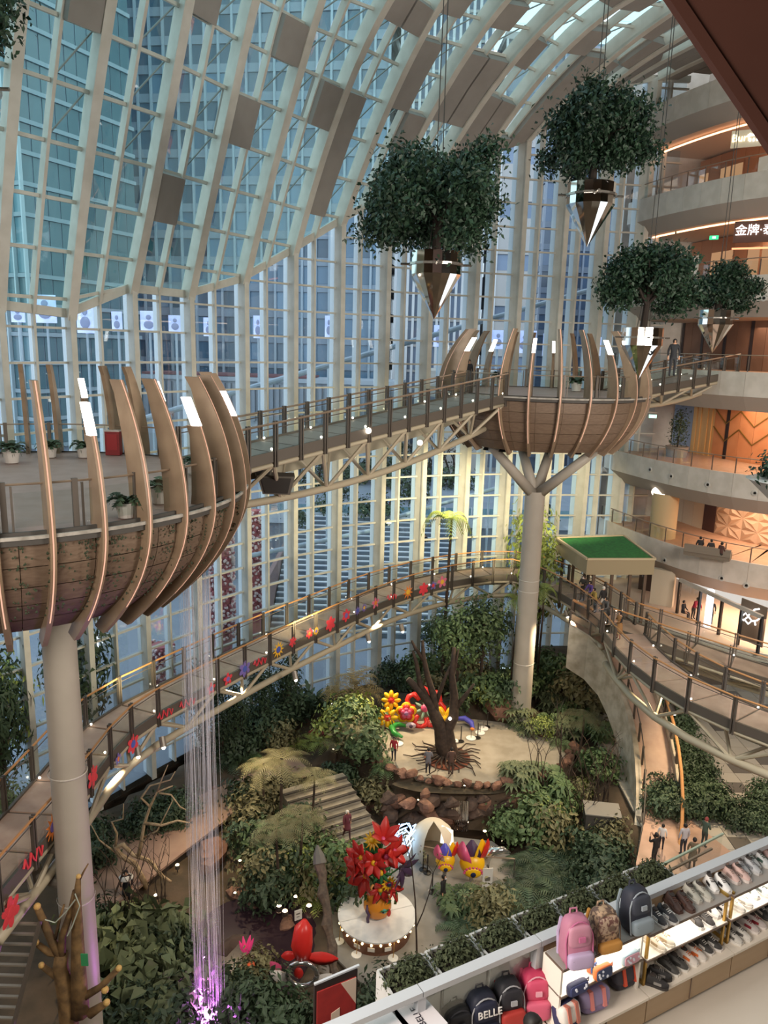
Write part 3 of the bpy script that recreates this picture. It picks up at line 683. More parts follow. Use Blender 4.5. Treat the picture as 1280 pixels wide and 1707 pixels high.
# solid roof on the mall side of the arches
ce = thing('ceiling', None, None, (20, 10, 22), kind='structure')
P = [rib_pt(k, S_END[k]+14.9, .2) for k in ks]
b = MB(); b.grid([[V(p[0], p[1], p[2]) for p in P], [V(p[0]+U45[0]*60, p[1]+U45[1]*60, 21.6) for p in P]]); b.grid([[V(p[0]+U45[0]*60, p[1]+U45[1]*60, 22.2) for p in P], [V(p[0], p[1], p[2]+.6) for p in P]]); b.build('roof_lining', m_panel, ce)
b = MB(); b.slab([V(*P[0][:2], 21.6), P[0]+U45*60, V(-40, -20, 21.6), V(-40, 10, 21.6)], (0, 0, .4)); b.build('roof_lining', m_panel, ce)
b = MB(); b.slab([V(21, 60, 21.4), V(50, 60, 21.4), V(50, 40, 21.4), V(20, 30, 21.4)], (0, 0, .4)); b.build('roof_lining', m_panel, ce)
b = MB(); b.box((8, -2.5, -25.8), (76, 24, .4)); o = b.build('floor', m_shopf_low := M('mall_floor_low', '#9a8f82', .5)); tag(o, kind='structure')
# ------------------------------------------------------------------ basket platforms, columns, footbridges, walkway
m_plank = M('hull_plank', '#7c6856', .6, col2='#6f5b4a', scale=1.5, stretch=(3, 3, 12), rnd=.06); m_rib = M('rib_bronze', '#9a846c', .45, col2='#8a745e', scale=1.5, rnd=.04)
m_copper = emis('rib_light_line', '#e8b298', 1.25); m_tip = emis('rib_tip_lamp', '#fff6ea', 6)
m_deck = M('platform_floor', '#a68b80', .5, col2='#9a7f72', scale=1.2); m_cope = M('coping_stone', '#b5aea4', .8, col2='#8f897e', scale=3)
m_post = M('post_grey', '#625a52', .5, .3); m_grey = M('bridge_steel', '#655d54', .5, .2); m_chord = M('chord_paint', '#b7ab92', .45); m_bdeck = M('bridge_panel', '#968a82', .6, rnd=.08); m_wdeck = M('walkway_board', '#bfa390', .6, col2='#b39684', scale=1.5, rnd=.06)
m_orail = M('rail_wood_orange', '#c08a56', .45); m_lampw = emis('deck_lamp', '#fff3dc', 8)
m_colp = M('column_paint', '#bdb4a6', .5, col2='#b2a99b', scale=.6)
m_pot = M('pot_white', '#d8d3cc', .6)
def platform(label, c, R, nr, a0, lit0, hb, ht, drop_b, topin, ent, hull_bot, gaps):
    c = V(*c); t = thing('round_platform', label, 'platform', c); z = c[2]
    b = MB(); b.lathe([(R, -.15), (R, 0), (.01, 0)], 60, c); b.build('floor_deck', m_deck, t)
    b = MB(); b.lathe([(R-.06, .0), (R-.06, .05), (R+.02, .05), (R+.02, -.06), (R+.2, -.06), (R+.2, -.22), (R, -.22)], 60, c); b.build('gutter_rim', M('gutter_dark', '#4a4641', .7), t)
    b = MB(); b.lathe([(R+.19, -.05), (R+.19, .0), (R+.26, .0), (R+.26, -.08), (R+.19, -.08)], 60, c); b.build('coping_lip', m_cope, t)
    # hull of planks, bands x staves share meshes
    def hp(u): # profile u 0..1 from rim down
        return R+.02-(R-hull_bot[0])*(u**2.1), -.25-(hull_bot[1]-.25)*u
    nb, ns = 5, 26
    for k in range(nb):
        q = MB(); rows = []
        for u in (k/nb+.004, (k+.5)/nb, (k+1)/nb-.004):
            r, zz = hp(u); rows.append([V(r*sin(a), -r*cos(a), zz) for a in np.linspace(.0012, 2*pi/ns-.0012, 4)])
        q.grid([r_ for r_ in rows]); me = q.mesh('hull_plank', m_plank, True)
        for s in range(ns): link('hull_plank', me, t, None, 2*pi/ns*s)
    r, zz = hp(1); b = MB(); b.lathe([(r-.03, zz+.02), (.01, zz+.02)], 40, c); b.lathe([(R-.06, -.3), ((R+r)/2, zz*.55), (r-.06, zz+.05)], 40, c); b.build('underside', m_rib, t)
    # ribs, one mesh per kind, turned about the platform
    def rr(zz):
        if zz >= 0: return R+.32-topin*(zz/ht)**2
        return R+.32-drop_b*(-zz/hb)**1.9
    def rib(top):
        q = MB(); zs = np.linspace(-hb, top, 22); o = []; n_ = []
        for zz in zs:
            f = (zz+hb)/(top+hb); dp = .40+.34*sin(pi*min(1, f*1.05))**.8
            o.append((rr(zz), zz)); n_.append((rr(zz)-dp, zz+(.0 if zz > 0 else .12)))
        rows = [[V(x, -ra, zz) for ra, zz in prof] for x, prof in ((-.07, o), (.07, o), (.07, n_), (-.07, n_), (-.07, o))]
        q.grid(rows); q.add([rows[0][0], rows[1][0], rows[2][0], rows[3][0]], [(0, 1, 2, 3)]); q.add([rows[0][-1], rows[1][-1], rows[2][-1], rows[3][-1]], [(3, 2, 1, 0)])
        l = MB(); l.grid([[V(x, -(ra+.012), zz) for ra, zz in o[3:]] for x in (-.016, .016)])
        return q.mesh('rib', m_rib), l.mesh('light_line', m_copper)
    tall = rib(ht); shrt = rib(ht-1.25)
    rt = rr(ht-.9); q = MB(); z0 = ht-1.25
    q.hexa([V(-.08, -rr(z0), z0), V(.08, -rr(z0), z0), V(.08, -rr(z0)+.24, z0), V(-.08, -rr(z0)+.24, z0), V(-.08, -rr(z0+.75), z0+.75), V(.08, -rr(z0+.75), z0+.75), V(.08, -rr(z0+.75)+.22, z0+.75), V(-.08, -rr(z0+.75)+.22, z0+.75)]); tipm = q.mesh('tip_lamp', m_tip)
    for i in range(nr):
        a = a0+2*pi*i/nr
        am = (a+pi) % (2*pi)-pi
        if any(abs((am-g+pi) % (2*pi)-pi) < w for g, w in gaps): continue
        lit = (i-lit0) % 3 == 0
        o = link('rib', (shrt if lit else tall)[0], t, None, a); link('light_line', (shrt if lit else tall)[1], o)
        if lit: link('tip_lamp', tipm, o)
    # balustrade of the platform
    q = MB(); q.box((0, -R+.18, .58), (.13, .09, 1.2)); q.box((.17, -R+.18, .55), (.05, .05, 1.05)); pm = q.mesh('post', m_post); np_ = max(20, nr*2//3+2); gm = None; st = 2*pi/np_
    x1, y1 = sin(st)*(R-.18), -cos(st)*(R-.18)
    q = MB(); q.beam(V(.22, -R+.18, .52), V(x1*.98, y1, .52), .014, .8); gp = q.mesh('glass_panel', m_glb)
    q = MB(); q.tube([V(0, -R+.18, 1.12), V(sin(st/2)*(R-.17), -cos(st/2)*(R-.17), 1.12), V(x1, y1, 1.12)], .03, 6); hr = q.mesh('handrail', m_rail)
    for i in range(np_):
        a = st*i; am = (a+pi) % (2*pi)-pi
        if any(abs((am-g+pi) % (2*pi)-pi) < w for g, w in gaps): continue
        link('post', pm, t, None, a); link('glass_panel', gp, t, None, a); link('handrail', hr, t, None, a)
    return t
P1 = V(-11.5, 23.0, -4.35); R1 = 7.0; P2 = V(9.15, 46.0, -2.35); R2 = 5.85
az = lambda p, q: math.atan2(q[0]-p[0], -(q[1]-p[1]))     # angle used by the ribs: 0 faces the camera side
dirB = unit((P2-P1)*V(1, 1, 0))
ang1 = az(P1, P1+dirB); ang2 = az(P2, P2-dirB)
M4 = V(22.0, 52.6, -1.0); dirC = unit((M4-P2)*V(1, 1, 0)); ang3 = az(P2, P2+dirC)
platform('large near basket shaped platform of timber planks with curved bronze ribs', P1, R1, 39, RAD(33.3), 1, 3.5, 3.4, 2.3, 1.0, None, (R1-2.0, 3.0), [(ang1, .13)])
platform('far basket shaped platform with curved bronze ribs on the forked column', P2, R2, 24, RAD(-2.3), 2, 3.3, 3.5, 1.7, 1.5, None, (R2-1.5, 3.05), [(ang2, .16), (ang3, .16)])
# columns
b = MB(); cx = V(-9.95, 22.4, 0); b.lathe([(.62, -27.5), (.58, -20), (.5, -9), (.47, -7.3)], 28, cx); o = b.build('support_column', m_colp, smooth=True, loc=cx+V(0, 0, -27.5)); tag(o, 'thick round pale column under the near platform', 'column')
for z in (-13.6, -18.2): q = MB(); q.lathe([(.60, z-.03), (.61, z), (.6, z+.03)], 28, cx); q.build('weld_ring', M('weld', '#cfc8bc', .5), o)
t = thing('forked_column', 'pale round column with four forked arms carrying the far platform', 'column', (P2[0], P2[1], -25))
b = MB(); b.lathe([(.66, -25), (.6, -8.3)], 28, V(P2[0], P2[1], 0)); b.build('shaft', m_colp, t, True)
for dx, dy in ((-3.0, -1.6), (3.0, -1.8), (-.7, 2.6), (1.4, 2.4)):
    b = MB(); b.tube([V(P2[0]+dx*.08, P2[1]+dy*.08, -8.4), V(P2[0]+dx, P2[1]+dy, -5.5)], [.34, .26], 12); b.build('branch_arm', m_colp, t, True)
for z in (-13.9, -14.6, -19.4): b = MB(); b.lathe([(.645, z-.03), (.66, z), (.645, z+.03)], 28, V(P2[0], P2[1], 0)); b.build('weld_ring', M('weld', '#cfc8bc', .5), t)
# flood lamps under the far platform
for i, (x, y) in enumerate(((812, 745), (838, 748), (893, 745), (925, 742), (962, 752), (990, 748))):
    p = at(x, y+5, -5.75); b = MB(); b.lathe([(.0, .3), (.12, .28), (.26, .02), (.24, 0)], 14, (0, 0, 0)); lp = thing('flood_lamp', ('%s black flood lamp under the far platform' % ('first', 'second', 'third', 'fourth', 'fifth', 'sixth')[i])+' counted from its forked arm side', 'lamp', p)
    link('shade', b.mesh('shade', M('lamp_black', '#1c1a18', .4)), lp); q = MB(); q.lathe([(.22, .03), (.01, .03)], 14); link('lens', q.mesh('lens', emis('flood_lens', '#fff4d0', 7 if i in (0, 2, 3) else .6)), lp)
    q = MB(); q.tube([V(0, 0, .28), V(0, 0, .5)], .03, 5); link('stem', q.mesh('stem', m_post), lp)
# potted plants
pot_fol = frond_mesh(5, 16, .55, rise=1.1, pin=7, pl=.3, arch=.8, wid=.3)
pl = link('potted_plant', None); WL[pl.name] = V(0, 0, 0); tag(pl, 'x', 'plant')
b = MB(); b.lathe([(.2, 0), (.26, .4), (.22, .4), (.2, .34), (.01, .34)], 14); b.build('pot', m_pot, pl)
q = MB(); q.add([(x, y, z+.38) for x, y, z in pot_fol.v], pot_fol.f); q.build('leaves', m_grn[0], pl); pp = Proto(pl)
P1f = P1[2]+.02
for (x, y, s), lab in zip(((20, 771, 1.5), (84, 762, 1.3), (140, 762, 1.3), (210, 862, 1.25), (268, 838, 1.4), (325, 790, 1.2)), ('by the far left railing, leftmost of the pots', 'at the far railing between two ribs, second pot from the left', 'next to the red box side of the railing, third pot from the left', 'inside the near railing with drooping leaves', 'inside the near railing left of the lamp topped rib', 'half hidden behind the rightmost ribs')):
    pp.put(at(x, y, P1f), rng.uniform(0, 6), 'potted plant '+lab, 'pot plants on the near platform', scale=s*.75)
for (x, y), lab in zip(((829, 640), (960, 652), (703, 628)), ('by the far railing in the middle', 'near the right railing', 'beside the bridge opening')):
    pp.put(at(x, y, P2[2]+.02), rng.uniform(0, 6), 'small potted plant on the far platform '+lab, 'pot plants on the far platform', scale=1.3)
p = at(190, 758, P1f); b = MB(); b.box(p+V(0, 0, .45), (.55, .3, .9)); o = b.build('fire_box', M('fire_red', '#8a2226', .5), loc=p); tag(o, 'red fire cabinet standing at the far railing of the near platform', 'cabinet')
q = MB(); q.box(p+V(0, -.16, .5), (.4, .02, .6)); q.build('door', M('fire_red2', '#a02a2e', .4), o); q = MB(); q.box(p+V(0, 0, .93), (.58, .33, .05)); q.build('lid', M('fire_lid', '#c9bdb5', .5), o)
# vines trailing over the near hull
vm = M('ivy_dark', '#3a4430', .7, rnd=.2)
for i in range(16):
    a = RAD(10+i*6.0); r = random.Random(i); b = MB()
    for j in range(55):
        u = r.random()**1.6*.75; k = R1+.1-(2.0)*(u**2.1); zz = P1[2]-.25-2.75*u; aa = a+r.gauss(0, .018+.01*u); p = V(P1[0]+k*sin(aa), P1[1]-k*cos(aa), zz); s = V(cos(aa), sin(aa), 0)*r.uniform(.04, .08); d = V(0, 0, -r.uniform(.05, .1)); nn_ = V(sin(aa), -cos(aa), 0)*r.uniform(.02, .06)
        b.add([p, p+s*.5+d*.5+nn_, p+d, p-s*.5+d*.5+nn_], [(0, 1, 2, 3)])
    o = b.build('ivy', vm); tag(o, 'thin ivy trailing down the planked hull of the near platform', 'ivy', 'ivy trails on the near platform', 'stuff')
# ---------------------------------------------------------------- decks with railings and a truss
def path_deck(t, C, w, deck_mat, npost, post_h, rail_mat, chord_drop, side_drop=.35, panel_step=1, chord_side=0, lamp_mat=None, glassy=True, post_drop=.55, chord_r=.16):
    """C: centre line (3D points, evenly spaced); deck panels between posts, posts and rails on both sides, chord and web below"""
    n = len(C); S = []
    for i in range(n):
        d = unit((C[min(i+1, n-1)]-C[max(i-1, 0)])*V(1, 1, 0)); S.append(V(d[1], -d[0], 0))
    Rr = [C[i]+S[i]*w/2 for i in range(n)]; Ll = [C[i]-S[i]*w/2 for i in range(n)]
    for i in range(n-1):
        d = (C[i+1]-C[i])*.03
        b = MB(); b.hexa([Rr[i]+d+V(0, 0, -.07), Rr[i+1]-d+V(0, 0, -.07), Ll[i+1]-d+V(0, 0, -.07), Ll[i]+d+V(0, 0, -.07), Rr[i]+d, Rr[i+1]-d, Ll[i+1]-d, Ll[i]+d]); b.build('deck_panel', deck_mat, t)
        b = MB(); b.beam(Rr[i]+V(0, 0, -.16), Ll[i]+V(0, 0, -.16), .14, .22); b.build('cross_beam', m_grey, t)
    for E, sg in ((Rr, 1), (Ll, -1)):
        b = MB(); rows = []
        for (x, z) in ((0, .08), (.1, .08), (.1, -side_drop), (0, -side_drop), (0, .08)): rows.append([E[i]+S[i]*sg*x+V(0, 0, z) for i in range(n)])
        b.grid(rows); b.build('side_beam', m_grey, t)
        b = MB(); b.tube([E[i]+S[i]*sg*.16+V(0, 0, post_h) for i in range(n)], .045, 6); b.build('handrail', rail_mat, t)
        b = MB(); b.tube([E[i]+S[i]*sg*.12+V(0, 0, post_h*.84) for i in range(n)], .022, 5); b.build('lower_rail', m_grey, t)
        pmesh = None
        for i in range(n):
            d = unit((C[min(i+1, n-1)]-C[max(i-1, 0)])*V(1, 1, 0)); rz = math.atan2(d[1], d[0])
            if pmesh is None:
                q = MB(); q.box((-.06, 0, (post_h+.08-post_drop)/2), (.06, .12, post_h+.08+post_drop)); q.box((.06, 0, (post_h+.08-post_drop)/2), (.06, .12, post_h+.08+post_drop)); pmesh = q.mesh('post', m_post)
            link('post', pmesh, t, E[i]+S[i]*sg*.12-WL[t.name], rz)
            if glassy and i < n-1:
                b = MB(); k = (E[i+1]-E[i])*.1; b.beam(E[i]+k+S[i]*sg*.1+V(0, 0, post_h*.42), E[i+1]-k+S[i+1]*sg*.1+V(0, 0, post_h*.42), .014, post_h*.7); b.build('glass_panel', m_glb, t)
            if lamp_mat is not None and i % 2 == (0 if sg > 0 else 1):
                b = MB(); b.ball(E[i]-S[i]*sg*.12+V(0, 0, .12), .05, 6, 4); b.build('deck_lamp', lamp_mat, t)
    # truss
    ch = [C[i]+S[i]*chord_side+V(0, 0, -chord_drop(i/(n-1))) for i in range(n)]
    b = MB(); b.tube(ch, chord_r, 10); b.build('bottom_chord', m_chord, t, True)
    b = MB(); b.grid([[Ll[i]+V(0, 0, -side_drop) for i in range(n)], [ch[i]*.55+Ll[i]*.45+V(0, 0, -.1) for i in range(n)]]); b.grid([[ch[i]*.55+Ll[i]*.45+V(0, 0, -.13) for i in range(n)], [Ll[i]+V(0, 0, -side_drop-.03) for i in range(n)]]); b.build('soffit_sheet', M('soffit_sheet', '#aca48e', .5), t)
    for E, sg in ((Rr, 1), (Ll, -1)):
        b = MB(); b.tube([E[i]+V(0, 0, -side_drop-.12) for i in range(n)], .1, 8); b.build('edge_tube', m_chord, t, True)
        for i in range(0, n-1, 2):
            j = min(i+1, n-1)
            b = MB(); b.tube([E[i]+V(0, 0, -side_drop-.1), ch[j]], .085, 7); b.build('diagonal', m_chord, t)
            if i+2 < n: b = MB(); b.tube([E[i+2]+V(0, 0, -side_drop-.1), ch[j]], .085, 7); b.build('diagonal', m_chord, t)
    return Rr, Ll, S
def line(p, q, n): return [p+(q-p)*i/n for i in range(n+1)]
a_, b_ = P1+dirB*(R1-.1), P2-dirB*(R2-.1)
t = thing('upper_footbridge', 'grey steel footbridge joining the two basket platforms', 'footbridge', a_)
path_deck(t, line(a_, b_, 14), 2.3, m_bdeck, 0, 1.15, m_rail, lambda u: 1.3+1.2*sin(pi*(.15+.7*u)), lamp_mat=m_lampw)
a_, b_ = P2+dirC*(R2-.1), M4+dirC*.6
t = thing('upper_footbridge', 'short grey footbridge from the far platform to the mall gallery', 'footbridge', a_)
path_deck(t, line(a_, b_, 7), 2.3, m_bdeck, 0, 1.15, m_rail, lambda u: 1.0+.4*sin(pi*u), lamp_mat=m_lampw)
# speaker boxes and lamps under the upper bridge
for (x, y, s), lab in zip(((463, 805, 1.0), (440, 788, .5)), ('big grey loudspeaker box hanging under the upper footbridge', 'small dark lamp box beside the loudspeaker under the upper footbridge')):
    p = atY(x, y, 30.5); b = MB(); b.hexa([p+V(*q)*s for q in ((-.55,-.4,-.4),(.55,-.4,-.4),(.45,.4,-.4),(-.45,.4,-.4),(-.75,-.5,.35),(.75,-.5,.35),(.6,.5,.35),(-.6,.5,.35))]); o = b.build('loudspeaker', M('speaker_grey', '#6d675e', .6), loc=p); tag(o, lab, 'speaker')
    q = MB(); q.hexa([p+V(*k)*s for k in ((-.45,-.44,-.34),(.45,-.44,-.34),(.45,-.4,-.34),(-.45,-.4,-.34),(-.6,-.52,.28),(.6,-.52,.28),(.6,-.48,.28),(-.6,-.48,.28))]); q.build('grille', M('grille_dark', '#3c3833', .7), o)
for i, (x, y) in enumerate(((614, 718), (700, 738), (690, 722))):
    p = atY(x, y, 33+i*3); b = MB(); b.ball(p, .13, 8, 6); o = b.build('bridge_spot', m_lampw, loc=p); tag(o, ('glowing round lamp under the upper footbridge, %s' % ('nearest the middle', 'lower of the two by the far platform', 'upper of the two by the far platform')[i]), 'lamp')
# lower walkway
WZ = -15.8
wc = smooth2([at(*p, z) for p, z in zip([(-60,1490),(20,1400),(75,1340),(151,1242),(201,1200),(269,1162),(454,1070),(544,1031),(634,991),(723,966),(813,952),(870,953),(930,975),(984,1004),(1030,1040)], [WZ]*15)], 2)
wc = resample([V(*p) for p in wc], 2.0)
t = thing('lower_walkway', 'long curved lower walkway with orange handrails and flower decals on its glass', 'walkway', wc[0])
RrW, LlW, SW = path_deck(t, wc, 1.9, m_wdeck, 0, 1.25, m_orail, lambda u: 1.5+.5*sin(9*pi*u)*0, lamp_mat=m_lampw, chord_side=.9, chord_r=.17)
tW = t
br1 = resample(smooth2([at(1030,1040,WZ), at(1085,1058,-16.0), at(1135,1075,-16.2), at(1220,1104,-16.5), at(1290,1125,-16.8)], 2), 2.0)
t = thing('lower_walkway', 'upper arm of the lower walkway leading to the white shop', 'walkway', br1[0]); path_deck(t, br1, 1.9, m_wdeck, 0, 1.25, m_orail, lambda u: 1.2, lamp_mat=m_lampw)
br2 = resample(smooth2([at(1040,1056,WZ), at(1075,1098,WZ), at(1135,1142,WZ), at(1190,1170,WZ), at(1300,1215,WZ), at(1420, 1250, WZ)], 2), 2.0)
t = thing('lower_walkway', 'near arm of the lower walkway curving off beside the shop rail', 'walkway', br2[0]); path_deck(t, br2, 2.2, m_wdeck, 0, 1.25, m_orail, lambda u: 1.9, lamp_mat=m_lampw, chord_side=.9, chord_r=.2)
# spotlights fixed under the walkway
for i, (x, y) in enumerate(((270, 1170+65), (228, 1250), (490, 1125), (612, 1062), (668, 1046), (942, 1022), (1118, 1180), (1198, 1202))):
    p = at(x, y, WZ-1.0); o = thing('track_spot', 'grey cylinder spotlight under the lower walkway, number %s from its left end' % ('one','two','three','four','five','six','seven','eight')[i], 'lamp', p)
    b = MB(); b.tube([p+V(0, 0, .2), p+V(.12, -.2, -.18)], .14, 10); b.build('housing', M('spot_grey', '#8d857a', .4, .4), o); b = MB(); b.ball(p+V(.12, -.21, -.19), .09, 8, 5); b.build('bulb', m_lampw, o)
# curved ramp below the walkway
rc = [at(x, y, z) for x, y, z in ((948,1052,-16.6),(1000,1085,-17.6),(1030,1150,-19.2),(1050,1220,-20.8),(1060,1300,-22.5),(1058,1390,-24.0),(1040,1475,-25.4))]
rc = resample(smooth2(rc, 2), 1.3)
t = thing('spiral_ramp', 'curved ramp with weathered concrete side wall and wooden handrail sweeping down to the garden', 'ramp', rc[-1])
S = [V(d[1], -d[0], 0)*-1 for d in [unit((rc[min(i+1, len(rc)-1)]-rc[max(i-1, 0)])*V(1, 1, 0)) for i in range(len(rc))]]
m_ramp = M('ramp_concrete', '#cfc4b0', .85, col2='#aa9d86', scale=1.6, bump=.3)
b = MB(); rows = [[rc[i]+S[i]*x+V(0, 0, z) for i in range(len(rc))] for x, z in ((0, .4), (-.15, -2.3), (.3, -2.3), (.3, .4), (0, .4))]; b.grid(rows); b.build('side_wall', m_ramp, t, False)
b = MB(); rows = [[rc[i]+S[i]*x+V(0, 0, z) for i in range(len(rc))] for x, z in ((.3, 0), (2.1, 0), (2.1, -.3), (.3, -.3), (.3, 0))]; b.grid(rows); b.build('ramp_deck', m_wdeck, t)
b = MB(); rows = [[rc[i]+S[i]*x+V(0, 0, z) for i in range(len(rc))] for x, z in ((2.1, .4), (2.25, .4), (2.25, -.9), (2.1, -.9), (2.1, .4))]; b.grid(rows); b.build('outer_wall', m_ramp, t)
b = MB(); b.tube([rc[i]+S[i]*2.2+V(0, 0, 1.3) for i in range(len(rc))], .09, 8); b.build('handrail', m_orail, t)
b = MB(); b.tube([rc[i]+S[i]*.4+V(0, 0, 1.2) for i in range(len(rc))], .03, 6); b.build('inner_rail', m_grey, t)
for i in range(len(rc)):
    b = MB(); b.box(rc[i]+S[i]*2.2+V(0, 0, .7), (.16, .16, 1.2)); b.build('post', m_post, t)
    if i % 1 == 0: b = MB(); b.box(rc[i]+S[i]*.4+V(0, 0, .65), (.1, .1, 1.1)); b.build('post', m_post, t)
# steel stub pipes tying the walkway to the near column
o = thing('bracket_pipes', 'steel stub pipes tying the lower walkway to the near column', 'bracket', V(-10.9, 22.6, -17.6))
for p, q, r in ((V(-12.6, 23.0, -17.0), V(-10.5, 22.5, -16.5), .17), (V(-12.8, 22.8, -17.6), V(-10.4, 22.4, -17.7), .19), (V(-11.2, 22.3, -17.0), V(-11.0, 22.1, -17.7), .2)):
    b = MB(); b.tube([p, q], r, 12); b.build('pipe', M('pipe_steel', '#9c958a', .35, .6), o)
# ------------------------------------------------------------------ hanging trees in mirrored cones
m_mirror = M('mirror_steel', (.86, .84, .8), .04, 1.0)
def crown_mesh(seed, n, R, leaf):
    """irregular crown: leaf sprays on branch ends, with gaps and a lobed outline"""
    r = random.Random(seed); b = MB(); R = np.array(R, float); lobes = []
    while len(lobes) < 52:
        d = unit(V(r.gauss(0, 1), r.gauss(0, 1), r.gauss(0, .8)+.12)); q = r.uniform(.35, .95)
        if d[2] < -.75: continue
        lobes.append((d*q, r.uniform(.2, .34)))
    for i in range(n):
        c, s = lobes[r.randrange(52)]; p = c+s*V(*[r.gauss(0, .5) for _ in range(3)]); p = p*R
        if p[2] < -.75*R[2] and r.random() < .6: continue
        out = unit(V(r.gauss(0, 1), r.gauss(0, 1), r.gauss(0, 1)+.4)); d = unit(np.cross(out, V(r.gauss(0, 1), r.gauss(0, 1), r.gauss(0, 1)))); w = np.cross(out, d); l = leaf*r.uniform(.7, 1.3)
        b.add([p-d*l*.5, p-w*l*.27, p+w*l*.27, p+d*l*.5-V(0, 0, .2*l)], [(0, 1, 3), (0, 3, 2)])
    return b
def hang_tree(label, p, D, crown, seed, nl, tl, cr_dx=0.0, n_=12000, leafs=.3):
    """p: tip of the cone; D: cone width; crown: radii; tl: trunk length from rim to crown centre"""
    t = thing('hanging_tree', label, 'tree', p); r = D/2; p = V(*p); ch = D*.82; wall = D*.42
    b = MB(); nf = 18
    b.lathe([(.01, 0), (r, ch)], nf, p); b.build('mirror_cone', m_mirror, t)
    b = MB(); b.lathe([(r*.98, ch), (r*.98, ch+wall), (r*.86, ch+wall), (r*.86, ch+wall-.06), (.01, ch+wall-.06)], nf, p); b.build('mirror_drum', m_mirror, t)
    b = MB(); zc = p[2]+ch+wall*.45
    b.tube([V(p[0]-r*1.35, p[1], zc), V(p[0]+r*1.35, p[1], zc)], r*.05, 6); b.tube([V(p[0], p[1]-r*1.3, zc), V(p[0], p[1]+r*1.3, zc)], r*.05, 6)
    b.lathe([(r*1.0, ch+wall*.4), (r*1.06, ch+wall*.4), (r*1.06, ch+wall*.5), (r*1.0, ch+wall*.5)], nf, p); b.build('hanger_ring', M('hanger_steel', '#b9b4ac', .25, .9), t)
    top = p[2]+ch+wall; c = V(p[0]+cr_dx, p[1], top+tl)
    b = MB(); rr = random.Random(seed); k = D*.085
    b.tube([V(p[0], p[1], top-.1), V(p[0]+cr_dx*.3, p[1], top+tl*.35), V(p[0]+cr_dx*.6, p[1], top+tl*.7), c], [k*1.1, k*.9, k*.8, k*.4], 9)
    for i in range(14):
        a = rr.uniform(0, 2*pi); s = V(p[0]+cr_dx*.6, p[1], top+tl*rr.uniform(.45, .75)); e = c+V(cos(a)*crown[0]*.7, sin(a)*crown[1]*.7, crown[2]*rr.uniform(-.4, .6)); m_ = (s+e)/2+V(0, 0, .15*crown[2])
        b.tube([s, m_, e], [k*.5, k*.35, k*.1], 6)
    b.build('trunk', M('bark_black', '#2a221c', .9), t)
    f = crown_mesh(seed, n_, crown, leafs); q = MB(); q.add([(x+c[0], y+c[1], z+c[2]) for x, y, z in f.v], f.f); q.build('crown', m_grn[4], t)
    b = MB(); zt = 20.6
    for dx, dy in ((-.12, 0), (.12, .05)): b.tube([V(p[0]+dx*3, p[1]+dy, zc), V(p[0]+cr_dx*.5+dx, p[1]+dy, zc+tl), V(p[0]+cr_dx*.5+dx*.2, p[1]+dy, zt)], .02, 4)
    b.build('cable', M('cable', '#55524e', .5, .4), t)
    return t
hang_tree('biggest hanging tree, full round crown over a mirrored cone above the far platform', atY(723, 532, 30), 1.95, (2.9, 2.6, 2.25), 11, 0, 1.75, n_=30000, leafs=.2)
hang_tree('upper hanging tree near the vaulted roof in a bronze reflecting cone', atY(978, 412, 33), 1.95, (2.35, 2.1, 2.1), 12, 0, 1.75, cr_dx=.1, n_=22000, leafs=.2)
hang_tree('hanging tree whose mirrored cone overlaps the right edge of the far platform', atY(1064, 632, 37), 1.9, (2.3, 2.1, 1.9), 13, 0, 2.15, cr_dx=.15, n_=19000, leafs=.21)
hang_tree('smallest hanging tree with a short silver cone in front of the gallery', atY(1187, 588, 44), 1.85, (2.1, 1.9, 1.5), 14, 0, 1.1, cr_dx=.05, n_=14000, leafs=.21)
hang_tree('hanging tree peeking in at the top left corner', atY(-62, 290, 20), 1.9, (1.9, 1.8, 1.9), 15, 0, 1.4, n_=11000, leafs=.16)
p = atY(1315, 815, 27); t = thing('hanging_planter', 'white rimmed hanging planter with dark shrub cut off by the right edge', 'planter', p)
b = MB(); b.lathe([(.1, -.9), (1.35, .25), (1.45, .3), (1.3, .35), (.01, .3)], 24, p); b.build('bowl', M('planter_white', '#cfcdc8', .4), t)
f = leaf_mesh(16, 1500, (1.2, 1.1, .6), .22, .5, shape='dome'); q = MB(); q.add([(x+p[0], y+p[1], z+p[2]+.6) for x, y, z in f.v], f.f); q.build('foliage', m_grn[4], t)
# ------------------------------------------------------------------ indoor garden
ZL_, ZU = -25.5, -23.5
def sm(a, b, x): t = min(1, max(0, (x-a)/(b-a))); return t*t*(3-2*t)
def ground_h(x, y):
    e = ((x-5.4)/6.0)**2+((y-42.2)/4.1)**2
    h = ZL_+2.0*(1-sm(.95, 1.35, e)) if y < 42 else ZL_+2.0*(1-sm(1.3, 3.2, e))
    h = max(h, ZL_+2.0*sm(11.6, 13.0, x+max(0, (38-y)*.0)))
    hill = 2.6*math.exp(-((x-8.5)/5)**2-((y-50)/3.6)**2)+1.0*math.exp(-((x-1)/5)**2-((y-50)/3)**2)
    if e > .95: h += hill*sm(.95, 1.6, e)
    h -= .8*math.exp(-((x-4.2)/2.6)**2-((y-36.2)/1.9)**2)+.9*math.exp(-((x+5.4)/2.0)**2-((y-28.5)/3.2)**2)
    return h+.10*sin(x*1.7+y*.6)*cos(y*1.3)
def beyond_glass(x, y): return y > (np.interp(x, [PK[k][0] for k in ks], [PK[k][1] for k in ks]) if x > -24 else 24)+.3
GX = np.linspace(-27, 34, 92); GY = np.linspace(9, 62, 82)
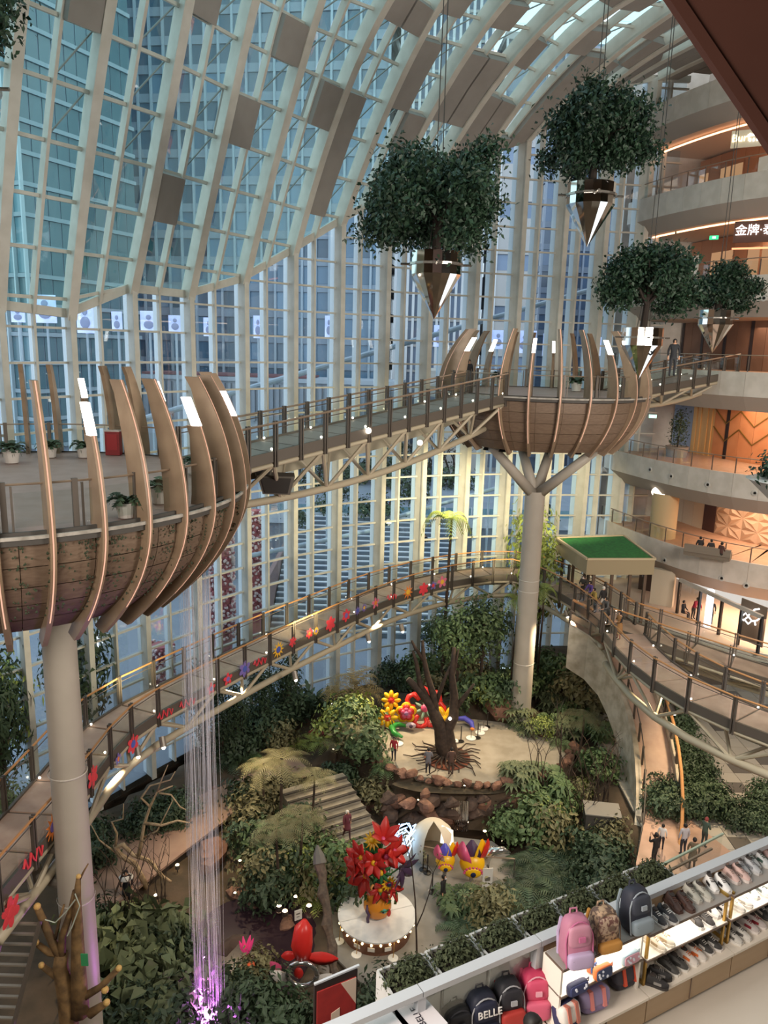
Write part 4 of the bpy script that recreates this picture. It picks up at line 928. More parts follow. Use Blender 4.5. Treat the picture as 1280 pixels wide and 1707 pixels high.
b = MB(); b.grid([[V(x, y, ground_h(x, y)-.06-(1.2 if beyond_glass(x, y) else 0)) for x in GX] for y in GY]); o = b.build('floor', M('garden_soil', '#5a4a3a', .95, col2='#443a2c', scale=.9, bump=.5, bscale=4), None, True); tag(o, kind='structure')
def onground(px, py, dz=0):
    z = -24.5
    for _ in range(12):
        p = at(px, py, z); z = ground_h(p[0], p[1])*.7+z*.3
    return V(p[0], p[1], ground_h(p[0], p[1])+dz)
m_paving = M('plaza_paving', '#a39a8a', .75, col2='#8f8675', scale=1.0, bump=.1); m_pathp = M('path_pink', '#a78a76', .75, col2='#97796a', scale=.9)
# upper round plaza
b = MB(); n = 44; ring = [V(5.4+5.75*cos(2*pi*i/n)*(1+.03*sin(5*i)), 42.2+3.75*sin(2*pi*i/n)*(1+.04*cos(3*i)), ZU+.08) for i in range(n)]
b.slab([p-V(0, 0, .3) for p in ring], (0, 0, .3)); o = b.build('floor', m_paving); tag(o, kind='structure')
# lower plaza and left path
b = MB(); b.slab([at(*p, ZL_+.02) for p in ((560,1600),(545,1480),(600,1420),(650,1385),(820,1405),(880,1450),(860,1560),(740,1640),(620,1660))][::-1], (0, 0, .1)); o = b.build('floor', M('lower_paving', '#8b867e', .7, col2='#7b756c', scale=1.2)); tag(o, kind='structure')
b = MB(); b.slab([at(*p, ZL_+.25) for p in ((120,1480),(175,1400),(300,1370),(330,1330),(420,1292),(490,1262),(520,1290),(440,1325),(360,1382),(300,1428),(210,1500),(150,1530))], (0, 0, .12)); o = b.build('floor', m_pathp); tag(o, kind='structure')
# G floor of tiles on the right, pink strip
m_tile = M('stone_tile', '#a8a194', .55, rnd=.06); m_tiled = M('stone_tile_dark', '#5d574f', .5)
gf = thing('floor', None, None, (15, 34, ZU), kind='structure')
q = MB(); q.box((0, 0, .04), (.97, .97, .12)); tl = q.mesh('tile', m_tile); td = q.mesh('tile', m_tiled)
for i in range(14):
    for j in range(20):
        x, y = 13.9+i*1.0, 32.5+j*1.0
        link('tile', td if (i*7919+j*104729+i*j*31) % 13 == 3 else tl, gf, V(x, y, ZU+.1)-WL[gf.name])
b = MB(); b.slab([at(*p, ZU+.17) for p in ((1078,1350),(1120,1345),(1190,1400),(1240,1440),(1180,1560),(1060,1560),(1060,1440))][::-1], (0, 0, .08)); o = b.build('floor', M('floor_pinkish', '#bf9b84', .6, col2='#b18e78', scale=1)); tag(o, kind='structure')
# steps
t = thing('garden_steps', 'stone steps with dark nosings climbing to the upper plaza', 'steps', at(560, 1400, ZL_))
m_st = M('step_stone', '#a09684', .8, col2='#8d8472', scale=2); m_nose = M('step_nosing', '#3f382f', .7)
A0, A1 = at(520, 1300, ZU-.1), at(597, 1432, ZL_+.1); dv = (A1-A0); dv[2] = 0; du = unit(dv); sd = V(du[1], -du[0], 0)
ns = 10; Ls = np.linalg.norm(dv)/ns
for i in range(ns):
    c = A0+du*Ls*(i+.5); z = ZU-(i+1)*.185
    wv = unit(V(.86, .5, 0)); b = MB(); P = [c-wv*1.9-du*Ls*.5, c+wv*1.9-du*Ls*.5, c+wv*1.9+du*Ls*.55, c-wv*1.9+du*Ls*.55]
    b.slab([V(p[0], p[1], z-.6) for p in P], (0, 0, .6)); b.build('step', m_st, t)
    b = MB(); b.beam(V(*(P[3])[:2], z+.01), V(*(P[2])[:2], z+.01), .16, .06); b.build('nosing', m_nose, t)
# water
m_water = M('pond_water', '#2a2018', .25, spec=.15); m_water2 = M('pond_water_left', '#33242a', .25, spec=.15)
def blob(name, c, rx, ry, z, mat, label, cat):
    b = MB(); b.add([V(c[0]+rx*cos(2*pi*i/28)*(1+.12*sin(3*2*pi*i/28)), c[1]+ry*sin(2*pi*i/28)*(1+.1*cos(2*2*pi*i/28)), z) for i in range(28)], [tuple(range(28))]); o = b.build(name, mat, loc=V(*c, z)); tag(o, label, cat, kind='stuff'); return o
blob('pond_water', (4.3, 36.4), 3.4, 2.2, ZL_-.12, m_water, 'dark pond water below the waterfall rocks', 'water')
blob('pond_water', (-5.2, 28.2), 2.6, 4.2, ZL_-.15, m_water2, 'dark pond water under the purple lit rain curtain', 'water')
o = blob('terrace_pool', (4.4, 38.5), 3.4, .7, ZU-.25, M('pool_shallow', '#5d5446', .1, spec=.8), 'shallow pool on the ledge above the waterfall', 'water')
# rocks
m_rock = M('rock_red', '#8f6a56', .9, col2='#6b4c3e', scale=1.6, bump=.7, bscale=5, rnd=.15); m_rockd = M('rock_dark', '#5d4a40', .9, col2='#43352e', scale=1.4, bump=.7, bscale=5, rnd=.15)
def rock_mesh(seed, mat):
    r = random.Random(seed); b = MB(); b.ball((0, 0, 0), 1, 10, 7); ph = [(r.uniform(-1, 1), r.uniform(-1, 1), r.uniform(-1, 1), r.uniform(.5, .95)) for _ in range(9)]; out = []
    for v in b.v:
        v = np.array(v); n = v/max(1e-6, np.linalg.norm(v)); k = 1.0
        for a in ph:
            d = n@unit(a[:3])
            if d > a[3]*.7: k = min(k, a[3]*.95/max(d, .3))
        out.append(tuple(n*k*V(1, .8, .62)))
    b.v = out; return b.mesh('rock', mat)
RK = [rock_mesh(i, m_rock) for i in range(5)]+[rock_mesh(9+i, m_rockd) for i in range(3)]
def put_rock(p, s, label, group, kind=None, rz=None):
    o = link('rock', RK[rng.randrange(5) if kind is None else kind], None, p, rng.uniform(0, 6) if rz is None else rz, (s*rng.uniform(.85, 1.25), s*rng.uniform(.85, 1.2), s*rng.uniform(.8, 1.2))); tag(o, label, 'rock', group)
for i in range(34):
    a = RAD(188+i*5.2); x, y = 5.4+6.0*cos(a), 42.2+4.0*sin(a); put_rock(V(x, y, ZU+.12+rng.uniform(-.1, .15)), rng.uniform(.28, .46), 'reddish brown rock edging the front of the upper plaza', 'rocks along the front of the upper plaza')
for i in range(30):
    x = rng.uniform(.6, 8.4); put_rock(V(x, 37.7+rng.uniform(-.25, .3)+.05*abs(x-4.3)**1.2, rng.uniform(ZL_, ZU-.35)), rng.uniform(.5, .8), 'rock of the dark waterfall wall under the upper plaza', 'rocks of the waterfall wall', rng.choice([0, 1, 5, 6, 7, 5]))
for x, y, s in ((838,1190,1.5),(905,1222,.7),(1000,1215,.8),(870,1330,.7),(955,1247,.6),(968,1255,.6),(985,1262,.6),(1000,1275,.6)):
    put_rock(onground(x, y, .1), s, 'reddish rock right of the upper plaza', 'rocks right of the upper plaza')
for x, y, s in ((360,1322,.6),(378,1312,.5),(430,1296,.6),(448,1290,.5),(415,1450,.7),(395,1490,.6),(418,1520,.6),(430,1545,.6),(440,1330,.5),(590,1330,.7),(610,1345,.6),(560,1325,.6),(640,1310,.6),(480,1545,.7),(505,1555,.6),(545,1318,.7)):
    put_rock(onground(x, y, .05), s, 'rock along the left garden stream', 'rocks along the left stream')
put_rock(onground(350, 1440, .5), 1.25, 'large smooth brown boulder seen through the rain curtain', None, 0)
put_rock(onground(385, 1590, .1), 1.2, 'big dark wet rock beside the pond of the rain curtain', None, 5)
# waterfall
b = MB()
for i in range(14):
    x = 4.1+.07*i+rng.uniform(-.03, .03); b.tube([V(x, 37.35, ZU-.35), V(x, 37.2, ZL_-.1)], .02, 4)
o = b.build('waterfall', glass('falling_water', (.9, .9, .9), .3)); tag(o, 'thin waterfall dropping into the pond between dark rocks', 'waterfall', kind='stuff')
# rain curtain
m_rain = bpy.data.materials.new('rain_strand'); m_rain.use_nodes = True; N_ = m_rain.node_tree.nodes; N_.remove(N_['Principled BSDF'])
tr = N_.new('ShaderNodeBsdfTransparent'); tl_ = N_.new('ShaderNodeBsdfTranslucent'); df = N_.new('ShaderNodeBsdfDiffuse'); mx1 = N_.new('ShaderNodeMixShader'); mx2 = N_.new('ShaderNodeMixShader'); mx1.inputs[0].default_value = .5; mx2.inputs[0].default_value = .24
tl_.inputs[0].default_value = (.95, .9, .95, 1); df.inputs[0].default_value = (.95, .9, .95, 1)
LK = m_rain.node_tree.links; LK.new(tl_.outputs[0], mx1.inputs[1]); LK.new(df.outputs[0], mx1.inputs[2]); LK.new(tr.outputs[0], mx2.inputs[1]); LK.new(mx1.outputs[0], mx2.inputs[2]); LK.new(mx2.outputs[0], N_['Material Output'].inputs[0])
b = MB(); r = random.Random(4); RC = V(-6.2, 24.4, 0)
for i in range(80):
    a = r.uniform(0, 2*pi); q = .55*math.sqrt(r.uniform(.25, 1)); x, y = RC[0]+q*cos(a)+(r.gauss(0, .05)), RC[1]+q*sin(a)*.9; zt = -7.4-.2*r.random(); zb = -25.55 if r.random() < .7 else r.uniform(-24, -16)
    b.tube([V(x, y, zt), V(x+r.gauss(0, .05), y, (zt+zb)/2), V(x+r.gauss(0, .07), y, zb)], r.uniform(.006, .014), 3, cap=False)
o = b.build('rain_curtain', m_rain); tag(o, 'column of falling water strands under the near platform, glowing purple at its foot', 'fountain', kind='stuff')
m_purp = emis('purple_bulb', '#f0a0ff', 14)
for i, (x, y) in enumerate(((336, 1580), (338, 1595), (329, 1645), (318, 1683))):
    p = at(x, y, ZL_+.1); b = MB(); b.ball(p, .11, 8, 6); o = b.build('pool_light', m_purp, loc=p); tag(o, 'glowing purple light at the foot of the rain curtain, %s from the top' % ('first', 'second', 'third', 'fourth')[i], 'light')
    q = MB(); q.lathe([(.16, -.1), (.16, .02), (.12, .03)], 10, p); q.build('ring', m_post, o)
# ------------------------------------------------------------------ plants
def merged(*bs):
    m = MB()
    for b in bs: m.add(b.v, b.f)
    return m
def star_leaf(seed, nst, R, ll):
    """clusters of long drooping leaves set like stars (umbrella plant)"""
    r = random.Random(seed); b = MB()
    for _ in range(nst):
        a, q = r.uniform(0, 2*pi), R*math.sqrt(r.random()); c = V(q*cos(a), q*sin(a), r.uniform(.25, 1.0)*R*(1.3-.5*q/R)); n = r.randint(7, 9); l = ll*r.uniform(.8, 1.2); a0 = r.random()*6
        for k in range(n):
            t = a0+2*pi*k/n; d = V(cos(t), sin(t), 0); s = V(-sin(t), cos(t), 0)*l*.17
            b.add([c, c+d*l*.55+s+V(0, 0, .04), c+d*l*.55-s+V(0, 0, .04), c+d*l+V(0, 0, -l*.35)], [(0, 2, 1), (1, 2, 3)])
    return b
def trunk_at(h, r0, lean=0, n=7): 
    b = MB(); b.tube([V(0, 0, -.3), V(lean*.3, .02, h*.4), V(lean*.7, -.03, h*.75), V(lean, 0, h)], [r0*1.2, r0, r0*.8, r0*.6], n); return b
def shift(b, dz, dx=0):
    b.v = [(x+dx, y, z+dz) for x, y, z in b.v]; return b
m_leafc = {'deep': m_grn[0], 'mid': m_grn[1], 'lime': m_grn[2], 'olive': m_grn[3], 'pale': m_grn[5], 'straw': m_grn[6], 'red': m_grn[7]}
PR = {}
def addp(key, label, cat, fol, fm, stm, sm=None): PR[key] = (label, cat, fol, fm, stm, sm)
addp('shrub', 'rounded mid green leafy shrub', 'shrub', shift(leaf_mesh(21, 900, (1, 1, .8), .26, .55, shape='dome'), .8), 'mid', stems(1, 5, .9, .7, .035), m_bark)
addp('shrubd', 'dense dark green shrub', 'shrub', shift(leaf_mesh(22, 900, (1, 1, .75), .25, .5, shape='dome'), .7), 'deep', stems(2, 5, .8, .7, .035), m_bark)
addp('shrubo', 'loose olive green shrub', 'shrub', shift(leaf_mesh(23, 800, (1, 1, .8), .24, .5, shape='dome'), .75), 'olive', stems(3, 6, .9, .8, .03), m_bark)
addp('shrubl', 'bright lime green shrub', 'shrub', shift(leaf_mesh(24, 900, (1, 1, .85), .2, .6, shape='dome'), .8), 'lime', stems(4, 5, .9, .7, .03), m_bark)
addp('broad', 'broad leaved dusty green plant', 'plant', shift(leaf_mesh(25, 260, (1, 1, .8), .62, .62, shape='dome', droop=.5), .8), 'pale', stems(5, 6, .9, .6, .03), m_bark)
addp('fern', 'arching green fern', 'fern', shift(frond_mesh(26, 15, 1.0, .8, 13, .26), .1), 'mid', stems(6, 2, .15, .2, .06), m_bark)
addp('fernd', 'large dark long fronded fern', 'fern', shift(frond_mesh(27, 20, 1.1, .7, 16, .22), .15), 'deep', stems(7, 2, .2, .2, .08), m_bark)
addp('ferny', 'lamp lit yellow green fern', 'fern', shift(frond_mesh(28, 14, 1.0, .8, 12, .26), .1), 'lime', stems(8, 2, .15, .2, .06), m_bark)
addp('star', 'pale starry leaved umbrella plant', 'plant', star_leaf(29, 34, .9, .42), 'pale', stems(9, 9, .9, .9, .025), m_bark)
addp('stard', 'green starry leaved umbrella plant', 'plant', star_leaf(30, 34, .9, .42), 'mid', stems(10, 9, .9, .9, .025), m_bark)
addp('straw', 'straw coloured feathery palm', 'palm', shift(frond_mesh(31, 26, 1.2, 1.0, 14, .2, wid=.03), .9), 'straw', trunk_at(1.0, .1), m_barkl)
addp('spiky', 'dark spiky sword leaved plant', 'plant', frond_mesh(32, 26, .9, 1.8, 5, .16, arch=.35, wid=.5), 'deep', stems(11, 1, .2, .1, .08), m_bark)
addp('feather', 'slim flat crowned feathery tree', 'tree', shift(merged(frond_mesh(33, 12, 1.25, .25, 16, .24, wid=.03), shift(frond_mesh(34, 9, 1.0, .3, 14, .24, wid=.03), -.35, .2)), 3.0), 'olive', trunk_at(3.0, .06, .1), m_bark)
addp('treefern', 'lit tree fern on a thin trunk', 'tree fern', shift(frond_mesh(35, 11, 1.3, .45, 16, .3, arch=1.1), 4.0), 'lime', trunk_at(4.0, .08, -.15), m_bark)
addp('tall', 'tall dark drooping tree', 'tree', shift(leaf_mesh(36, 1500, (1.1, 1.1, 2.4), .3, .35, droop=.5), 4.4), 'deep', merged(trunk_at(5.2, .1), shift(stems(12, 6, 2.4, 1.4, .03), 2.6)), m_bark)
addp('tallm', 'tall bushy tree with mid green crown', 'tree', shift(leaf_mesh(37, 1600, (1.5, 1.4, 1.7), .27, .5), 3.8), 'mid', merged(trunk_at(4.2, .09), shift(stems(13, 7, 2.0, 1.6, .03), 2.2)), m_bark)
addp('talll', 'tall lamp lit yellow green tree', 'tree', shift(leaf_mesh(38, 1000, (1.4, 1.3, 1.6), .26, .55), 4.4), 'lime', merged(trunk_at(5.0, .07), shift(stems(14, 8, 2.0, 1.6, .025), 2.8)), m_bark)
addp('bare', 'bare twiggy sapling', 'sapling', stems(15, 5, 3.6, 1.0, .035, .8, 4), 'bark', trunk_at(1.2, .05), m_bark)
addp('brom', 'red leaved bromeliad', 'plant', frond_mesh(39, 12, .45, 1.0, 4, .3, wid=.6), 'red', stems(16, 1, .1, .1, .05), m_bark)
PRO = {}
def put(key, px, py, s, where, group=None, dz=0, p=None, rz=None):
    lab, cat, fol, fm, stm, smt = PR[key]
    nm = {'palm': 'palm', 'tree fern': 'tree_fern'}.get(cat, cat)
    if key not in PRO:
        mat = m_bark if fm == 'bark' else m_leafc[fm]
        PRO[key] = (fol.mesh('foliage', mat), stm.mesh('stem', smt or m_bark))
    p = onground(px, py, dz) if p is None else p
    t = link(nm, None, None, p, rng.uniform(0, 6.28) if rz is None else rz, s if not np.isscalar(s) else s*rng.uniform(.93, 1.07)); WL[t.name] = V(0, 0, 0)
    L_ = lab+' '+where; tag(t, L_, cat, L_)
    link('foliage' if fm != 'bark' else 'twigs', PRO[key][0], t); link('stem', PRO[key][1], t)
    return t
W1 = 'on the slope by the forked column'
for k, x, y, s in (('star',905,1165,1.3),('star',930,1190,1.2),('stard',880,1150,1.4),('star',860,1200,1.1),('stard',915,1215,1.1),('star',890,1225,1.0),('shrub',860,1160,1.5),('shrub',940,1150,1.5),('shrubd',850,1185,1.2),('stard',955,1200,1.2),('star',940,1225,1.0),('shrubl',902,1228,.8),('fern',870,1212,1.2),('fern',935,1245,1.1),('shrubo',960,1170,1.5),('shrubo',985,1195,1.4),('shrubd',1000,1180,1.5),('stard',990,1230,1.2),('fernd',965,1225,1.4),('shrub',895,1135,1.5),('stard',925,1140,1.4)): put(k, x, y, s, W1)
W2 = 'behind the flower sculptures'
for k, x, y, s in (('shrub',700,1150,1.6),('shrub',740,1145,1.8),('shrubo',780,1150,1.7),('shrub',800,1170,1.5),('shrubl',790,1185,1.0),('tallm',760,1160,1.1),('tallm',800,1165,1.1),('shrub',820,1190,1.2),('fern',760,1185,1.3),('shrubd',650,1140,1.3),('shrubd',680,1150,1.3),('tall',790,1130,1.0),('shrubo',720,1170,1.2),('tallm',730,1130,1.0)): put(k, x, y, s, W2)
W3 = 'along the glass wall left of the sculptures'
for k, x, y, s in (('straw',592,1180,2.0),('straw',560,1185,1.4),('spiky',520,1190,1.7),('spiky',545,1195,1.5),('spiky',500,1200,1.5),('shrubd',480,1200,1.4),('tall',438,1230,.8),('tall',480,1210,.75),('shrubd',450,1225,1.4),('shrubd',420,1240,1.5),('fern',455,1235,1.4),('fern',425,1235,1.5),('ferny',520,1240,1.2),('ferny',540,1245,1.1),('ferny',495,1246,1.1),('shrubd',400,1260,1.4),('shrubo',470,1245,1.2),('brom',522,1222,1.0),('brom',540,1226,1.0),('fernd',385,1275,1.4),('shrubd',370,1265,1.4),('tall',395,1270,.75),('tall',372,1280,.65),('fern',410,1270,1.4),('straw',610,1190,1.3)): put(k, x, y, s, W3)
W4 = 'left of the upper plaza'
for k, x, y, s in (('shrubl',570,1235,1.5),('shrub',588,1240,1.5),('shrubl',590,1220,1.5),('shrub',610,1265,1.4),('feather',560,1270,1.0),('feather',595,1290,1.0),('shrubo',580,1285,1.2),('shrubd',570,1310,1.1),('fern',600,1312,1.2),('brom',585,1305,1.0),('brom',605,1330,1.0),('brom',620,1335,.9),('brom',572,1318,.9),('shrubo',620,1300,1.1),('fern',640,1325,1.0),('fern',640,1290,.8)): put(k, x, y, s, W4)
W5 = 'in the beds left of the steps'
for k, x, y, s in (('feather',470,1400,1.5),('feather',520,1400,1.3),('feather',440,1380,1.3),('feather',500,1470,1.3),('feather',465,1500,1.3),('shrubo',440,1360,1.4),('shrubo',420,1390,1.4),('shrubd',430,1420,1.4),('shrub',455,1440,1.3),('shrubd',470,1470,1.3),('shrub',500,1430,1.3),('shrub',560,1470,1.3),('shrubl',570,1480,1.2),('shrub',590,1490,1.2),('shrubd',575,1510,1.1),('shrubo',545,1490,1.2),('shrubo',440,1480,1.3),('shrubd',445,1510,1.2),('ferny',520,1505,1.1),('shrubl',505,1460,.9),('shrubd',410,1350,1.2),('shrubo',480,1340,1.2),('shrubo',540,1440,1.0),('shrubd',500,1380,1.1),('ferny',445,1410,.8),('fern',395,1400,1.1)): put(k, x, y, s, W5)
W6 = 'by the stepping path at the far left'
for k, x, y, s in (('shrubd',250,1370,1.0),('shrubd',280,1385,.9),('shrubd',300,1362,1.0),('shrubd',230,1395,.9),('broad',200,1590,1.2),('broad',240,1600,1.2),('broad',190,1640,1.3),('broad',250,1650,1.2),('broad',215,1690,1.3),('broad',280,1570,1.0),('broad',320,1665,.9),('broad',345,1690,1.0),('broad',275,1705,1.1),('shrubd',230,1720,1.3),('shrubd',290,1725,1.2),('shrubd',180,1720,1.3),('broad',160,1610,1.1),('shrubd',200,1560,.8),('shrubl',218,1535,.5),('shrubd',160,1560,1.0),('shrubd',155,1450,1.1),('shrubd',160,1410,1.0),('shrubd',270,1620,1.2),('shrubd',310,1620,1.0),('bare',190,1560,1.1),('bare',235,1560,1.1),('bare',270,1500,.8)): put(k, x, y, s, W6)
W7 = 'on the right bank of the pond'
for k, x, y, s in (('stard',870,1370,1.5),('stard',900,1350,1.5),('star',860,1345,1.2),('shrub',880,1400,1.5),('shrubl',900,1385,1.2),('shrub',920,1365,1.4),('shrub',850,1400,1.1),('fernd',895,1450,1.6),('fernd',930,1460,1.7),('fernd',870,1450,1.3),('fernd',960,1440,1.5),('shrubd',985,1440,1.3),('shrubo',920,1410,1.3),('fernd',960,1480,1.5),('fernd',900,1490,1.6),('fernd',935,1505,1.6),('fernd',880,1525,1.5),('shrubd',1000,1470,1.2),('shrubd',990,1500,1.2),('fern',945,1390,1.2),('shrubo',965,1350,1.2),('shrubl',975,1330,.7),('ferny',1015,1290,.8),('shrub',1000,1300,1.0),('shrub',985,1285,.9),('bare',965,1400,1.1),('bare',985,1380,1.2),('bare',1005,1345,1.0),('bare',895,1300,.9),('bare',940,1350,1.5),('fern',940,1315,1.1),('shrubo',1020,1420,1.1),('shrubd',1030,1450,1.0),('fernd',1010,1530,1.4),('fernd',850,1500,1.2)): put(k, x, y, s, W7)
W8 = 'in the hedge bed beside the ramp'
for x in range(1084, 1212, 17):
    for y in range(1200, 1378, 20):
        lo = 1080+(y-1200)*.10; hi = 1128+(y-1200)*.48
        if lo < x < hi: put('shrubd', x+(y % 3-1)*5, y, .85, W8, p=at(x, y, ZU+.1))
for x, y in ((1235,1370),(1255,1350),(1270,1330),(1262,1372),(1280,1350),(1285,1320)): put('shrubd', x, y+14, .8, 'in the lower hedge near the shop rail', p=at(x, y+14, ZU+.1))
W9 = 'beside the round white table'
for k, x, y, s in (('fernd',770,1560,1.5),('stard',770,1520,1.3),('shrubo',820,1540,1.2),('fernd',800,1570,1.4),('shrubd',585,1720,1.0),('shrubo',430,1640,1.0),('shrubd',470,1740,1.2),('shrubd',400,1690,1.2),('shrubd',530,1745,1.1),('shrubd',640,1690,1.1),('fern',690,1650,.7),('shrubd',440,1720,1.3),('shrubd',360,1720,1.2)): put(k, x, y, s, W9)
# trees standing against the glass
for k, x, y, s, w in (('tall',150,1330,(1.3,1.3,1.75),'between the near column and the glass'),('tall',125,1310,(1.2,1.2,1.6),'right behind the near column'),('tall',345,1265,1.0,'behind the rain curtain'),('talll',875,1130,(1.3,1.3,2.3),'beside the forked column'),('talll',890,1150,(1.2,1.2,1.9),'beside the forked column'),('treefern',735,1150,(1.5,1.5,3.1),'rising past the lower walkway'),('treefern',850,1165,(.9,.9,1.7),'in front of the forked column'),('treefern',893,1170,(1.0,1.0,2.0),'right of the forked column'),('feather',965,1260,1.3,'on the slope near the ramp'),('tall',15,1420,(1.2,1.2,1.6),'at the far left edge'),('talll',10,1400,(1.1,1.1,1.7),'at the far left edge'),('tallm',20,1440,.85,'at the far left edge'),('fern',350,1240,1.5,'above the walkway at the glass')): put(k, x, y, s, w)
# ------------------------------------------------------------------ garden features
def limb(b, pts, r0, r1, n=8): b.tube(pts, [r0+(r1-r0)*i/(len(pts)-1) for i in range(len(pts))], n)
# big bare tree on the upper plaza
tb = at(742, 1262, ZU+.1); t = thing('bare_tree', 'big bare brown tree with spreading roots on the upper plaza', 'tree', tb)
def T(px, py, k=0): return atY(px, py, tb[1]+k)
b = MB()
limb(b, [tb+V(.1, 0, -.1), T(738, 1240), T(735, 1215), T(726, 1195), T(718, 1175), T(700, 1152), T(680, 1132)], .55, .16, 10)
limb(b, [tb+V(.35, .1, -.1), T(748, 1240), T(745, 1215), T(756, 1195), T(757, 1160), T(753, 1125), T(757, 1080)], .5, .12, 10)
limb(b, [T(726, 1200), T(724, 1165), T(712, 1125), T(706, 1095), T(704, 1068)], .26, .08); limb(b, [T(706, 1100), T(692, 1080), T(686, 1068)], .12, .06)
limb(b, [T(718, 1175), T(700, 1140), T(694, 1105), T(688, 1085)], .2, .07); limb(b, [T(756, 1185), T(775, 1160), T(790, 1140)], .2, .07); limb(b, [T(727, 1170), T(738, 1140), T(750, 1110)], .15, .06)
limb(b, [T(754, 1130), T(760, 1105), T(764, 1082)], .12, .05); b.build('trunk', m_bark, t, True)
b = MB(); r = random.Random(3)
for i in range(26):
    a = 2*pi*i/26+r.uniform(-.1, .1); L = r.uniform(1.0, 2.0); p0 = tb+V(.5*cos(a), .5*sin(a), .25)
    limb(b, [p0, p0+V(cos(a)*L*.4, sin(a)*L*.4, -.1), p0+V(cos(a+.2)*L*.75, sin(a+.2)*L*.75, -.2+.1*r.random()), p0+V(cos(a)*L, sin(a)*L, -.24)], .075, .02, 6)
b.build('roots', m_bark, t)
b = MB(); b.lathe([(1.35, 0), (1.35, .06), (.01, .1)], 30, tb+V(.1, -.1, 0)); b.build('soil_bed', M('soil_red', '#7a4632', .9), t)
b = MB(); b.ball(T(750, 1198, -.6), .1, 8, 6); b.build('spot_bulb', m_lampw, t)
# cut tree at lower left, warm lit
tb = at(112, 1680, -24.5); t = thing('pollarded_tree', 'lopped tree with pale sawn branch ends at the lower left', 'tree', tb)
k = tb[1]-.0
def T(px, py, kk=0): return atY(px, py, 20.5+kk)
base = atY(118, 1740, 20.5)
b = MB()
limb(b, [base+V(0, 0, -4), base, T(110, 1660), T(100, 1610), T(103, 1590)], .34, .2, 9)
limb(b, [T(133, 1690), T(131, 1630), T(129, 1560), T(128, 1500), T(131, 1462)], .3, .07, 9)
limb(b, [T(102, 1610), T(104, 1560), T(118, 1520), T(125, 1485)], .14, .08); limb(b, [T(103, 1600), T(85, 1565), T(72, 1535), T(62, 1512)], .15, .1)
limb(b, [T(104, 1590), T(82, 1588), T(68, 1578), T(60, 1572)], .12, .08); limb(b, [T(110, 1640), T(90, 1625), T(70, 1610)], .12, .09); limb(b, [T(140, 1662), T(168, 1645), T(197, 1615)], .13, .09)
limb(b, [T(92, 1565), T(100, 1530), T(107, 1508)], .06, .03); limb(b, [T(131, 1470), T(140, 1452), T(147, 1440)], .04, .02, 5); limb(b, [T(150, 1690), T(165, 1680), T(178, 1672)], .16, .1)
b.build('trunk', M('bark_golden', '#8a6c44', .85, col2='#5f4a30', scale=3, bump=.6), t, True)
for x, y, rr_ in ((62, 1511, .11), (60, 1571, .1), (69, 1609, .1), (198, 1614, .1), (131, 1461, .08), (175, 1650, .12), (178, 1671, .11)):
    b = MB(); b.ball(T(x, y, -.05), rr_, 10, 6); b.build('sawn_end', M('sawn_wood', '#d8b06a', .7), t)
b = MB(); b.box(T(141, 1600, -.4), (.22, .03, .42)); b.build('tag_board', M('tag_green', '#3f9a62', .5), t)
b = MB(); q = [T(75, 1533, -.3), T(92, 1538, -.3), T(110, 1520, -.3), T(125, 1500, -.3)]; b.tube(q, .02, 5); q = [T(125, 1490, -.3), T(133, 1510, -.3), T(120, 1545, -.3), T(112, 1560, -.3)]; b.tube(q, .02, 5); b.build('wire', M('wire_pale', '#b9c4b4', .5), t)
# pale driftwood tree
t = thing('driftwood_tree', 'pale twisted driftwood tree with bleached branches left of the rain curtain', 'tree', onground(215, 1480)); y0 = WL[t.name][1]
def T(px, py, kk=0): return atY(px, py, y0+kk)
b = MB()
limb(b, [T(245, 1480), T(225, 1440), T(200, 1425), T(192, 1412), T(205, 1408), T(222, 1425), T(250, 1435)], .14, .09)
limb(b, [T(230, 1430), T(236, 1400), T(240, 1375), T(250, 1345), T(262, 1320), T(288, 1310)], .1, .03); limb(b, [T(240, 1372), T(270, 1376), T(296, 1368), T(316, 1372)], .08, .03)
limb(b, [T(250, 1345), T(235, 1330), T(250, 1310), T(284, 1300), T(292, 1286)], .06, .02); limb(b, [T(192, 1412), T(195, 1390), T(186, 1370), T(205, 1365), T(206, 1340)], .07, .02)
limb(b, [T(200, 1425), T(180, 1412), T(165, 1400), T(152, 1375)], .06, .02); limb(b, [T(265, 1322), T(285, 1325), T(300, 1345), T(310, 1350)], .05, .02); limb(b, [T(250, 1436), T(270, 1460), T(285, 1470)], .1, .06); limb(b, [T(236, 1398), T(262, 1385), T(275, 1360), T(290, 1330)], .05, .02); limb(b, [T(262, 1320), T(270, 1298), T(280, 1275)], .04, .015)
b.build('branches', M('driftwood', '#c9b08e', .8, col2='#a58c6a', scale=4), t, True)
# reclining striped parasol post / carved post
t = thing('carved_post', 'tall leaning carved wooden post by the round table', 'post', at(560, 1650, ZL_)); 
p, q = at(562, 1650, ZL_), atY(533, 1440, 29.2)
b = MB(); d = q-p; pts = [p+d*i/12+V(.06*sin(i*1.9), 0, 0) for i in range(13)]; b.tube(pts, [.2+.05*sin(i*2.3) for i in range(13)], 8); b.build('shaft', M('carved_wood', '#6d5c4c', .8, col2='#50443a', scale=5, bump=.5), t)
b = MB(); b.tube([q, q+unit(d)*.35, q+unit(d)*.75], [.3, .24, .05], 8); b.build('cap', M('post_cap', '#6f6a62', .7), t)
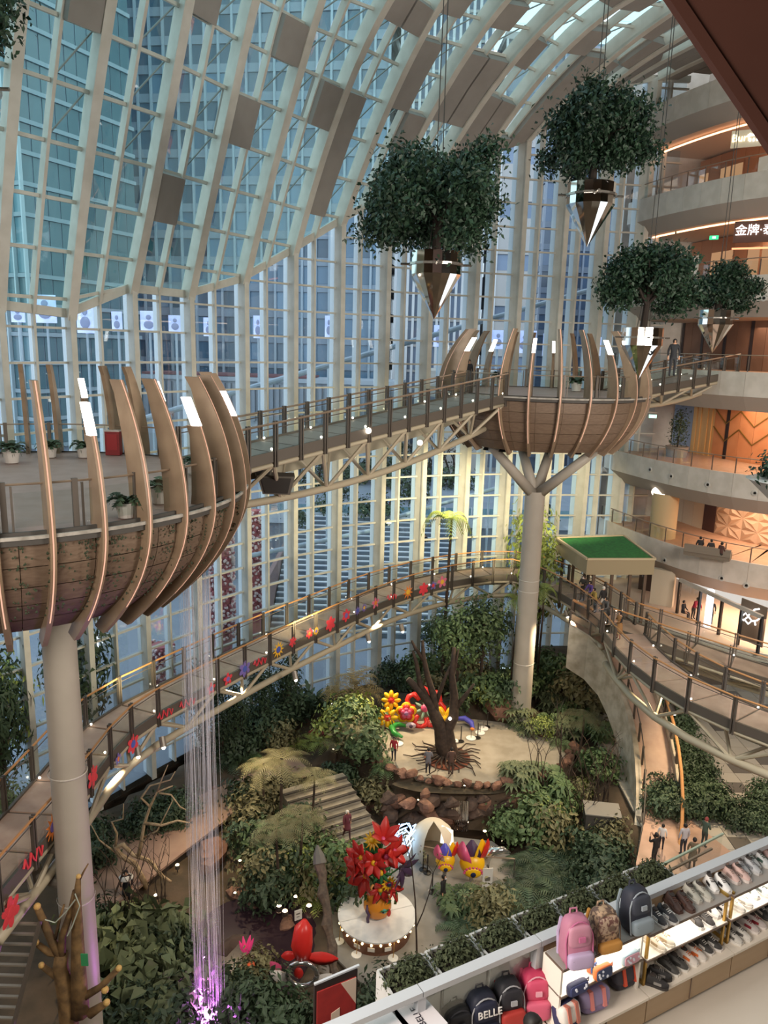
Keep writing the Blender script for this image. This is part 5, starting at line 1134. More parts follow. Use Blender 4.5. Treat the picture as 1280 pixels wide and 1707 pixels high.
# round table + vase bouquet
TC = at(628, 1523, ZL_+.95); t = thing('round_table', 'round white marble topped display table ringed with small bulbs', 'table', (TC[0], TC[1], ZL_+.1)); R = 1.72
m_marb = M('marble', '#e4e1da', .3, col2='#c9c7c2', scale=.9, mixlo=.45, mixhi=.6)
for s in (0, 1):
    b = MB(); c = RAD(20); b.lathe([(0.001, .0), (R, 0), (R, -.07), (0.001, -.07)], 30, TC+V(cos(c+pi/2), sin(c+pi/2), 0)*(.008 if s == 0 else -.008), c+pi*s, c+pi*(s+1)); b.build('top_half', m_marb, t)
b = MB(); b.lathe([(R-.12, -.07), (R-.2, -.83)], 40, TC); b.build('drum_base', M('table_base', '#7a4f3a', .6, col2='#60402f', scale=2), t)
for i in range(26):
    a = 2*pi*i/26; p = TC+V((R-.06)*cos(a), (R-.06)*sin(a), -.2); b = MB(); b.ball(p, .055, 7, 5); b.build('bulb', emis('table_bulb', '#ffdf9a', 9), t)
for i, a in enumerate((-2.1, -1.7, -1.25)):
    p = TC+V((R-.1)*cos(a), (R-.1)*sin(a), -.45); b = MB(); b.box(p, (.3, .03, .18), a+pi/2); b.build('label_plate', M('plate_pale', '#cfc9c0', .5), t)
t = thing('flower_vase', 'orange face shaped vase with a huge bouquet of red and yellow flowers', 'vase', TC); vb = TC+V(.02, -.05, .0)
m_or = M('vase_orange', '#d98a2a', .35); m_yel = M('petal_yellow', '#e8b422', .4); m_redp = M('petal_red', '#b82a24', .4, rnd=.15); m_pur = M('petal_purple', '#4a3550', .5); m_pink = M('petal_pink', '#d0527a', .4); m_grnp = M('petal_green', '#2f6b3c', .5); m_navy = M('navy_center', '#20264a', .4)
b = MB(); b.lathe([(.3, 0), (.5, .15), (.62, .45), (.6, .75), (.42, 1.0), (.28, 1.2), (.34, 1.32), (.25, 1.3)], 26, vb); b.build('vase_body', m_or, t, True)
b = MB(); b.lathe([(.34, -.0), (.4, .06), (.01, .08)], 20, vb); b.build('foot', m_navy, t)
b = MB(); b.tube([vb+V(-.42, -.35, .75), vb+V(-.46, -.48, .55), vb+V(-.36, -.55, .42), vb+V(-.42, -.5, .2), vb+V(-.4, -.48, -.0)], .07, 7); b.build('purple_curl', m_pur, t, True)
b = MB(); b.ball(vb+V(.25, -.52, .6), (.17, .06, .12), 10, 6); b.build('eye_white', M('eye_teal', '#5fb0a0', .3), t); b = MB(); b.ball(vb+V(.25, -.57, .6), .06, 8, 6); b.build('pupil', m_navy, t); b = MB(); b.ball(vb+V(.5, -.38, .42), (.1, .08, .2), 8, 6); b.build('lips', m_redp, t)
b = MB(); f = leaf_mesh(3, 60, (.45, .4, .4), .4, .6); b.add([(x+vb[0]+.1, y+vb[1]-.2, z+vb[2]+1.15) for x, y, z in f.v], f.f); b.build('leaves', m_grnp, t)
def petal(b, c, d, n, L, w, bulge=.3):
    """thick pointed petal from c along d, facing n"""
    d = unit(d); n = unit(np.asarray(n, float)-d*np.dot(n, d)); s = np.cross(d, n); rows = []
    for i in range(6):
        u = i/5; ww = w*sin(pi*min(.97, .12+.86*u))**.8; h = bulge*L*sin(pi*u)*.35; cc = c+d*L*u+n*h*.6
        rows.append([cc-s*ww/2, cc+n*h*.5, cc+s*ww/2, cc-n*h*.35])
    b.grid([r_+[r_[0]] for r_ in rows]); return b
def vflower(c, face, mat, cmat, n, L, w, name, cup=.3, rc=.12, wob=0):
    face = unit(face); _, s, u = frame(face); b = MB()
    for k in range(n):
        a = 2*pi*k/n+wob; d = cos(a)*s+sin(a)*u+face*cup; petal(b, c, d, face, L, w)
    o = b.build(name, mat, t, True); b = MB(); b.ball(c+face*.06, rc, 10, 6); b.build('flower_eye', cmat, o, True); return o
WL0 = WL
Z = vb
def build_child_eye(o): pass
vf = [((-.7, -.1, 2.9), (-.8, -.6, .3), m_redp, m_yel, 7, .85, .5, .5), ((-.5, -.3, 2.2), (-.7, -.7, .0), m_redp, m_yel, 6, .95, .55, .6), ((-1.0, 0, 2.5), (-1, -.4, .1), m_redp, m_yel, 6, .8, .45, .4), ((.1, -.5, 2.5), (0, -1, .25), m_grnp, m_yel, 9, .5, .2, .1), ((-.3, .1, 3.6), (-.3, -.8, .5), m_yel, m_yel, 12, .42, .12, .1), ((.15, 0, 3.7), (.2, -.4, 1), m_redp, m_pink, 6, 1.0, .45, 1.0), ((.6, .1, 3.1), (.7, -.5, .4), m_redp, m_pink, 6, .8, .45, .5), ((.45, -.4, 1.9), (.4, -.9, .1), m_yel, m_navy, 12, .36, .13, .1), ((.1, -.3, 1.55), (.2, -.9, -.1), m_redp, m_yel, 6, .7, .35, .4), ((.6, -.2, 1.5), (.8, -.6, .2), m_redp, m_redp, 5, .6, .3, .5), ((.3, -.1, 3.0), (.3, -.9, .3), m_redp, m_pink, 6, .7, .4, .5), ((-.1, .2, 2.9), (0, -1, .2), m_grnp, m_grnp, 7, .9, .3, .4), ((.95, 0, 2.4), (.8, -.6, -.2), m_pur, m_pur, 7, .95, .42, .4), ((-.2, -.4, 2.9), (-.2, -.9, .3), m_redp, m_yel, 6, .7, .4, .5)]
for i, (c, fc, m1, m2, n, L, w, cup) in enumerate(vf): vflower(Z+V(*c), V(*fc), m1, m2, n, L, w, 'flower', cup, .13, i*.4)
b = MB()
for c, *_ in vf: b.tube([Z+V(0, 0, 1.2), Z+V(c[0]*.4, c[1]*.4, 1.2+(c[2]-1.2)*.6), Z+V(*c)], .04, 5)
b.build('flower_stalks', m_grnp, t)
# balloon flowers behind the bare tree
def daisy(label, px, py, Y, R, m1, m2, n, rc, name='flower_sculpture', aim=(0, -1, .35), ground=True):
    c = atY(px, py, Y); t = thing(name, label, 'sculpture', (c[0], c[1], ground_h(c[0], c[1]))); face = unit(aim); _, s, u = frame(face)
    for k in range(n):
        a = 2*pi*k/n; d = cos(a)*s+sin(a)*u; b = MB(); Rm = np.array([d, np.cross(face, d), face]).T; b.ball(c+d*R*.58, (R*.44, R*.24, R*.2), 10, 6, Rm); b.build('petal', m1, t, True)
    b = MB()
    for k in range(12):
        a = 2*pi*k/12; d = cos(a)*s+sin(a)*u; petal(b, c+face*R*.12, d, face, R*.48, R*.14)
    b.ball(c+face*R*.15, (R*.2, R*.2, R*.2), 10, 6); b.build('center', m2, t)
    b = MB(); b.tube([V(c[0], c[1]+.1, ground_h(c[0], c[1])), V(c[0], c[1]+.1, c[2])], .06, 6); b.build('stand', m_grnp, t); return t
m_redb = M('balloon_red', '#d5302a', .35); m_yb = M('balloon_yellow', '#f0b818', .35); m_pinkb = M('balloon_pink', '#d8587e', .35); m_blueb = M('balloon_blue', '#5a5ac0', .35); m_greenb = M('balloon_green', '#2f8a3a', .35)
daisy('yellow balloon daisy with red heart, highest at the left of the display', 652, 1167, 45.0, .62, m_yb, m_redb, 8, .2)
daisy('yellow balloon daisy with red heart, low at the left of the display', 646, 1196, 44.4, .66, m_yb, m_redb, 8, .2)
daisy('yellow balloon flower right of the bare trunk on the upper plaza', 742, 1197, 44.6, .8, m_yb, m_yb, 6, .2)
c = atY(677, 1188, 44.6); t = thing('flower_sculpture', 'scalloped pink and yellow balloon flower between the daisies and red bloom', 'sculpture', (c[0], c[1], ZU)); face = unit(V(0, -1, .3)); _, s, u = frame(face)
for R_, m_, dz in ((.66, m_yb, 0), (.52, m_redb, .08), (.36, m_pinkb, .16)):
    b = MB()
    for k in range(5):
        a = 2*pi*k/5+.3; d = cos(a)*s+sin(a)*u; b.ball(c+d*R_*.55+face*dz, (R_*.5, .16, R_*.5), 12, 6)
    b.build('petal_layer', m_, t, True)
b = MB(); b.ball(c+face*.34, (.14, .1, .14), 10, 6); b.build('center', M('balloon_mauve', '#b07aa8', .35), t, True)
c = atY(708, 1180, 45.0); t = thing('flower_sculpture', 'large coral red balloon bloom with striped heart behind the bare tree', 'sculpture', (c[0], c[1], ZU))
for k in range(7):
    a = 2*pi*k/7+.5; d = cos(a)*s+sin(a)*u; b = MB(); e = c+d*.95; q = np.cross(face, d)
    b.tube([c+d*.55-q*.3, e-q*.38+d*.1, e+d*.28-q*.1, e+d*.26+q*.12, e+q*.38, c+d*.55+q*.3], .16, 8); b.build('petal', m_redb, t, True)
    b = MB(); petal(b, c+d*.2+face*.1, d, face, .5, .16); b.build('stripe', M('balloon_mint', '#a8cfae', .4), t)
b = MB(); b.ball(c+face*.15, (.26, .2, .26), 10, 6); b.build('center', m_pinkb, t, True)
p = at(662, 1222, ZU+.15); t = thing('curl_sculpture', 'green balloon curl with a painted eye lying on the plaza', 'sculpture', p)
b = MB(); b.tube([p+V(.55, .5, .25), p+V(0, .6, .3), p+V(-.35, .2, .25), p+V(-.2, -.4, .2), p+V(.3, -.75, .15)], [.1, .16, .2, .18, .08], 9); b.build('curl', m_greenb, t, True)
b = MB(); b.ball(p+V(.85, .45, .3), (.34, .2, .2), 10, 6); b.build('eye', M('eye_lilac', '#cdbccb', .35), t, True); b = MB(); b.ball(p+V(.85, .28, .32), .12, 8, 6); b.build('iris', m_pur, t)
p = at(770, 1212, ZU+.15); t = thing('curl_sculpture', 'blue violet balloon curl at the right end of the flower display', 'sculpture', p)
b = MB(); b.tube([p+V(-.4, .5, .3), p+V(.2, .5, .35), p+V(.6, .1, .25), p+V(.65, -.35, .12)], [.1, .18, .18, .1], 9); b.build('curl', m_blueb, t, True); b = MB(); b.ball(p+V(.6, -.4, .1), (.14, .12, .1), 8, 6); b.build('tip', M('balloon_orange', '#d98038', .4), t)
# bud shaped eyes
for (x, y, R_), lab in zip(((742, 1434, .6), (787, 1438, .78)), ('smaller yellow bud sculpture with an eye and pink blue petals', 'larger yellow bud sculpture with an eye and purple petals')):
    c = atY(x, y, 33.0); t = thing('bud_sculpture', lab, 'sculpture', (c[0], c[1], ZL_+.1))
    b = MB(); b.ball(c, (R_*.8, R_*.7, R_*.75), 14, 8); b.build('bud', m_yb, t, True)
    for k, m_ in enumerate((m_pinkb, m_blueb if R_ < .7 else m_pur, m_yb, m_redb)):
        a = 2.3-k*.65; b = MB(); petal(b, c+V(cos(a)*R_*.4, -.12+.1*k, -.1), V(cos(a)*.35, .0, 1), V(cos(a), -.6, .1), R_*1.75, R_*1.15, .5); b.build('petal', m_, t, True)
    f = c+V(.0, -R_*.66, -R_*.25); b = MB(); b.ball(f, (R_*.52, R_*.12, R_*.34), 12, 6); b.build('eyelid', m_yb, t, True)
    b = MB(); b.ball(f+V(0, -R_*.1, -.04), (R_*.18, .06, R_*.18), 10, 6); b.build('pupil', m_navy, t)
    b = MB()
    for k in range(9): a = pi*k/8; b.ball(f+V(cos(a)*R_*.55, 0, sin(a)*R_*.36), R_*.08, 6, 4)
    b.build('lashes', m_pinkb, t)
    b = MB(); b.tube([V(c[0], c[1], ZL_), c], .1, 8); b.build('stand', M('stand_chrome', '#c8c8c8', .1, 1), t)
m_sil = M('chrome_balloon', '#d4d2ce', .12, .9)
p = at(825, 1430, ZL_+.9); t = thing('crescent_sculpture', 'silver crescent balloon sculpture at the pond rail', 'sculpture', p); b = MB(); b.tube([p+V(-.35, 0, -.5), p+V(-.4, 0, 0), p+V(-.1, 0, .38), p+V(.4, 0, .45), p+V(.75, 0, .3)], [.06, .2, .26, .18, .04], 10); b.build('crescent', m_sil, t, True); b = MB(); b.tube([p+V(-.3, 0, -1), p+V(-.3, 0, -.1)], .04, 6); b.build('stand', m_post, t)
p = at(722, 1440, ZL_+.1); t = thing('shell_hut', 'cream half dome shell hut by the pond', 'hut', p); b = MB(); b.lathe([(1.05, 0), (1.1, .8), (.95, 1.35), (.6, 1.7), (.01, 1.85)], 20, p+V(0, .8, 0), RAD(-60), RAD(240)); b.build('shell', M('hut_cream', '#d8cdb8', .6), t, True); b = MB(); b.lathe([(1.0, .02), (.01, .03)], 20, p+V(0, .8, 0)); b.build('floor_disc', m_paving, t)
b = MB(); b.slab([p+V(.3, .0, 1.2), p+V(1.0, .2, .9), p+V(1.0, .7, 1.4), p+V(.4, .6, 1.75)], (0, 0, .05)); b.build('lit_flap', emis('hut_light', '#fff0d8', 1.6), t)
p = at(672, 1405, ZL_+1.0); t = thing('light_tangle', 'glowing blue white tangle of light behind the bouquet', 'light sculpture', p); r = random.Random(8); 
for m_, n_, nm in ((emis('tangle_blue', '#a8d0ff', 4), 10, 'light_loop'),):
    for i in range(n_):
        a = r.uniform(0, 6); b = MB(); c = p+V(r.gauss(0, .18), r.gauss(0, .1), r.uniform(-.3, .6)); b.tube([c+V(.5*cos(a+k*.8), .2*sin(a+k*.8), .45*sin(a+k*1.1)) for k in range(7)], .03, 5); b.build(nm, m_, t)
# rail by the pond, stanchions, discs, signs
t = thing('pond_rail', 'thin metal handrail in front of the pond', 'railing', at(700, 1400, ZL_+.1)); P = [at(x, y, ZL_+1.1) for x, y in ((688,1398),(702,1410),(780,1425),(858,1432))]
b = MB(); b.tube(P, .04, 6); b.build('rail', m_rail, t)
for p in P: b = MB(); b.tube([V(*p[:2], ZL_), p], .03, 6); b.build('post', m_post, t)
def stanchion(px, py, z, lab):
    p = at(px, py, z); t = thing('stanchion', lab, 'stanchion', p); b = MB(); b.lathe([(.2, 0), (.2, .03), (.03, .06), (.03, .95), (.05, 1.0), (.01, 1.02)], 10, p); b.build('post', M('stanchion_black', '#1d1a18', .4), t)
for (x, y), l in zip(((768,1236),(796,1230),(812,1212)), ('nearest the tree roots', 'middle one by the white discs', 'farthest by the shrubs')): stanchion(x, y, ZU+.1, 'black queue stanchion on the upper plaza, '+l)
for (x, y), l in zip(((720,1487),(712,1455),(705,1450)), ('front one by the walking person', 'rear pair, right one', 'rear pair, left one')): stanchion(x, y, ZL_+.12, 'black queue stanchion on the lower plaza, '+l)
for (x, y), l in zip(((664,1240),(756,1236),(785,1231),(800,1222),(806,1215)), ('left by the visitor in red', 'first right of the tree', 'second right of the tree', 'third right of the tree', 'fourth right of the tree')):
    p = at(x, y, ZU+.1); t = thing('floor_sign', 'white round floor sign on the upper plaza, '+l, 'sign', p); b = MB(); b.lathe([(.3, .0), (.3, .05), (.01, .06)], 20, p); b.build('disc', M('disc_white', '#e9e6de', .5), t); b = MB(); b.tube([p, p+V(0, .1, .5)], .02, 5); b.build('stem', m_post, t)
for (x, y), l in zip(((565,1570),(594,1592),(655,1598),(588,1477),(545,1608)), ('left front of the table', 'at the front of the table', 'right front of the table', 'behind the table at the left', 'beside the red sculpture')):
    p = at(x, y, ZL_+.12); t = thing('floor_sign', 'white disc sign on a thin stem, '+l, 'sign', p); b = MB(); b.lathe([(.22, .0), (.22, .04), (.01, .05)], 18, p); b.build('disc', M('disc_white', '#e9e6de', .5), t); b = MB(); b.tube([p, p+V(.05, .1, .7)], .02, 5); b.build('stem', M('stem_gold', '#b0905a', .4, .6), t)
for (x, y, w, h, rz_), l in zip(((812,1472,.5,1.6,.15),(755,1408,.45,.3,0),(497,1525,.35,.5,.5),(540,1612,.5,.6,-.4),(1003,1300,.3,.4,0)), ('tall white information board on the lower plaza', 'small white notice at the pond edge', 'small white notice among the plants near the red sculpture', 'white card with black print beside the red sculpture', 'small white notice right of the pond')):
    p = at(x, y, ZL_+.4); t = thing('notice_board', l, 'sign', p); b = MB(); b.box(p, (w, .04, h), rz_); b.build('board', M('board_white', '#ded9cf', .5), t); b = MB(); b.box(p+V(0, -.03, h*.15), (w*.5, .02, h*.12), rz_); b.box(p+V(0, -.03, -h*.15), (w*.4, .02, h*.05), rz_); b.build('print', M('print_grey', '#6d675c', .6), t); b = MB(); b.tube([p+V(0, .03, -.5), p], .02, 5); b.build('leg', m_post, t)
# red swan-like sculpture with silver ring
p = at(500, 1640, ZL_+.1); t = thing('ring_sculpture', 'red winged sculpture standing over a silver ring and white petals', 'sculpture', p)
b = MB(); b.tube([p+V(.1, .2, 1.0), p+V(.05, .2, 1.7), p+V(.1, .25, 2.4), p+V(.15, .3, 2.75)], [.3, .45, .38, .1], 10); b.build('body', m_redb, t, True)
b = MB(); petal(b, p+V(.3, .1, 1.2), V(1, .1, -.15), V(0, -1, .5), 1.25, .5); petal(b, p+V(-.2, .1, 1.3), V(-.6, .2, -.3), V(0, -1, .4), .7, .4); b.build('wing', m_redb, t, True)
b = MB(); b.tube([p+V(.1+.6*cos(a), -.1, .55+.55*sin(a)) for a in np.linspace(0, 2*pi, 25)], .11, 8); b.build('ring', m_sil, t, True)
b = MB(); petal(b, p+V(.5, 0, .1), V(1, 0, .5), V(0, -1, .2), .9, .4); petal(b, p+V(-.5, 0, .2), V(-.8, 0, .4), V(0, -1, .2), .8, .5); b.build('white_petal', M('petal_white', '#ddd5cc', .4), t, True)
b = MB(); b.ball(p+V(-.05, -.1, .6), (.2, .1, .28), 8, 6); b.build('flower_heart', m_redp, t, True); b = MB(); petal(b, p+V(-.8, .1, .5), V(-.6, 0, .6), V(0, -1, .2), .6, .4); b.build('pink_petal', m_pinkb, t)
# pink lit sculpture in the left pond and small ones
for (x, y), l in zip(((410, 1595), (418, 1620)), ('pink lit coral sculpture standing in the dark left pond', 'small orange lit flower in the dark left pond')):
    p = at(x, y, ZL_); t = thing('coral_sculpture', l, 'sculpture', p); b = MB(); 
    for k in range(6): a = k*1.05; petal(b, p+V(0, 0, .1), V(.4*cos(a), .3*sin(a), 1), V(0, -1, .1), (.9 if x == 410 else .4)*(1-.06*k), .18)
    b.build('blades', M('coral_pink', '#c8386a', .4, emit=.5) if x == 410 else M('coral_orange', '#d0603a', .4, emit=.4), t); b = MB(); b.ball(p, (.2, .2, .1), 8, 5); b.build('base', m_rock, t)
# black box
p = at(1003, 1400, -24.9); t = thing('equipment_box', 'dark grey equipment box standing beside the ramp', 'box', p); b = MB(); b.box(p+V(0, .4, .75), (1.75, 1.2, 1.5), RAD(-8)); b.build('body', M('box_dark', '#4a4642', .6), t); b = MB(); b.box(p+V(0, .4, 1.52), (1.85, 1.3, .06), RAD(-8)); b.build('lid', M('box_lid', '#86827a', .5), t)
# ladder rungs at the lower left
t = thing('metal_ladder', 'metal ladder stair with pale rungs at the lower left edge', 'ladder', atY(25, 1690, 19.5)); A, B = atY(52, 1540, 20.3), atY(5, 1715, 19.0)
for i in range(11):
    p = A+(B-A)*i/10; b = MB(); b.beam(p+V(-.75, 0, 0), p+V(.28, 0, 0), .09, .05); b.build('rung', M('rung_metal', '#b5ab9c', .35, .6), t)
for dx in (-.75, .28): b = MB(); b.beam(A+V(dx, 0, .1), B+V(dx, 0, 0), .08, .12); b.build('stringer', m_grey, t)
# garden bulbs
m_bulb = emis('garden_bulb', '#ffe2b0', 12); q = MB(); q.ball((0, 0, .25), .085, 8, 6); mb_ = q.mesh('bulb', m_bulb); q = MB(); q.tube([V(0, 0, -.1), V(0, 0, .2)], .03, 5); q.lathe([(.1, .12), (.1, .3), (.09, .3)], 8); ms_ = q.mesh('spike', m_post)
for i, (x, y, s, z) in enumerate(((491,1367,1.5,0),(465,1523,1.5,0),(475,1532,1.5,0),(515,1523,1.5,0),(493,1505,1.2,0),(445,1413,1.1,0),(408,1468,1,0),(400,1443,1,0),(555,1168+125,.6,0),(554,1180,1.1,0),(750,1198,.1,0),(960,1217,1.3,0),(642,1306,1.1,0),(698,1312,.7,0),(735,1313,.7,0),(774,1315,.7,0),(845,1297,.7,0),(762,1393,1.2,0),(808,1384,1.2,0),(836,1409,.8,0),(717,1400,.8,0),(699,1404,.8,0),(739,1405,.6,0),(296,1452,1.2,0),(260,1502,1.1,0),(351,1340,.8,0),(355,1356,.8,0),(401,1315,.8,0),(419,1312,.8,0),(392,1496,.9,0),(1140,1340,1.0,1),(1072,1300,.7,0),(885,1212,.9,0),(898,1122,.9,0),(205,1530,.8,0),(947,1212,.8,0))):
    p = onground(x, y) if z == 0 else at(x, y, ZU+.5); o = thing('garden_light', 'small glowing ground lamp among the garden plants', 'lamp', p, group='ground lamps of the garden', scale=s); link('bulb', mb_, o); link('spike', ms_, o)

p = at(695, 1600, ZL_+.1); t = thing('thin_tree', 'thin forked bare sapling rising in front of the round table', 'sapling', p)
def T(px, py): return atY(px, py, p[1])
b = MB(); limb(b, [p, T(694, 1560), T(692, 1500), T(686, 1440), T(672, 1392)], .05, .018, 6); limb(b, [T(694, 1545), T(705, 1520), T(715, 1490), T(722, 1455), T(735, 1430)], .03, .012, 5); limb(b, [T(722, 1455), T(712, 1440), T(706, 1425)], .015, .008, 4); b.build('trunk', m_bark, t)
b = MB()
for q_ in (T(735, 1430), T(706, 1425), T(672, 1392)): f = leaf_mesh(71, 14, .18, .16, .5); b.add([(x+q_[0], y+q_[1], z+q_[2]) for x, y, z in f.v], f.f)
b.build('leaves', m_leafc['olive'], t)
# ------------------------------------------------------------------ shop ledge in front: rail, planters, benches, shoes, bags
ZB = -5.3; ZM, ZT, ZR = ZB+.27, ZB+.52, ZB+.64
O_ = at(1070, 1490, ZR); e_ = unit(at(1280, 1395, ZR)-at(700, 1640, ZR)); n_ = V(-e_[1], e_[0], 0); RZ = math.atan2(e_[1], e_[0])
def S_(s, t, z=0.0): return O_+e_*s+n_*t+V(0, 0, z-O_[2])
def inv(p): q = np.asarray(p)-O_; return float(q@e_), float(q@n_)
def obox(b, s0, s1, t0, t1, z0, z1): return b.hexa([S_(s0, t0, z0), S_(s1, t0, z0), S_(s1, t1, z0), S_(s0, t1, z0), S_(s0, t0, z1), S_(s1, t0, z1), S_(s1, t1, z1), S_(s0, t1, z1)])
m_shopf = M('shop_floor', '#c6bdb0', .4, col2='#beb5a8', scale=.8); m_cab = M('cabinet_wood', '#b89e80', .5, col2='#b09676', scale=1.2, stretch=(1, 1, 5)); m_top = M('cabinet_top', '#e6dccd', .4); m_shw = M('shelf_white', '#efe8dc', .4); m_shg = M('shelf_grey', '#a39a93', .5); m_brass = M('brass_post', '#c9a256', .3, .8); m_shed = M('shelf_edge', '#6b5a4e', .5)
m_railw = M('rail_white', '#c4c6ca', .45)
b = MB(); obox(b, -9, 9, -9, .12, ZB-.5, ZB-.3); o = b.build('floor', m_shopf); tag(o, kind='structure')
JT = [inv(at(1088, 1668, ZB)), inv(at(1219, 1585, ZB))]; tf = (JT[0][1]+JT[1][1])/2; w_ = JT[1][0]-JT[0][0]; s0 = JT[0][0]
tbk = -.06
units = [('shop_bench', 'low wooden bench unit under the satchels', s0-w_*.87, s0), ('shop_bench', 'low wooden bench unit carrying the shoes beside the satchels', s0, s0+w_), ('shop_bench', 'low wooden bench unit carrying the shoes at the right edge', s0+w_, s0+2*w_), ('shop_bench', 'low wooden bench unit beyond the right edge of the shop row', s0+2*w_, s0+3*w_)]
for nm, lab, a, c in units:
    t = thing(nm, lab, 'bench', S_((a+c)/2, (tf+tbk)/2, ZB-.3))
    b = MB(); obox(b, a+.006, c-.006, tf+.02, tbk, ZB-.27, ZB-.025); b.build('body', m_cab, t); b = MB(); obox(b, a+.004, c-.004, tf, tbk, ZB-.025, ZB); b.build('top', m_top, t)
    b = MB(); obox(b, a+.03, c-.03, tf+.06, tbk-.02, ZB-.3, ZB-.26); b.build('plinth', m_shed, t)
    b = MB(); k = (a+c)/2; obox(b, k-.003, k+.003, tf+.012, tf+.03, ZB-.26, ZB-.03); b.build('door_seam', m_shed, t)
def shelf_unit(lab, a, c, zs, mats, bag=False):
    t = thing('shelf_unit', lab, 'shelf', S_((a+c)/2, tbk-.15, ZB)); ts = tf+.09
    for z, m in zip(zs, mats):
        b = MB(); obox(b, a, c, ts, tbk-.02, z-.022, z-.004); b.build('shelf_board', m_shed, t); b = MB(); obox(b, a+.006, c-.006, ts+.006, tbk-.02, z-.004, z); b.build('shelf_top', m, t)
    b = MB(); obox(b, a, c, tbk-.02, tbk, ZB, zs[-1]-.02); b.build('back_panel', m_shw, t)
    if bag:
        for x in (a, c-.02): b = MB(); obox(b, x, x+.02, ts+.02, tbk-.02, ZB, zs[-1]-.022); b.build('side_panel', m_shw, t)
    else:
        for x in (a+.01, c-.03):
            for tt in (ts+.02,): b = MB(); obox(b, x, x+.022, tt, tt+.022, ZB, zs[-1]+.02); b.build('brass_post', m_brass, t)
            b = MB(); obox(b, x, x+.022, ts+.02, tbk, ZB+.002, ZB+.024); obox(b, x, x+.022, ts+.02, tbk+.1, zs[-1]+.0, zs[-1]+.022); b.build('brass_foot', m_brass, t)
    for z in zs[1:]:
        b = MB(); obox(b, a+.04, c-.04, tbk-.06, tbk-.03, z-.045, z-.024); b.build('light_strip', emis('shelf_strip', '#fff3e0', 9), t)
        p = S_((a+c)/2, ts+.12, z-.04); lamp('shelf_lamp', 'AREA', p, 1.7, (1, .93, .84), c-a-.15, aim=p-V(0, 0, 1), sy=.1).rotation_euler = (0, 0, RZ)
    return t
shelf_unit('display shelves of backpacks and pencil cases with brightly lit middle tier', s0-w_*.87+.02, s0-.02, (ZM+.05, ZT+.05), (m_shw, m_shg), True)
shelf_unit('brass framed shoe shelves with lit middle tier beside the backpacks', s0+.03, s0+w_-.02, (ZM, ZT), (m_shw, m_shg))
shelf_unit('brass framed shoe shelves running off the right edge', s0+w_+.02, s0+2*w_-.02, (ZM, ZT), (m_shw, m_shg))
# balustrade of the ledge
t = thing('ledge_balustrade', 'white topped shop balustrade crossing the bottom of the view', 'railing', S_(0, 0, ZR)); js = [-4.2, inv(at(700, 1646, ZR))[0], inv(at(898, 1564, ZR))[0], inv(at(1280, 1395, ZR))[0]+.6, 5]
for a, c in zip(js[:-1], js[1:]): b = MB(); obox(b, a+.004, c-.004, -.045, .045, ZR-.05, ZR); b.build('top_rail', m_railw, t)
for x in js[:-1]+[(js[1]+js[2])/2+.9]: b = MB(); obox(b, x-.035, x+.035, -.03, .03, ZB-.35, ZR-.05); b.build('post', m_railw, t)
for a, c in zip(js[:-1], js[1:]): b = MB(); obox(b, a+.05, c-.05, -.006, .006, ZB-.3, ZR-.06); b.build('glass_panel', m_glb, t)
b = MB(); obox(b, js[2], 5, -.025, -.012, ZB-.3, ZR-.05); b.build('wood_lining', m_cab, t)
t = thing('glass_screen', 'clear glass screen standing beyond the ledge rail above the pink floor', 'screen', at(1140, 1440, -5.6)); P = [at(1083, 1452, -5.0), at(1205, 1390, -5.0)]
b = MB(); b.slab([P[0]+V(0, 0, -.6), P[1]+V(0, 0, -.6), P[1], P[0]], n_*.012); b.build('pane', m_glb, t); b = MB(); b.beam(P[0], P[1], .02, .02); b.build('edge', M('glass_edge', '#aebaa4', .3), t)
b = MB(); b.beam(P[0]+n_*-.08+V(0, 0, -.02), P[1]+(P[0]-P[1])*.25+n_*-.08+V(0, 0, -.02), .02, .02); b.build('handrail', m_rail, t)
# planters
m_plw = M('planter_box_white', '#c2c0bc', .6)
pt = link('planter', None); WL[pt.name] = V(0, 0, 0); tag(pt, 'x', 'planter'); L = .40; D_ = .28; H = .34
for c, s in (((0, -D_/2, H/2), (L, .02, H)), ((0, D_/2, H/2), (L, .02, H)), ((-L/2, 0, H/2), (.02, D_, H)), ((L/2, 0, H/2), (.02, D_, H))): b = MB(); b.box(c, s); b.build('side', m_plw, pt)
b = MB(); b.box((0, 0, H-.08), (L-.03, D_-.03, .1)); b.build('soil', m_soil, pt); f = shift(leaf_mesh(51, 1100, (.2, .14, .07), .036, .5, shape='dome'), H+.005); f.build('hedge', M('hedge_brown', '#42492f', .8), pt)
ppl = Proto(pt)
for i, lab in enumerate(('first', 'second', 'third', 'fourth', 'fifth', 'sixth', 'seventh')):
    ppl.put(S_(js[1]+.04+i*.435, .24, ZR-.44), RZ+.02*(i % 3-1), 'white planter box with dark clipped hedge beyond the rail, %s from the left' % lab, 'planter boxes beyond the rail')
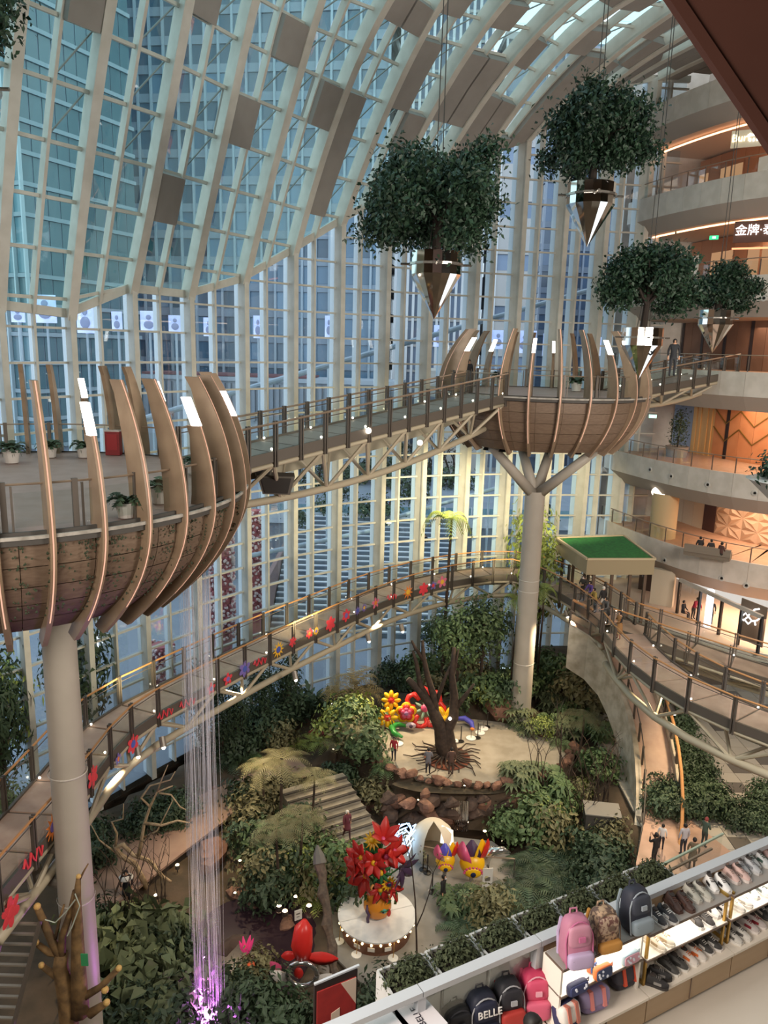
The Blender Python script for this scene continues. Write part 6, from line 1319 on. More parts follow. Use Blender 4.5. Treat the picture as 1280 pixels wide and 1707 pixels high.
# poster
pc = atY(560, 1684, 5.5); t = thing('gift_poster', 'red festive gift poster in a dark frame beyond the rail', 'poster', pc); q = n_*.0
def PP(u, v, o=0): return pc+e_*u*.36+V(0, 0, v*.66)-n_*o*.01
b = MB(); b.slab([PP(-.55, -.62), PP(.55, -.62), PP(.55, .5), PP(-.55, .5)], n_*.03); b.build('frame', M('poster_frame', '#2e2522', .5), t)
b = MB(); b.slab([PP(-.5, -.6, 1.2), PP(.5, -.6, 1.2), PP(.5, .4, 1.2), PP(-.5, .4, 1.2)], n_*.01); b.build('sheet', M('poster_red', '#a8322e', .6, col2='#962a2a', scale=9), t)
b = MB(); b.slab([PP(.1, .4, 1.5), PP(.5, 0, 1.5), PP(.5, .4, 1.5)], n_*.003); b.slab([PP(-.14, -.2, 1.5), PP(.08, -.16, 1.5), PP(.08, .04, 1.5), PP(-.14, 0, 1.5)], n_*.003); b.slab([PP(-.45, -.55, 1.5), PP(-.38, -.55, 1.5), PP(-.42, -.2, 1.5)], n_*.003); b.slab([PP(-.32, -.55, 1.5), PP(-.25, -.55, 1.5), PP(-.3, -.25, 1.5)], n_*.003); tag(b.build('print_pale', M('poster_pale', '#d9c2ae', .6), t), kind='stuff')
b = MB(); b.slab([PP(-.55, .5, .2), PP(.6, .52, .2), PP(.6, .545, .2), PP(-.55, .525, .2)], n_*.02); b.build('top_edge', m_railw, t)
def text(body, size, mat, pos, xdir, zdir, parent, name='lettering', ext=.004):
    cu = bpy.data.curves.new('lettering', 'FONT'); cu.body = body; cu.size = size; cu.extrude = ext; cu.align_x = 'CENTER'; cu.align_y = 'CENTER'; cu.resolution_u = 2
    o = bpy.data.objects.new('lettering_tmp', cu); COL.objects.link(o); dg = bpy.context.evaluated_depsgraph_get(); me = bpy.data.meshes.new_from_object(o.evaluated_get(dg)); bpy.data.objects.remove(o)
    x = unit(xdir); z = unit(np.asarray(zdir)-x*np.dot(x, zdir)); n = np.cross(x, z); Mx = np.array([x, z, n])
    co = np.empty(len(me.vertices)*3); me.vertices.foreach_get('co', co); co = co.reshape(-1, 3)@Mx+np.asarray(pos)-WL[parent.name]; me.vertices.foreach_set('co', co.ravel()); me.materials.clear(); me.materials.append(mat); me.update()
    return link(name, me, parent)
# white shoe boxes
for (x, y), l in zip(((644, 1716), (692, 1694)), ('left one of the two', 'right one of the two, with letters')):
    p = at(x, y, ZB+.42); t = thing('carton', 'white carton on the counter at the bottom, '+l, 'box', p); b = MB(); b.box(p+V(0, 0, -.21), (.27, .4, .42), RZ+.12); b.build('body', M('carton_white', '#d8d3d6', .6), t); b = MB(); b.box(p+V(0, 0, .01), (.285, .415, .05), RZ+.12); b.build('lid', M('carton_lid', '#e2dde0', .6), t)
    if x == 692: text('BELLE', .07, M('print_dark', '#33303a', .6), p+V(.02, -.04, .04), (-.45, .9, 0), (-.9, -.45, 0), t, ext=.001)
# lower counter at the left with school bags
b = MB(); ta = inv(at(925, 1660, ZB-.0))[1]; t = thing('bag_counter', 'pale counter under the row of school backpacks at the bottom', 'counter', S_(js[1], -.4, ZB-.3))
obox(b, js[1]-.6, s0-w_*.87-.02, tf-.05, -.05, ZB-.02, ZB); b.build('top', m_top, t); b = MB(); obox(b, js[1]-.6, s0-w_*.87-.02, tf-.03, -.06, ZB-.3, ZB-.02); b.build('body', m_cab, t)
# ---- bags
def rbox(b, c, s, R, p=4.5, nu=18, nv=10, taper=0):
    """superellipsoid body"""
    rows = []
    for i in range(nv+1):
        th = -pi/2+pi*i/nv; row = []
        for j in range(nu):
            ph = 2*pi*j/nu; f = lambda w: math.copysign(abs(w)**(2/p), w); q = V(f(cos(th))*f(cos(ph))*s[0]/2, f(cos(th))*f(sin(ph))*s[1]/2, f(sin(th))*s[2]/2); k = 1-taper*(q[2]/s[2]+.5); q[0] *= k; q[1] *= k; row.append(np.asarray(c)+R@q)
        rows.append(row)
    return b.grid(rows, True)
def Rz(a, tilt=0):
    c, s = cos(a), sin(a); R = np.array([[c, -s, 0], [s, c, 0], [0, 0, 1]]); ct, st = cos(tilt), sin(tilt); return R@np.array([[1, 0, 0], [0, ct, -st], [0, st, ct]])
def backpack(label, p, h, w, d, rz, m1, m2, m3, pocket_h=.4, trim=None, tilt=-.12, letters=None):
    t = thing('backpack', label, 'bag', p); R = Rz(rz, tilt); c = lambda x, y, z: p+R@V(x, y, z)
    b = MB(); rbox(b, c(0, 0, h/2), (w, d, h), R, 4, taper=.22); b.build('body', m1, t, True)
    b = MB(); rbox(b, c(0, -d*.48, h*pocket_h*.55+.01), (w*.82, d*.42, h*pocket_h), R, 4.5); b.build('front_pocket', m2, t, True)
    b = MB(); rbox(b, c(0, -d*.3, h*.66), (w*.74, d*.42, h*.46), R, 4); b.build('upper_pocket', m3, t, True)
    b = MB(); pts = [c(-w*.42, -d*.42, h*.06)]+[c(-w*.43*cos(a), -d*.36, h*.55+h*.4*sin(a)) for a in np.linspace(0, pi, 12)]+[c(w*.42, -d*.42, h*.06)]; b.tube(pts, .006, 5); b.build('piping', trim or m_railw, t)
    b = MB(); b.tube([c(-w*.12, d*.2, h*.95), c(-w*.1, d*.22, h*1.07), c(w*.1, d*.22, h*1.07), c(w*.12, d*.2, h*.95)], .009, 6); b.build('handle', m1, t)
    for x in (-.3, .3): b = MB(); b.tube([c(x*w, d*.45, h*.85), c(x*w*1.1, d*.62, h*.5), c(x*w*1.2, d*.5, h*.08)], .014, 6); b.build('strap', m2, t)
    b = MB(); b.tube([c(-w*.3, -d*.66, h*pocket_h*.8), c(w*.3, -d*.66, h*pocket_h*.8)], .004, 4); b.build('zip', M('zip_dark', '#4a4046', .5), t)
    if letters: text(letters, w*.3, M('letters_white', '#f2eeea', .5), c(0.02, -d*.53, h*.66), R@V(1, 0, 0), R@V(0, 0, 1), t)
    else: b = MB(); b.hexa([c(x*w, y*d-.02, h*z) for z in (.6, .7) for x, y in ((-.1, -.52), (.1, -.52), (.1, -.45), (-.1, -.45))]); b.build('badge', trim or m_railw, t)
    return t
mk = lambda n, c, **k: M(n, c, .65, **k)
ZBG = ZT+.05
backpack('pink backpack with lilac base standing on the top grey shelf', at(958, 1604, ZBG), .40, .27, .19, RZ-.25, mk('bag_pink', '#b8788f', col2='#b07087', scale=8), mk('bag_lilac', '#b8a4c4'), mk('bag_pink2', '#c0869a'), .32, mk('trim_pink', '#c06a90'))
backpack('beige camouflage backpack with orange pouch on the top grey shelf', at(1005, 1577, ZBG), .34, .26, .19, RZ-.15, mk('bag_camo', '#b09478', col2='#5f4a40', scale=26, mixlo=.45, mixhi=.55), mk('bag_orange', '#c08a44'), mk('bag_camo2', '#b8a08a', col2='#704c46', scale=30, mixlo=.45, mixhi=.55), .26, mk('trim_brown', '#6a5648'))
backpack('navy backpack with pale grey panels on the top grey shelf', at(1058, 1548, ZBG), .38, .26, .19, RZ-.1, mk('bag_navy', '#2c2e3a'), mk('bag_greyblue', '#8a97a0'), mk('bag_navy2', '#3a3e4a'), .34, mk('trim_grey', '#9aa2aa'))
backpack('red pink backpack at the right end of the lower counter', at(889, 1688, ZB), .38, .26, .2, RZ-.35, mk('bag_rose', '#c0385c', col2='#b43054', scale=8), mk('bag_rose2', '#d4607c'), mk('bag_rose3', '#cc4c6c'), .42, mk('trim_rose', '#e0a0b0'))
backpack('black backpack with red pocket on the lower counter', at(846, 1704, ZB), .38, .26, .2, RZ-.2, mk('bag_black', '#1f1e24'), mk('bag_redpocket', '#b0362f'), mk('bag_black2', '#26252b'), .42, mk('trim_silver', '#a8a8ac'))
backpack('navy backpack with white letters across its flap', at(803, 1722, ZB), .36, .28, .2, RZ-.15, mk('bag_midnight', '#1c1f30'), mk('bag_midnight3', '#24283a'), mk('bag_midnight2', '#20243a'), .34, mk('trim_silver', '#a8a8ac'), letters='BELLE')
backpack('plain black backpack cut off by the bottom edge', at(760, 1732, ZB), .30, .27, .2, RZ-.1, mk('bag_black3', '#17171a'), mk('bag_black4', '#1c1c20'), mk('bag_black5', '#202024'), .4, mk('trim_dark', '#3a3a40'))
def satchel(label, p, w, h, d, rz, m1, m2, m3):
    t = thing('satchel', label, 'bag', p); R = Rz(rz, -.3); c = lambda x, y, z: p+R@V(x, y, z)
    b = MB(); rbox(b, c(0, 0, h/2), (w, d, h), R, 4); b.build('body', m1, t, True); b = MB(); rbox(b, c(0, -d*.22, h*.62), (w*1.02, d*.7, h*.72), R, 4); b.build('flap', m2, t, True)
    for x in (-.22, .22): b = MB(); b.hexa([c(x*w+u*.016, y, z*h) for z in (.25, .98) for u, y in ((-1, -d*.62), (1, -d*.62), (1, -d*.3), (-1, -d*.3))]); b.build('strap', m3, t)
    b = MB(); b.tube([c(-w*.12, 0, h), c(-w*.08, 0, h*1.12), c(w*.08, 0, h*1.12), c(w*.12, 0, h)], .008, 5); b.build('handle', m1, t)
satchel('lilac satchel on the bench under the lit shelf', at(988, 1682, ZB), .28, .2, .16, RZ-.1, mk('satchel_lilac', '#8c7ea8'), mk('satchel_lilac2', '#9c8eb4'), mk('satchel_coral', '#e08a84'))
satchel('dark navy satchel with orange red straps on the bench', at(1040, 1642, ZB), .28, .2, .16, RZ, mk('satchel_navy', '#36343e'), mk('satchel_navy2', '#403e48'), mk('satchel_red', '#e0583c'))
satchel('navy satchel with white flap at the left end of the bench', at(946, 1712, ZB), .2, .22, .16, RZ+.1, mk('satchel_blue', '#34365a'), mk('satchel_white', '#e4ded6'), mk('satchel_red2', '#c87a6a'))
def case(label, p, w, h, d, rz, m1, m2, m3):
    t = thing('pencil_case', label, 'pencil case', p); R = Rz(rz, -.1); c = lambda x, y, z: p+R@V(x, y, z)
    b = MB(); rbox(b, c(0, 0, h/2), (w, d, h), R, 5); b.build('shell', m1, t, True); b = MB(); rbox(b, c(0, -d*.4, h/2), (w*.93, d*.35, h*.86), R, 5); b.build('front_panel', m2, t, True)
    b = MB(); r = random.Random(int(w*1e4)+len(label))
    for _ in range(7): b.ball(c(r.uniform(-.38, .38)*w, -d*.58, r.uniform(.25, .8)*h), (.012, .006, .012), 6, 4)
    tag(b.build('print', m3, t), kind='stuff')
    b = MB(); b.tube([c(w*.48, 0, h*.8), c(w*.6, 0, h*.9), c(w*.58, 0, h*.6)], .005, 5); b.build('loop', m1, t)
ZMG = ZM+.05
case('navy pencil case with white space print on the lit shelf', at(962, 1655, ZMG), .2, .1, .06, RZ, mk('case_navy', '#2f3350'), mk('case_navy2', '#39406a'), mk('case_white', '#d8dce8'))
case('navy pencil case with orange rim on the lit shelf', at(1004, 1630, ZMG), .18, .11, .06, RZ, mk('case_orange', '#d8743c'), mk('case_blue2', '#3a4668'), mk('case_white', '#d8dce8'))
case('pink pencil case with pale blue rim on the lit shelf', at(1050, 1605, ZMG), .18, .1, .06, RZ, mk('case_paleblue', '#a9c0cc'), mk('case_pinkp', '#d8a4b4'), mk('case_white', '#d8dce8'))
case('small orange and blue pencil case half hidden behind the navy ones', at(986, 1618, ZMG), .1, .08, .05, RZ+.3, mk('case_orange2', '#c87048'), mk('case_blue3', '#4a78b8'), mk('case_white', '#d8dce8'))
# ---- shoes
def shoe_parts(L=.2):
    st = [(0, .062, .02), (.06, .072, .075), (.16, .074, .082), (.3, .07, .078), (.45, .072, .066), (.62, .08, .052), (.8, .078, .04), (.92, .06, .032), (1, .03, .02)]; q = L/.2
    up = MB(); rows = []
    for u, w, h in st:
        x = (u-.5)*L; rows.append([V(x, cos(a)*w/2*q, .016*q+sin(a)**.8*h*q) for a in np.linspace(0, pi, 9)])
    up.grid(rows)
    so = MB(); out = [((u-.5)*L*1.04, (w/2+.006)*q) for u, w, h in st]; P = out+[(x, -y) for x, y in out[::-1]]
    so.slab([V(x, y, 0) for x, y in P], (0, 0, .024*q))
    op = MB(); op.ball(V(-.19*L, 0, .094*q), (.036*q, .025*q, .009*q), 10, 5)
    la = MB()
    for u in (.40, .48, .56, .63): h = np.interp(u, [s[0] for s in st], [s[2] for s in st]); la.box(((u-.5)*L, 0, .019*q+h*q), (.006*q, .036*q, .004*q))
    to = MB(); to.hexa([V((u-.5)*L, y*q, z*q) for z, u in ((.085, .3), (.118, .22)) for y, u2 in ((-.016, 0), (.016, 0), (.016, .1), (-.016, .1))])
    si = MB()
    for sg in (1, -1): si.hexa([V((u-.5)*L, sg*y*q, z*q) for z in (.03, .055) for u, y in ((.42, .034), (.7, .037), (.72, .041), (.4, .0385))])
    return up, so, op, la, to, si
SH = [b.mesh('shoe', None) if False else b for b in shoe_parts()]
m_in = M('shoe_inside', '#3a322e', .8)
shoe_me = {}
def sm_mesh(i, nm, mat):
    k = (i, mat.name)
    if k not in shoe_me: shoe_me[k] = SH[i].mesh(nm, mat, i in (0, 2))
    return shoe_me[k]
def shoes(lab, px, py, z, v, c1, c2, c3, sc=1.0):
    p = at(px, py, z); d = at(px+v[0], py+v[1], z)-p; rz = math.atan2(d[1], d[0]); side = V(-sin(rz), cos(rz), 0)
    mu, ms, ml = M('shoe_'+c1[1:], c1, .6, rnd=.05), M('sole_'+c2[1:], c2, .6), M('lace_'+c3[1:], c3, .6)
    for k, sd in ((-1, 'right'), (1, 'left')):
        o = link('shoe', None, None, p+side*.052*k*sc+unit(d)*.012*k, rz+.06*k, sc); WL[o.name] = V(0, 0, 0); tag(o, '%s shoe of %s' % (sd, lab), 'shoe', lab)
        for i, nm, m in ((0, 'upper', mu), (1, 'sole', ms), (2, 'opening', m_in), (3, 'laces', ml), (4, 'tongue', ml), (5, 'side_stripe', ml)): link(nm, sm_mesh(i, nm, m), o)
D1 = (34, 26)
TP, MD, BN = 'on the top shelf', 'on the lit shelf', 'on the bench'
for a in (('the black and white knit pair '+TP, 1103, 1532, ZT, D1, '#3a3a3e', '#d8d4d0', '#e4e0dc'), ('the dark maroon fluffy pair '+TP, 1132, 1510, ZT, (30, 30), '#4a342e', '#5a4038', '#6a4a40'), ('the grey mesh pair '+TP, 1161, 1493, ZT, D1, '#b4b0a4', '#d0ccc2', '#8e8a80'), ('the white pair with black collars '+TP, 1194, 1478, ZT, (30, 34), '#e4e0dc', '#e8e4e0', '#2a2626'),
          ('the pale pink pair '+TP, 1226, 1462, ZT, D1, '#c8a8a0', '#d8ccc6', '#a08880'), ('the light grey pair '+TP, 1243, 1449, ZT, D1, '#a8a8aa', '#c4c2c0', '#8a8a8e'), ('the grey pair with green collars '+TP, 1260, 1438, ZT, D1, '#b0b0b0', '#cac8c4', '#3c5248'), ('the dusty rose pair '+TP, 1280, 1424, ZT, D1, '#a88a86', '#c8b8b2', '#6c4a4a'),
          ('the cream chunky pair '+MD, 1098, 1572, ZM, (34, 20), '#e2d8c4', '#efe6d6', '#c0a888'), ('the black and white speckled pair '+MD, 1166, 1536, ZM, (30, 26), '#34302e', '#e8e4e0', '#6a6460'), ('the white pair with black lattice '+MD, 1192, 1518, ZM, D1, '#ece8e4', '#e8e4e0', '#26242a'), ('the white chunky pair '+MD, 1229, 1508, ZM, (34, 18), '#e8e2da', '#efeae2', '#d0c8bc'), ('the white and grey pair '+MD, 1258, 1487, ZM, D1, '#dcdcd8', '#e8e6e2', '#6e7672'), ('the plain white pair '+MD, 1282, 1470, ZM, D1, '#ebe6de', '#efeae4', '#c9c4bc'),
          ('the all black strapped pair '+BN, 1096, 1635, ZB, (34, 10), '#2c2a2a', '#34302e', '#8a8682'), ('the dark grey slip on pair '+BN, 1121, 1612, ZB, (40, 26), '#44423f', '#e0dcd4', '#33312f'), ('the white and orange pair '+BN, 1151, 1596, ZB, (34, 20), '#d8cfc6', '#ece6de', '#e0763c'), ('the black and white racing pair '+BN, 1178, 1578, ZB, (40, 26), '#3a3836', '#e6e0da', '#e8e4de'), ('the white grey striped pair '+BN, 1226, 1562, ZB, (36, 22), '#c8c4bc', '#ddd8d0', '#5c5a56'), ('the white pair with red collars '+BN, 1252, 1543, ZB, (34, 18), '#b8aeaa', '#e4dcd6', '#8a2a34'), ('the black runners '+BN, 1276, 1522, ZB, (36, 26), '#2c2c2c', '#4a4a4a', '#c8c6c2')): shoes(*a)
for (x, y, z), l in zip(((1166, 1518, ZM), (1268, 1468, ZM)), ('in front of the speckled shoes', 'at the right edge')):
    p = at(x, y, z+.0); t = thing('price_card', 'small dark red sale card '+l, 'sign', p); b = MB(); b.box(p+V(0, 0, .1), (.12, .006, .06), RZ); b.build('card', M('card_red', '#8a2a30', .5), t); b = MB(); b.tube([p, p+V(0, 0, .08)], .004, 5); b.build('stem', m_brass, t)
    b = MB(); R = Rz(RZ)
    for k in (-1, 0, 1): b.box(p+R@V(k*.03, -.005, .1), (.02, .003, .014), RZ)
    tag(b.build('print', M('card_print', '#d89a94', .5), t), kind='stuff')
# ------------------------------------------------------------------ people
m_skin = M('skin', '#c79a7c', .55); m_hair = M('hair_black', '#1c1614', .6); m_hairw = M('hat_white', '#e4dfd6', .7); m_mask = M('mask_pale', '#d8dce0', .6)
def cloth(c): return M('cloth_'+c[1:], c, .8)
def person(label, p, rz, h, top, bottom, pose='stand', hair=None, shoes='#2a2624', sleeves=None, coat=0.0, fingers=True, mask=False):
    """one continuous skinned body, clothing by material; hair, mask as children"""
    k = h/1.7; J = {}; sit = pose == 'sit'
    hipz = .9 if not sit else .5
    lean = {'lean': -.16, 'bend': -.3}.get(pose, 0)
    J['pel'] = V(0, 0, hipz); J['spi'] = V(0, lean*.35, hipz+.22); J['che'] = V(0, lean*.8, hipz+.43); J['nec'] = V(0, lean, hipz+.58); J['hea'] = V(0, lean-.03, hipz+.68); J['top'] = V(0, lean-.02, hipz+.77)
    E = [('pel', 'spi'), ('spi', 'che'), ('che', 'nec'), ('nec', 'hea'), ('hea', 'top')]; R = {'pel': (.15, .11), 'spi': (.135, .1), 'che': (.16, .105), 'nec': (.052, .052), 'hea': (.085, .1), 'top': (.06, .07)}
    arms = {'stand': ((.25, .0, .33), (.24, -.06, .08)), 'walk': ((.26, .08, .35), (.25, -.1, .12)), 'lean': ((.27, -.14, .30), (.16, -.38, .22)), 'photo': ((.22, -.18, .42), (.10, -.26, .62)), 'hold': ((.25, -.05, .33), (.08, -.25, .30)), 'sit': ((.24, -.05, .32), (.18, -.28, .16)), 'bend': ((.25, -.2, .28), (.15, -.35, .12))}[pose]
    for s, sd in ((1, 'r'), (-1, 'l')):
        sw = s if pose == 'walk' else 0
        J['sh'+sd] = V(.17*s, lean*.9, hipz+.5); J['el'+sd] = V(arms[0][0]*s, arms[0][1]*(1 if not sw else sw)+lean*.8, hipz-.07+arms[0][2]-.02); J['wr'+sd] = V(arms[1][0]*s, arms[1][1]+(.16*sw if sw > 0 else 0)+lean*.8, hipz-.07+arms[1][2])
        d = unit(J['wr'+sd]-J['el'+sd]); J['ha'+sd] = J['wr'+sd]+d*.07
        E += [('che', 'sh'+sd), ('sh'+sd, 'el'+sd), ('el'+sd, 'wr'+sd), ('wr'+sd, 'ha'+sd)]; R['sh'+sd] = (.075, .075); R['el'+sd] = (.05, .05); R['wr'+sd] = (.034, .034); R['ha'+sd] = (.034, .022)
        if fingers:
            sv = np.cross(d, (0, 1, 0)) if abs(d[1]) < .8 else V(1, 0, 0)
            for q in range(5):
                nm = 'f%d%s' % (q, sd); off = sv*(.024*(q-1.5)) if q < 4 else sv*-.055; J[nm+'a'] = J['ha'+sd]+off*.8+d*(.02 if q < 4 else -.03); J[nm+'b'] = J[nm+'a']+d*(.05+.012*(q in (1, 2)))*(1 if q < 4 else .7)+off*.25+V(0, -.008, 0)
                E += [('ha'+sd, nm+'a'), (nm+'a', nm+'b')]; R[nm+'a'] = (.011, .011); R[nm+'b'] = (.008, .008)
        J['hi'+sd] = V(.09*s, 0, hipz-.06)
        if sit: J['kn'+sd] = V(.11*s, -.42, hipz-.02); J['an'+sd] = V(.11*s, -.44, .09); J['to'+sd] = V(.11*s, -.6, .05)
        else:
            st = .2*sw; J['kn'+sd] = V(.095*s, -.03-st*.5, .48); J['an'+sd] = V(.1*s, .03-st, .09+(.05 if sw < 0 else 0)); J['to'+sd] = V(.11*s, -.13-st, .045+(.02 if sw < 0 else 0))
        E += [('pel', 'hi'+sd), ('hi'+sd, 'kn'+sd), ('kn'+sd, 'an'+sd), ('an'+sd, 'to'+sd)]; R['hi'+sd] = (.095, .095); R['kn'+sd] = (.062, .062); R['an'+sd] = (.045, .045); R['to'+sd] = (.042, .03)
    J['nose'] = J['hea']+V(0, -.105, -.005); E += [('hea', 'nose')]; R['nose'] = (.018, .018)
    nm = list(J); me = bpy.data.meshes.new('person_body'); me.from_pydata([tuple(J[a]*k) for a in nm], [(nm.index(a), nm.index(c)) for a, c in E], [])
    o = bpy.data.objects.new('person_tmp', me); COL.objects.link(o); o.modifiers.new('skin', 'SKIN').use_smooth_shade = True; sv_ = me.skin_vertices[0].data
    for i, a in enumerate(nm): sv_[i].radius = (R[a][0]*k, R[a][1]*k); sv_[i].use_root = a == 'pel'
    o.modifiers.new('sub', 'SUBSURF').levels = 1; o.modifiers[-1].render_levels = 1
    dg = bpy.context.evaluated_depsgraph_get(); m2 = bpy.data.meshes.new_from_object(o.evaluated_get(dg)); bpy.data.objects.remove(o)
    mats = [cloth(top), cloth(bottom), m_skin, cloth(shoes), cloth(sleeves or top)]
    m2.materials.clear()
    for m in mats: m2.materials.append(m)
    hand = [J['har']*k, J['hal']*k]; wz = (hipz+.02-coat)*k
    for f in m2.polygons:
        c = np.array(f.center)
        if c[2] > (hipz+.575)*k: mi = 2
        elif min(np.linalg.norm(c-q) for q in hand) < .1*k: mi = 2
        elif c[2] < .1*k: mi = 3
        elif c[2] < wz and abs(c[0]) < .21*k: mi = 1
        else: mi = 4 if abs(c[0]) > .2*k else 0
        f.material_index = mi
    m2.polygons.foreach_set('use_smooth', [True]*len(m2.polygons))
    t = link('person', m2, None, p, rz); WL[t.name] = V(0, 0, 0); tag(t, label, 'person')
    hb = MB(); hc = J['hea']*k+V(0, .02, .03)*k; hb.ball(hc, (.1*k, .115*k, .115*k), 12, 8); hb.v = [(x, max(y, hc[1]-.06*k) if z < hc[2]+.05*k else y, z) for x, y, z in hb.v]; hb.build('hair', m_hair if hair is None else cloth(hair), t, True)
    e = MB()
    for s in (-1, 1): e.ball(J['hea']*k+V(.032*s, -.098, .02)*k, .011*k, 6, 4)
    e.build('eyes', m_hair, t)
    if mask: b = MB(); b.ball(J['hea']*k+V(0, -.075, -.035)*k, (.055*k, .045*k, .04*k), 8, 5); b.build('face_mask', m_mask, t)
    else: b = MB(); b.ball(J['hea']*k+V(0, -.096, -.045)*k, (.022*k, .008*k, .007*k), 6, 4); b.build('mouth', M('lips_skin', '#a06058', .6), t)
    if coat > .2: b = MB(); b.lathe([(.17*k, (hipz+.1)*k), (.2*k, (hipz-.2)*k), (.215*k, (hipz-coat)*k), (.2*k, (hipz-coat)*k), (.16*k, (hipz+.08)*k)], 14); b.build('coat_skirt', cloth(top), t, True)
    return t
WD = WZ+.02
P_ = person
P_('person in dark jacket leaning on the walkway rail, first of the row', at(970, 1001, WD), RAD(-35), 1.7, '#33302c', '#4a4038', 'hold', mask=True)
P_('person with purple jacket and black hair at the walkway rail', at(984, 1009, WD), RAD(-60), 1.62, '#5c4488', '#2c2826', 'lean')
P_('person in yellow brown jacket at the walkway rail', at(991, 1021, WD), RAD(-70), 1.6, '#a8904c', '#3a3230', 'lean')
P_('person with white cap and black coat behind the walkway rail', at(1003, 1020, WD), RAD(200), 1.65, '#2a2726', '#c8beb0', 'stand', hair='#ddd6ca')
P_('person in grey coat holding a bag at the walkway rail', at(1010, 1040, WD), RAD(-60), 1.7, '#5c5a58', '#3a3634', 'lean', hair='#33291f', coat=.3)
P_('person in tan dress and black scarf at the end of the row', at(1030, 1066, WD), RAD(-70), 1.66, '#a4784a', '#8a3a2c', 'hold', sleeves='#2a2624', coat=.5)
P_('person standing in black inside the white shop', at(1183, 1040, -17.85), RAD(-20), 1.7, '#1f1d1e', '#252324', 'stand', mask=True)
P_('person sitting in dark clothes inside the shop entrance', at(1137, 1030, -17.85), RAD(40), 1.65, '#26242a', '#2a2830', 'sit')
P_('person in red jacket bending inside the shop entrance', at(1154, 1032, -17.85), RAD(20), 1.65, '#c03048', '#3a3230', 'bend', sleeves='#c03048')
P_('person in black walking on the far basket platform', at(780, 648, P2[2]+.02), RAD(20), 1.72, '#1c1c20', '#222226', 'walk')
P_('person in dark clothes standing on the gallery by the footbridge', at(1119, 628, -1.0), RAD(-10), 1.7, '#26282c', '#2a2c30', 'stand')
for (x, y), l in zip(((1165, 920), (1183, 925), (1200, 930)), ('left', 'middle', 'right')): P_('dark clothed person sitting on the grey bench behind the balustrade, %s one' % l, at(x, y+4, -13.15), RAD(170 if l != 'right' else 120), 1.6, '#2c2a2c' if l != 'right' else '#5a3a34', '#33302e', 'sit', fingers=False)
P_('visitor in red jacket at the left edge of the upper plaza', at(656, 1268, ZU+.1), RAD(-15), 1.5, '#a02c34', '#24222a', 'stand')
P_('visitor in grey hooded coat seen from behind on the upper plaza', at(713, 1290, ZU+.1), RAD(175), 1.6, '#77757a', '#26242a', 'hold', coat=.2)
P_('visitor in brown coat seen from behind on the upper plaza', at(751, 1292, ZU+.1), RAD(185), 1.68, '#5a4238', '#4a3c34', 'stand', coat=.1)
P_('visitor in dark red patterned coat and white hat on the garden steps', at(578, 1398, ZU-.95), RAD(30), 1.6, '#6a3038', '#4a2a2c', 'walk', hair='#e0dad0', coat=.3)
P_('person in black walking past the stanchions on the lower plaza', at(737, 1512, ZL_+.12), RAD(60), 1.7, '#1e1c1c', '#242222', 'walk', mask=True)
P_('person in black taking a photo on the pink floor', at(1089, 1443, ZU+.25), RAD(215), 1.7, '#221f20', '#282526', 'photo')
P_('child with white top near the wooden handrail', at(1101, 1416, ZU+.25), RAD(150), 1.35, '#e0dad4', '#2a2830', 'stand')
P_('person in pale shirt partly behind twigs on the pink floor', at(1137, 1425, ZU+.25), RAD(190), 1.65, '#b8b4b8', '#33343c', 'stand')
P_('person with black hair in olive coat below the ledge rail', at(1152, 1450, ZU+.25), RAD(160), 1.65, '#6a5c48', '#4a4238', 'stand', coat=.3)
P_('person in green jacket and red hat by the dark hedge', at(1172, 1412, ZU+.25), RAD(120), 1.6, '#4a5c50', '#3a4440', 'hold', hair='#a04a48')
P_('costumed figure in black with white collar on the left path', at(212, 1505, ZL_+.1), RAD(20), 1.7, '#14161c', '#181a22', 'stand', hair='#20201f', coat=.4)
b = MB(); b.lathe([(.09, 1.36), (.3, 1.3), (.33, 1.34), (.1, 1.44)], 16); o = bpy.data.objects['person.023'] if 'person.023' in bpy.data.objects else None
for o in list(COL.objects):
    if o.get('label', '').startswith('costumed'): b.build('ruff_collar', M('ruff_white', '#e8e4dc', .7), o, True)
P_('person in dark coat standing out on the plaza beyond the glass', at(708, 918, -20.6), RAD(0), 1.75, '#25272c', '#2a2c33', 'stand', fingers=False)
P_('person in black out on the plaza below the loudspeaker', at(500, 795, -18), RAD(0), 1.75, '#202228', '#2a2c33', 'walk', fingers=False)
P_('person in red out on the plaza among the planting beds', at(652, 858, -18), RAD(0), 1.7, '#b83a48', '#3a3238', 'stand', fingers=False)
P_('child whose black hair just shows at the bottom edge', at(888, 1698, -4.66)-V(0, 0, 1.12), RAD(40), 1.14, '#2a2626', '#2a2a2e', 'stand')
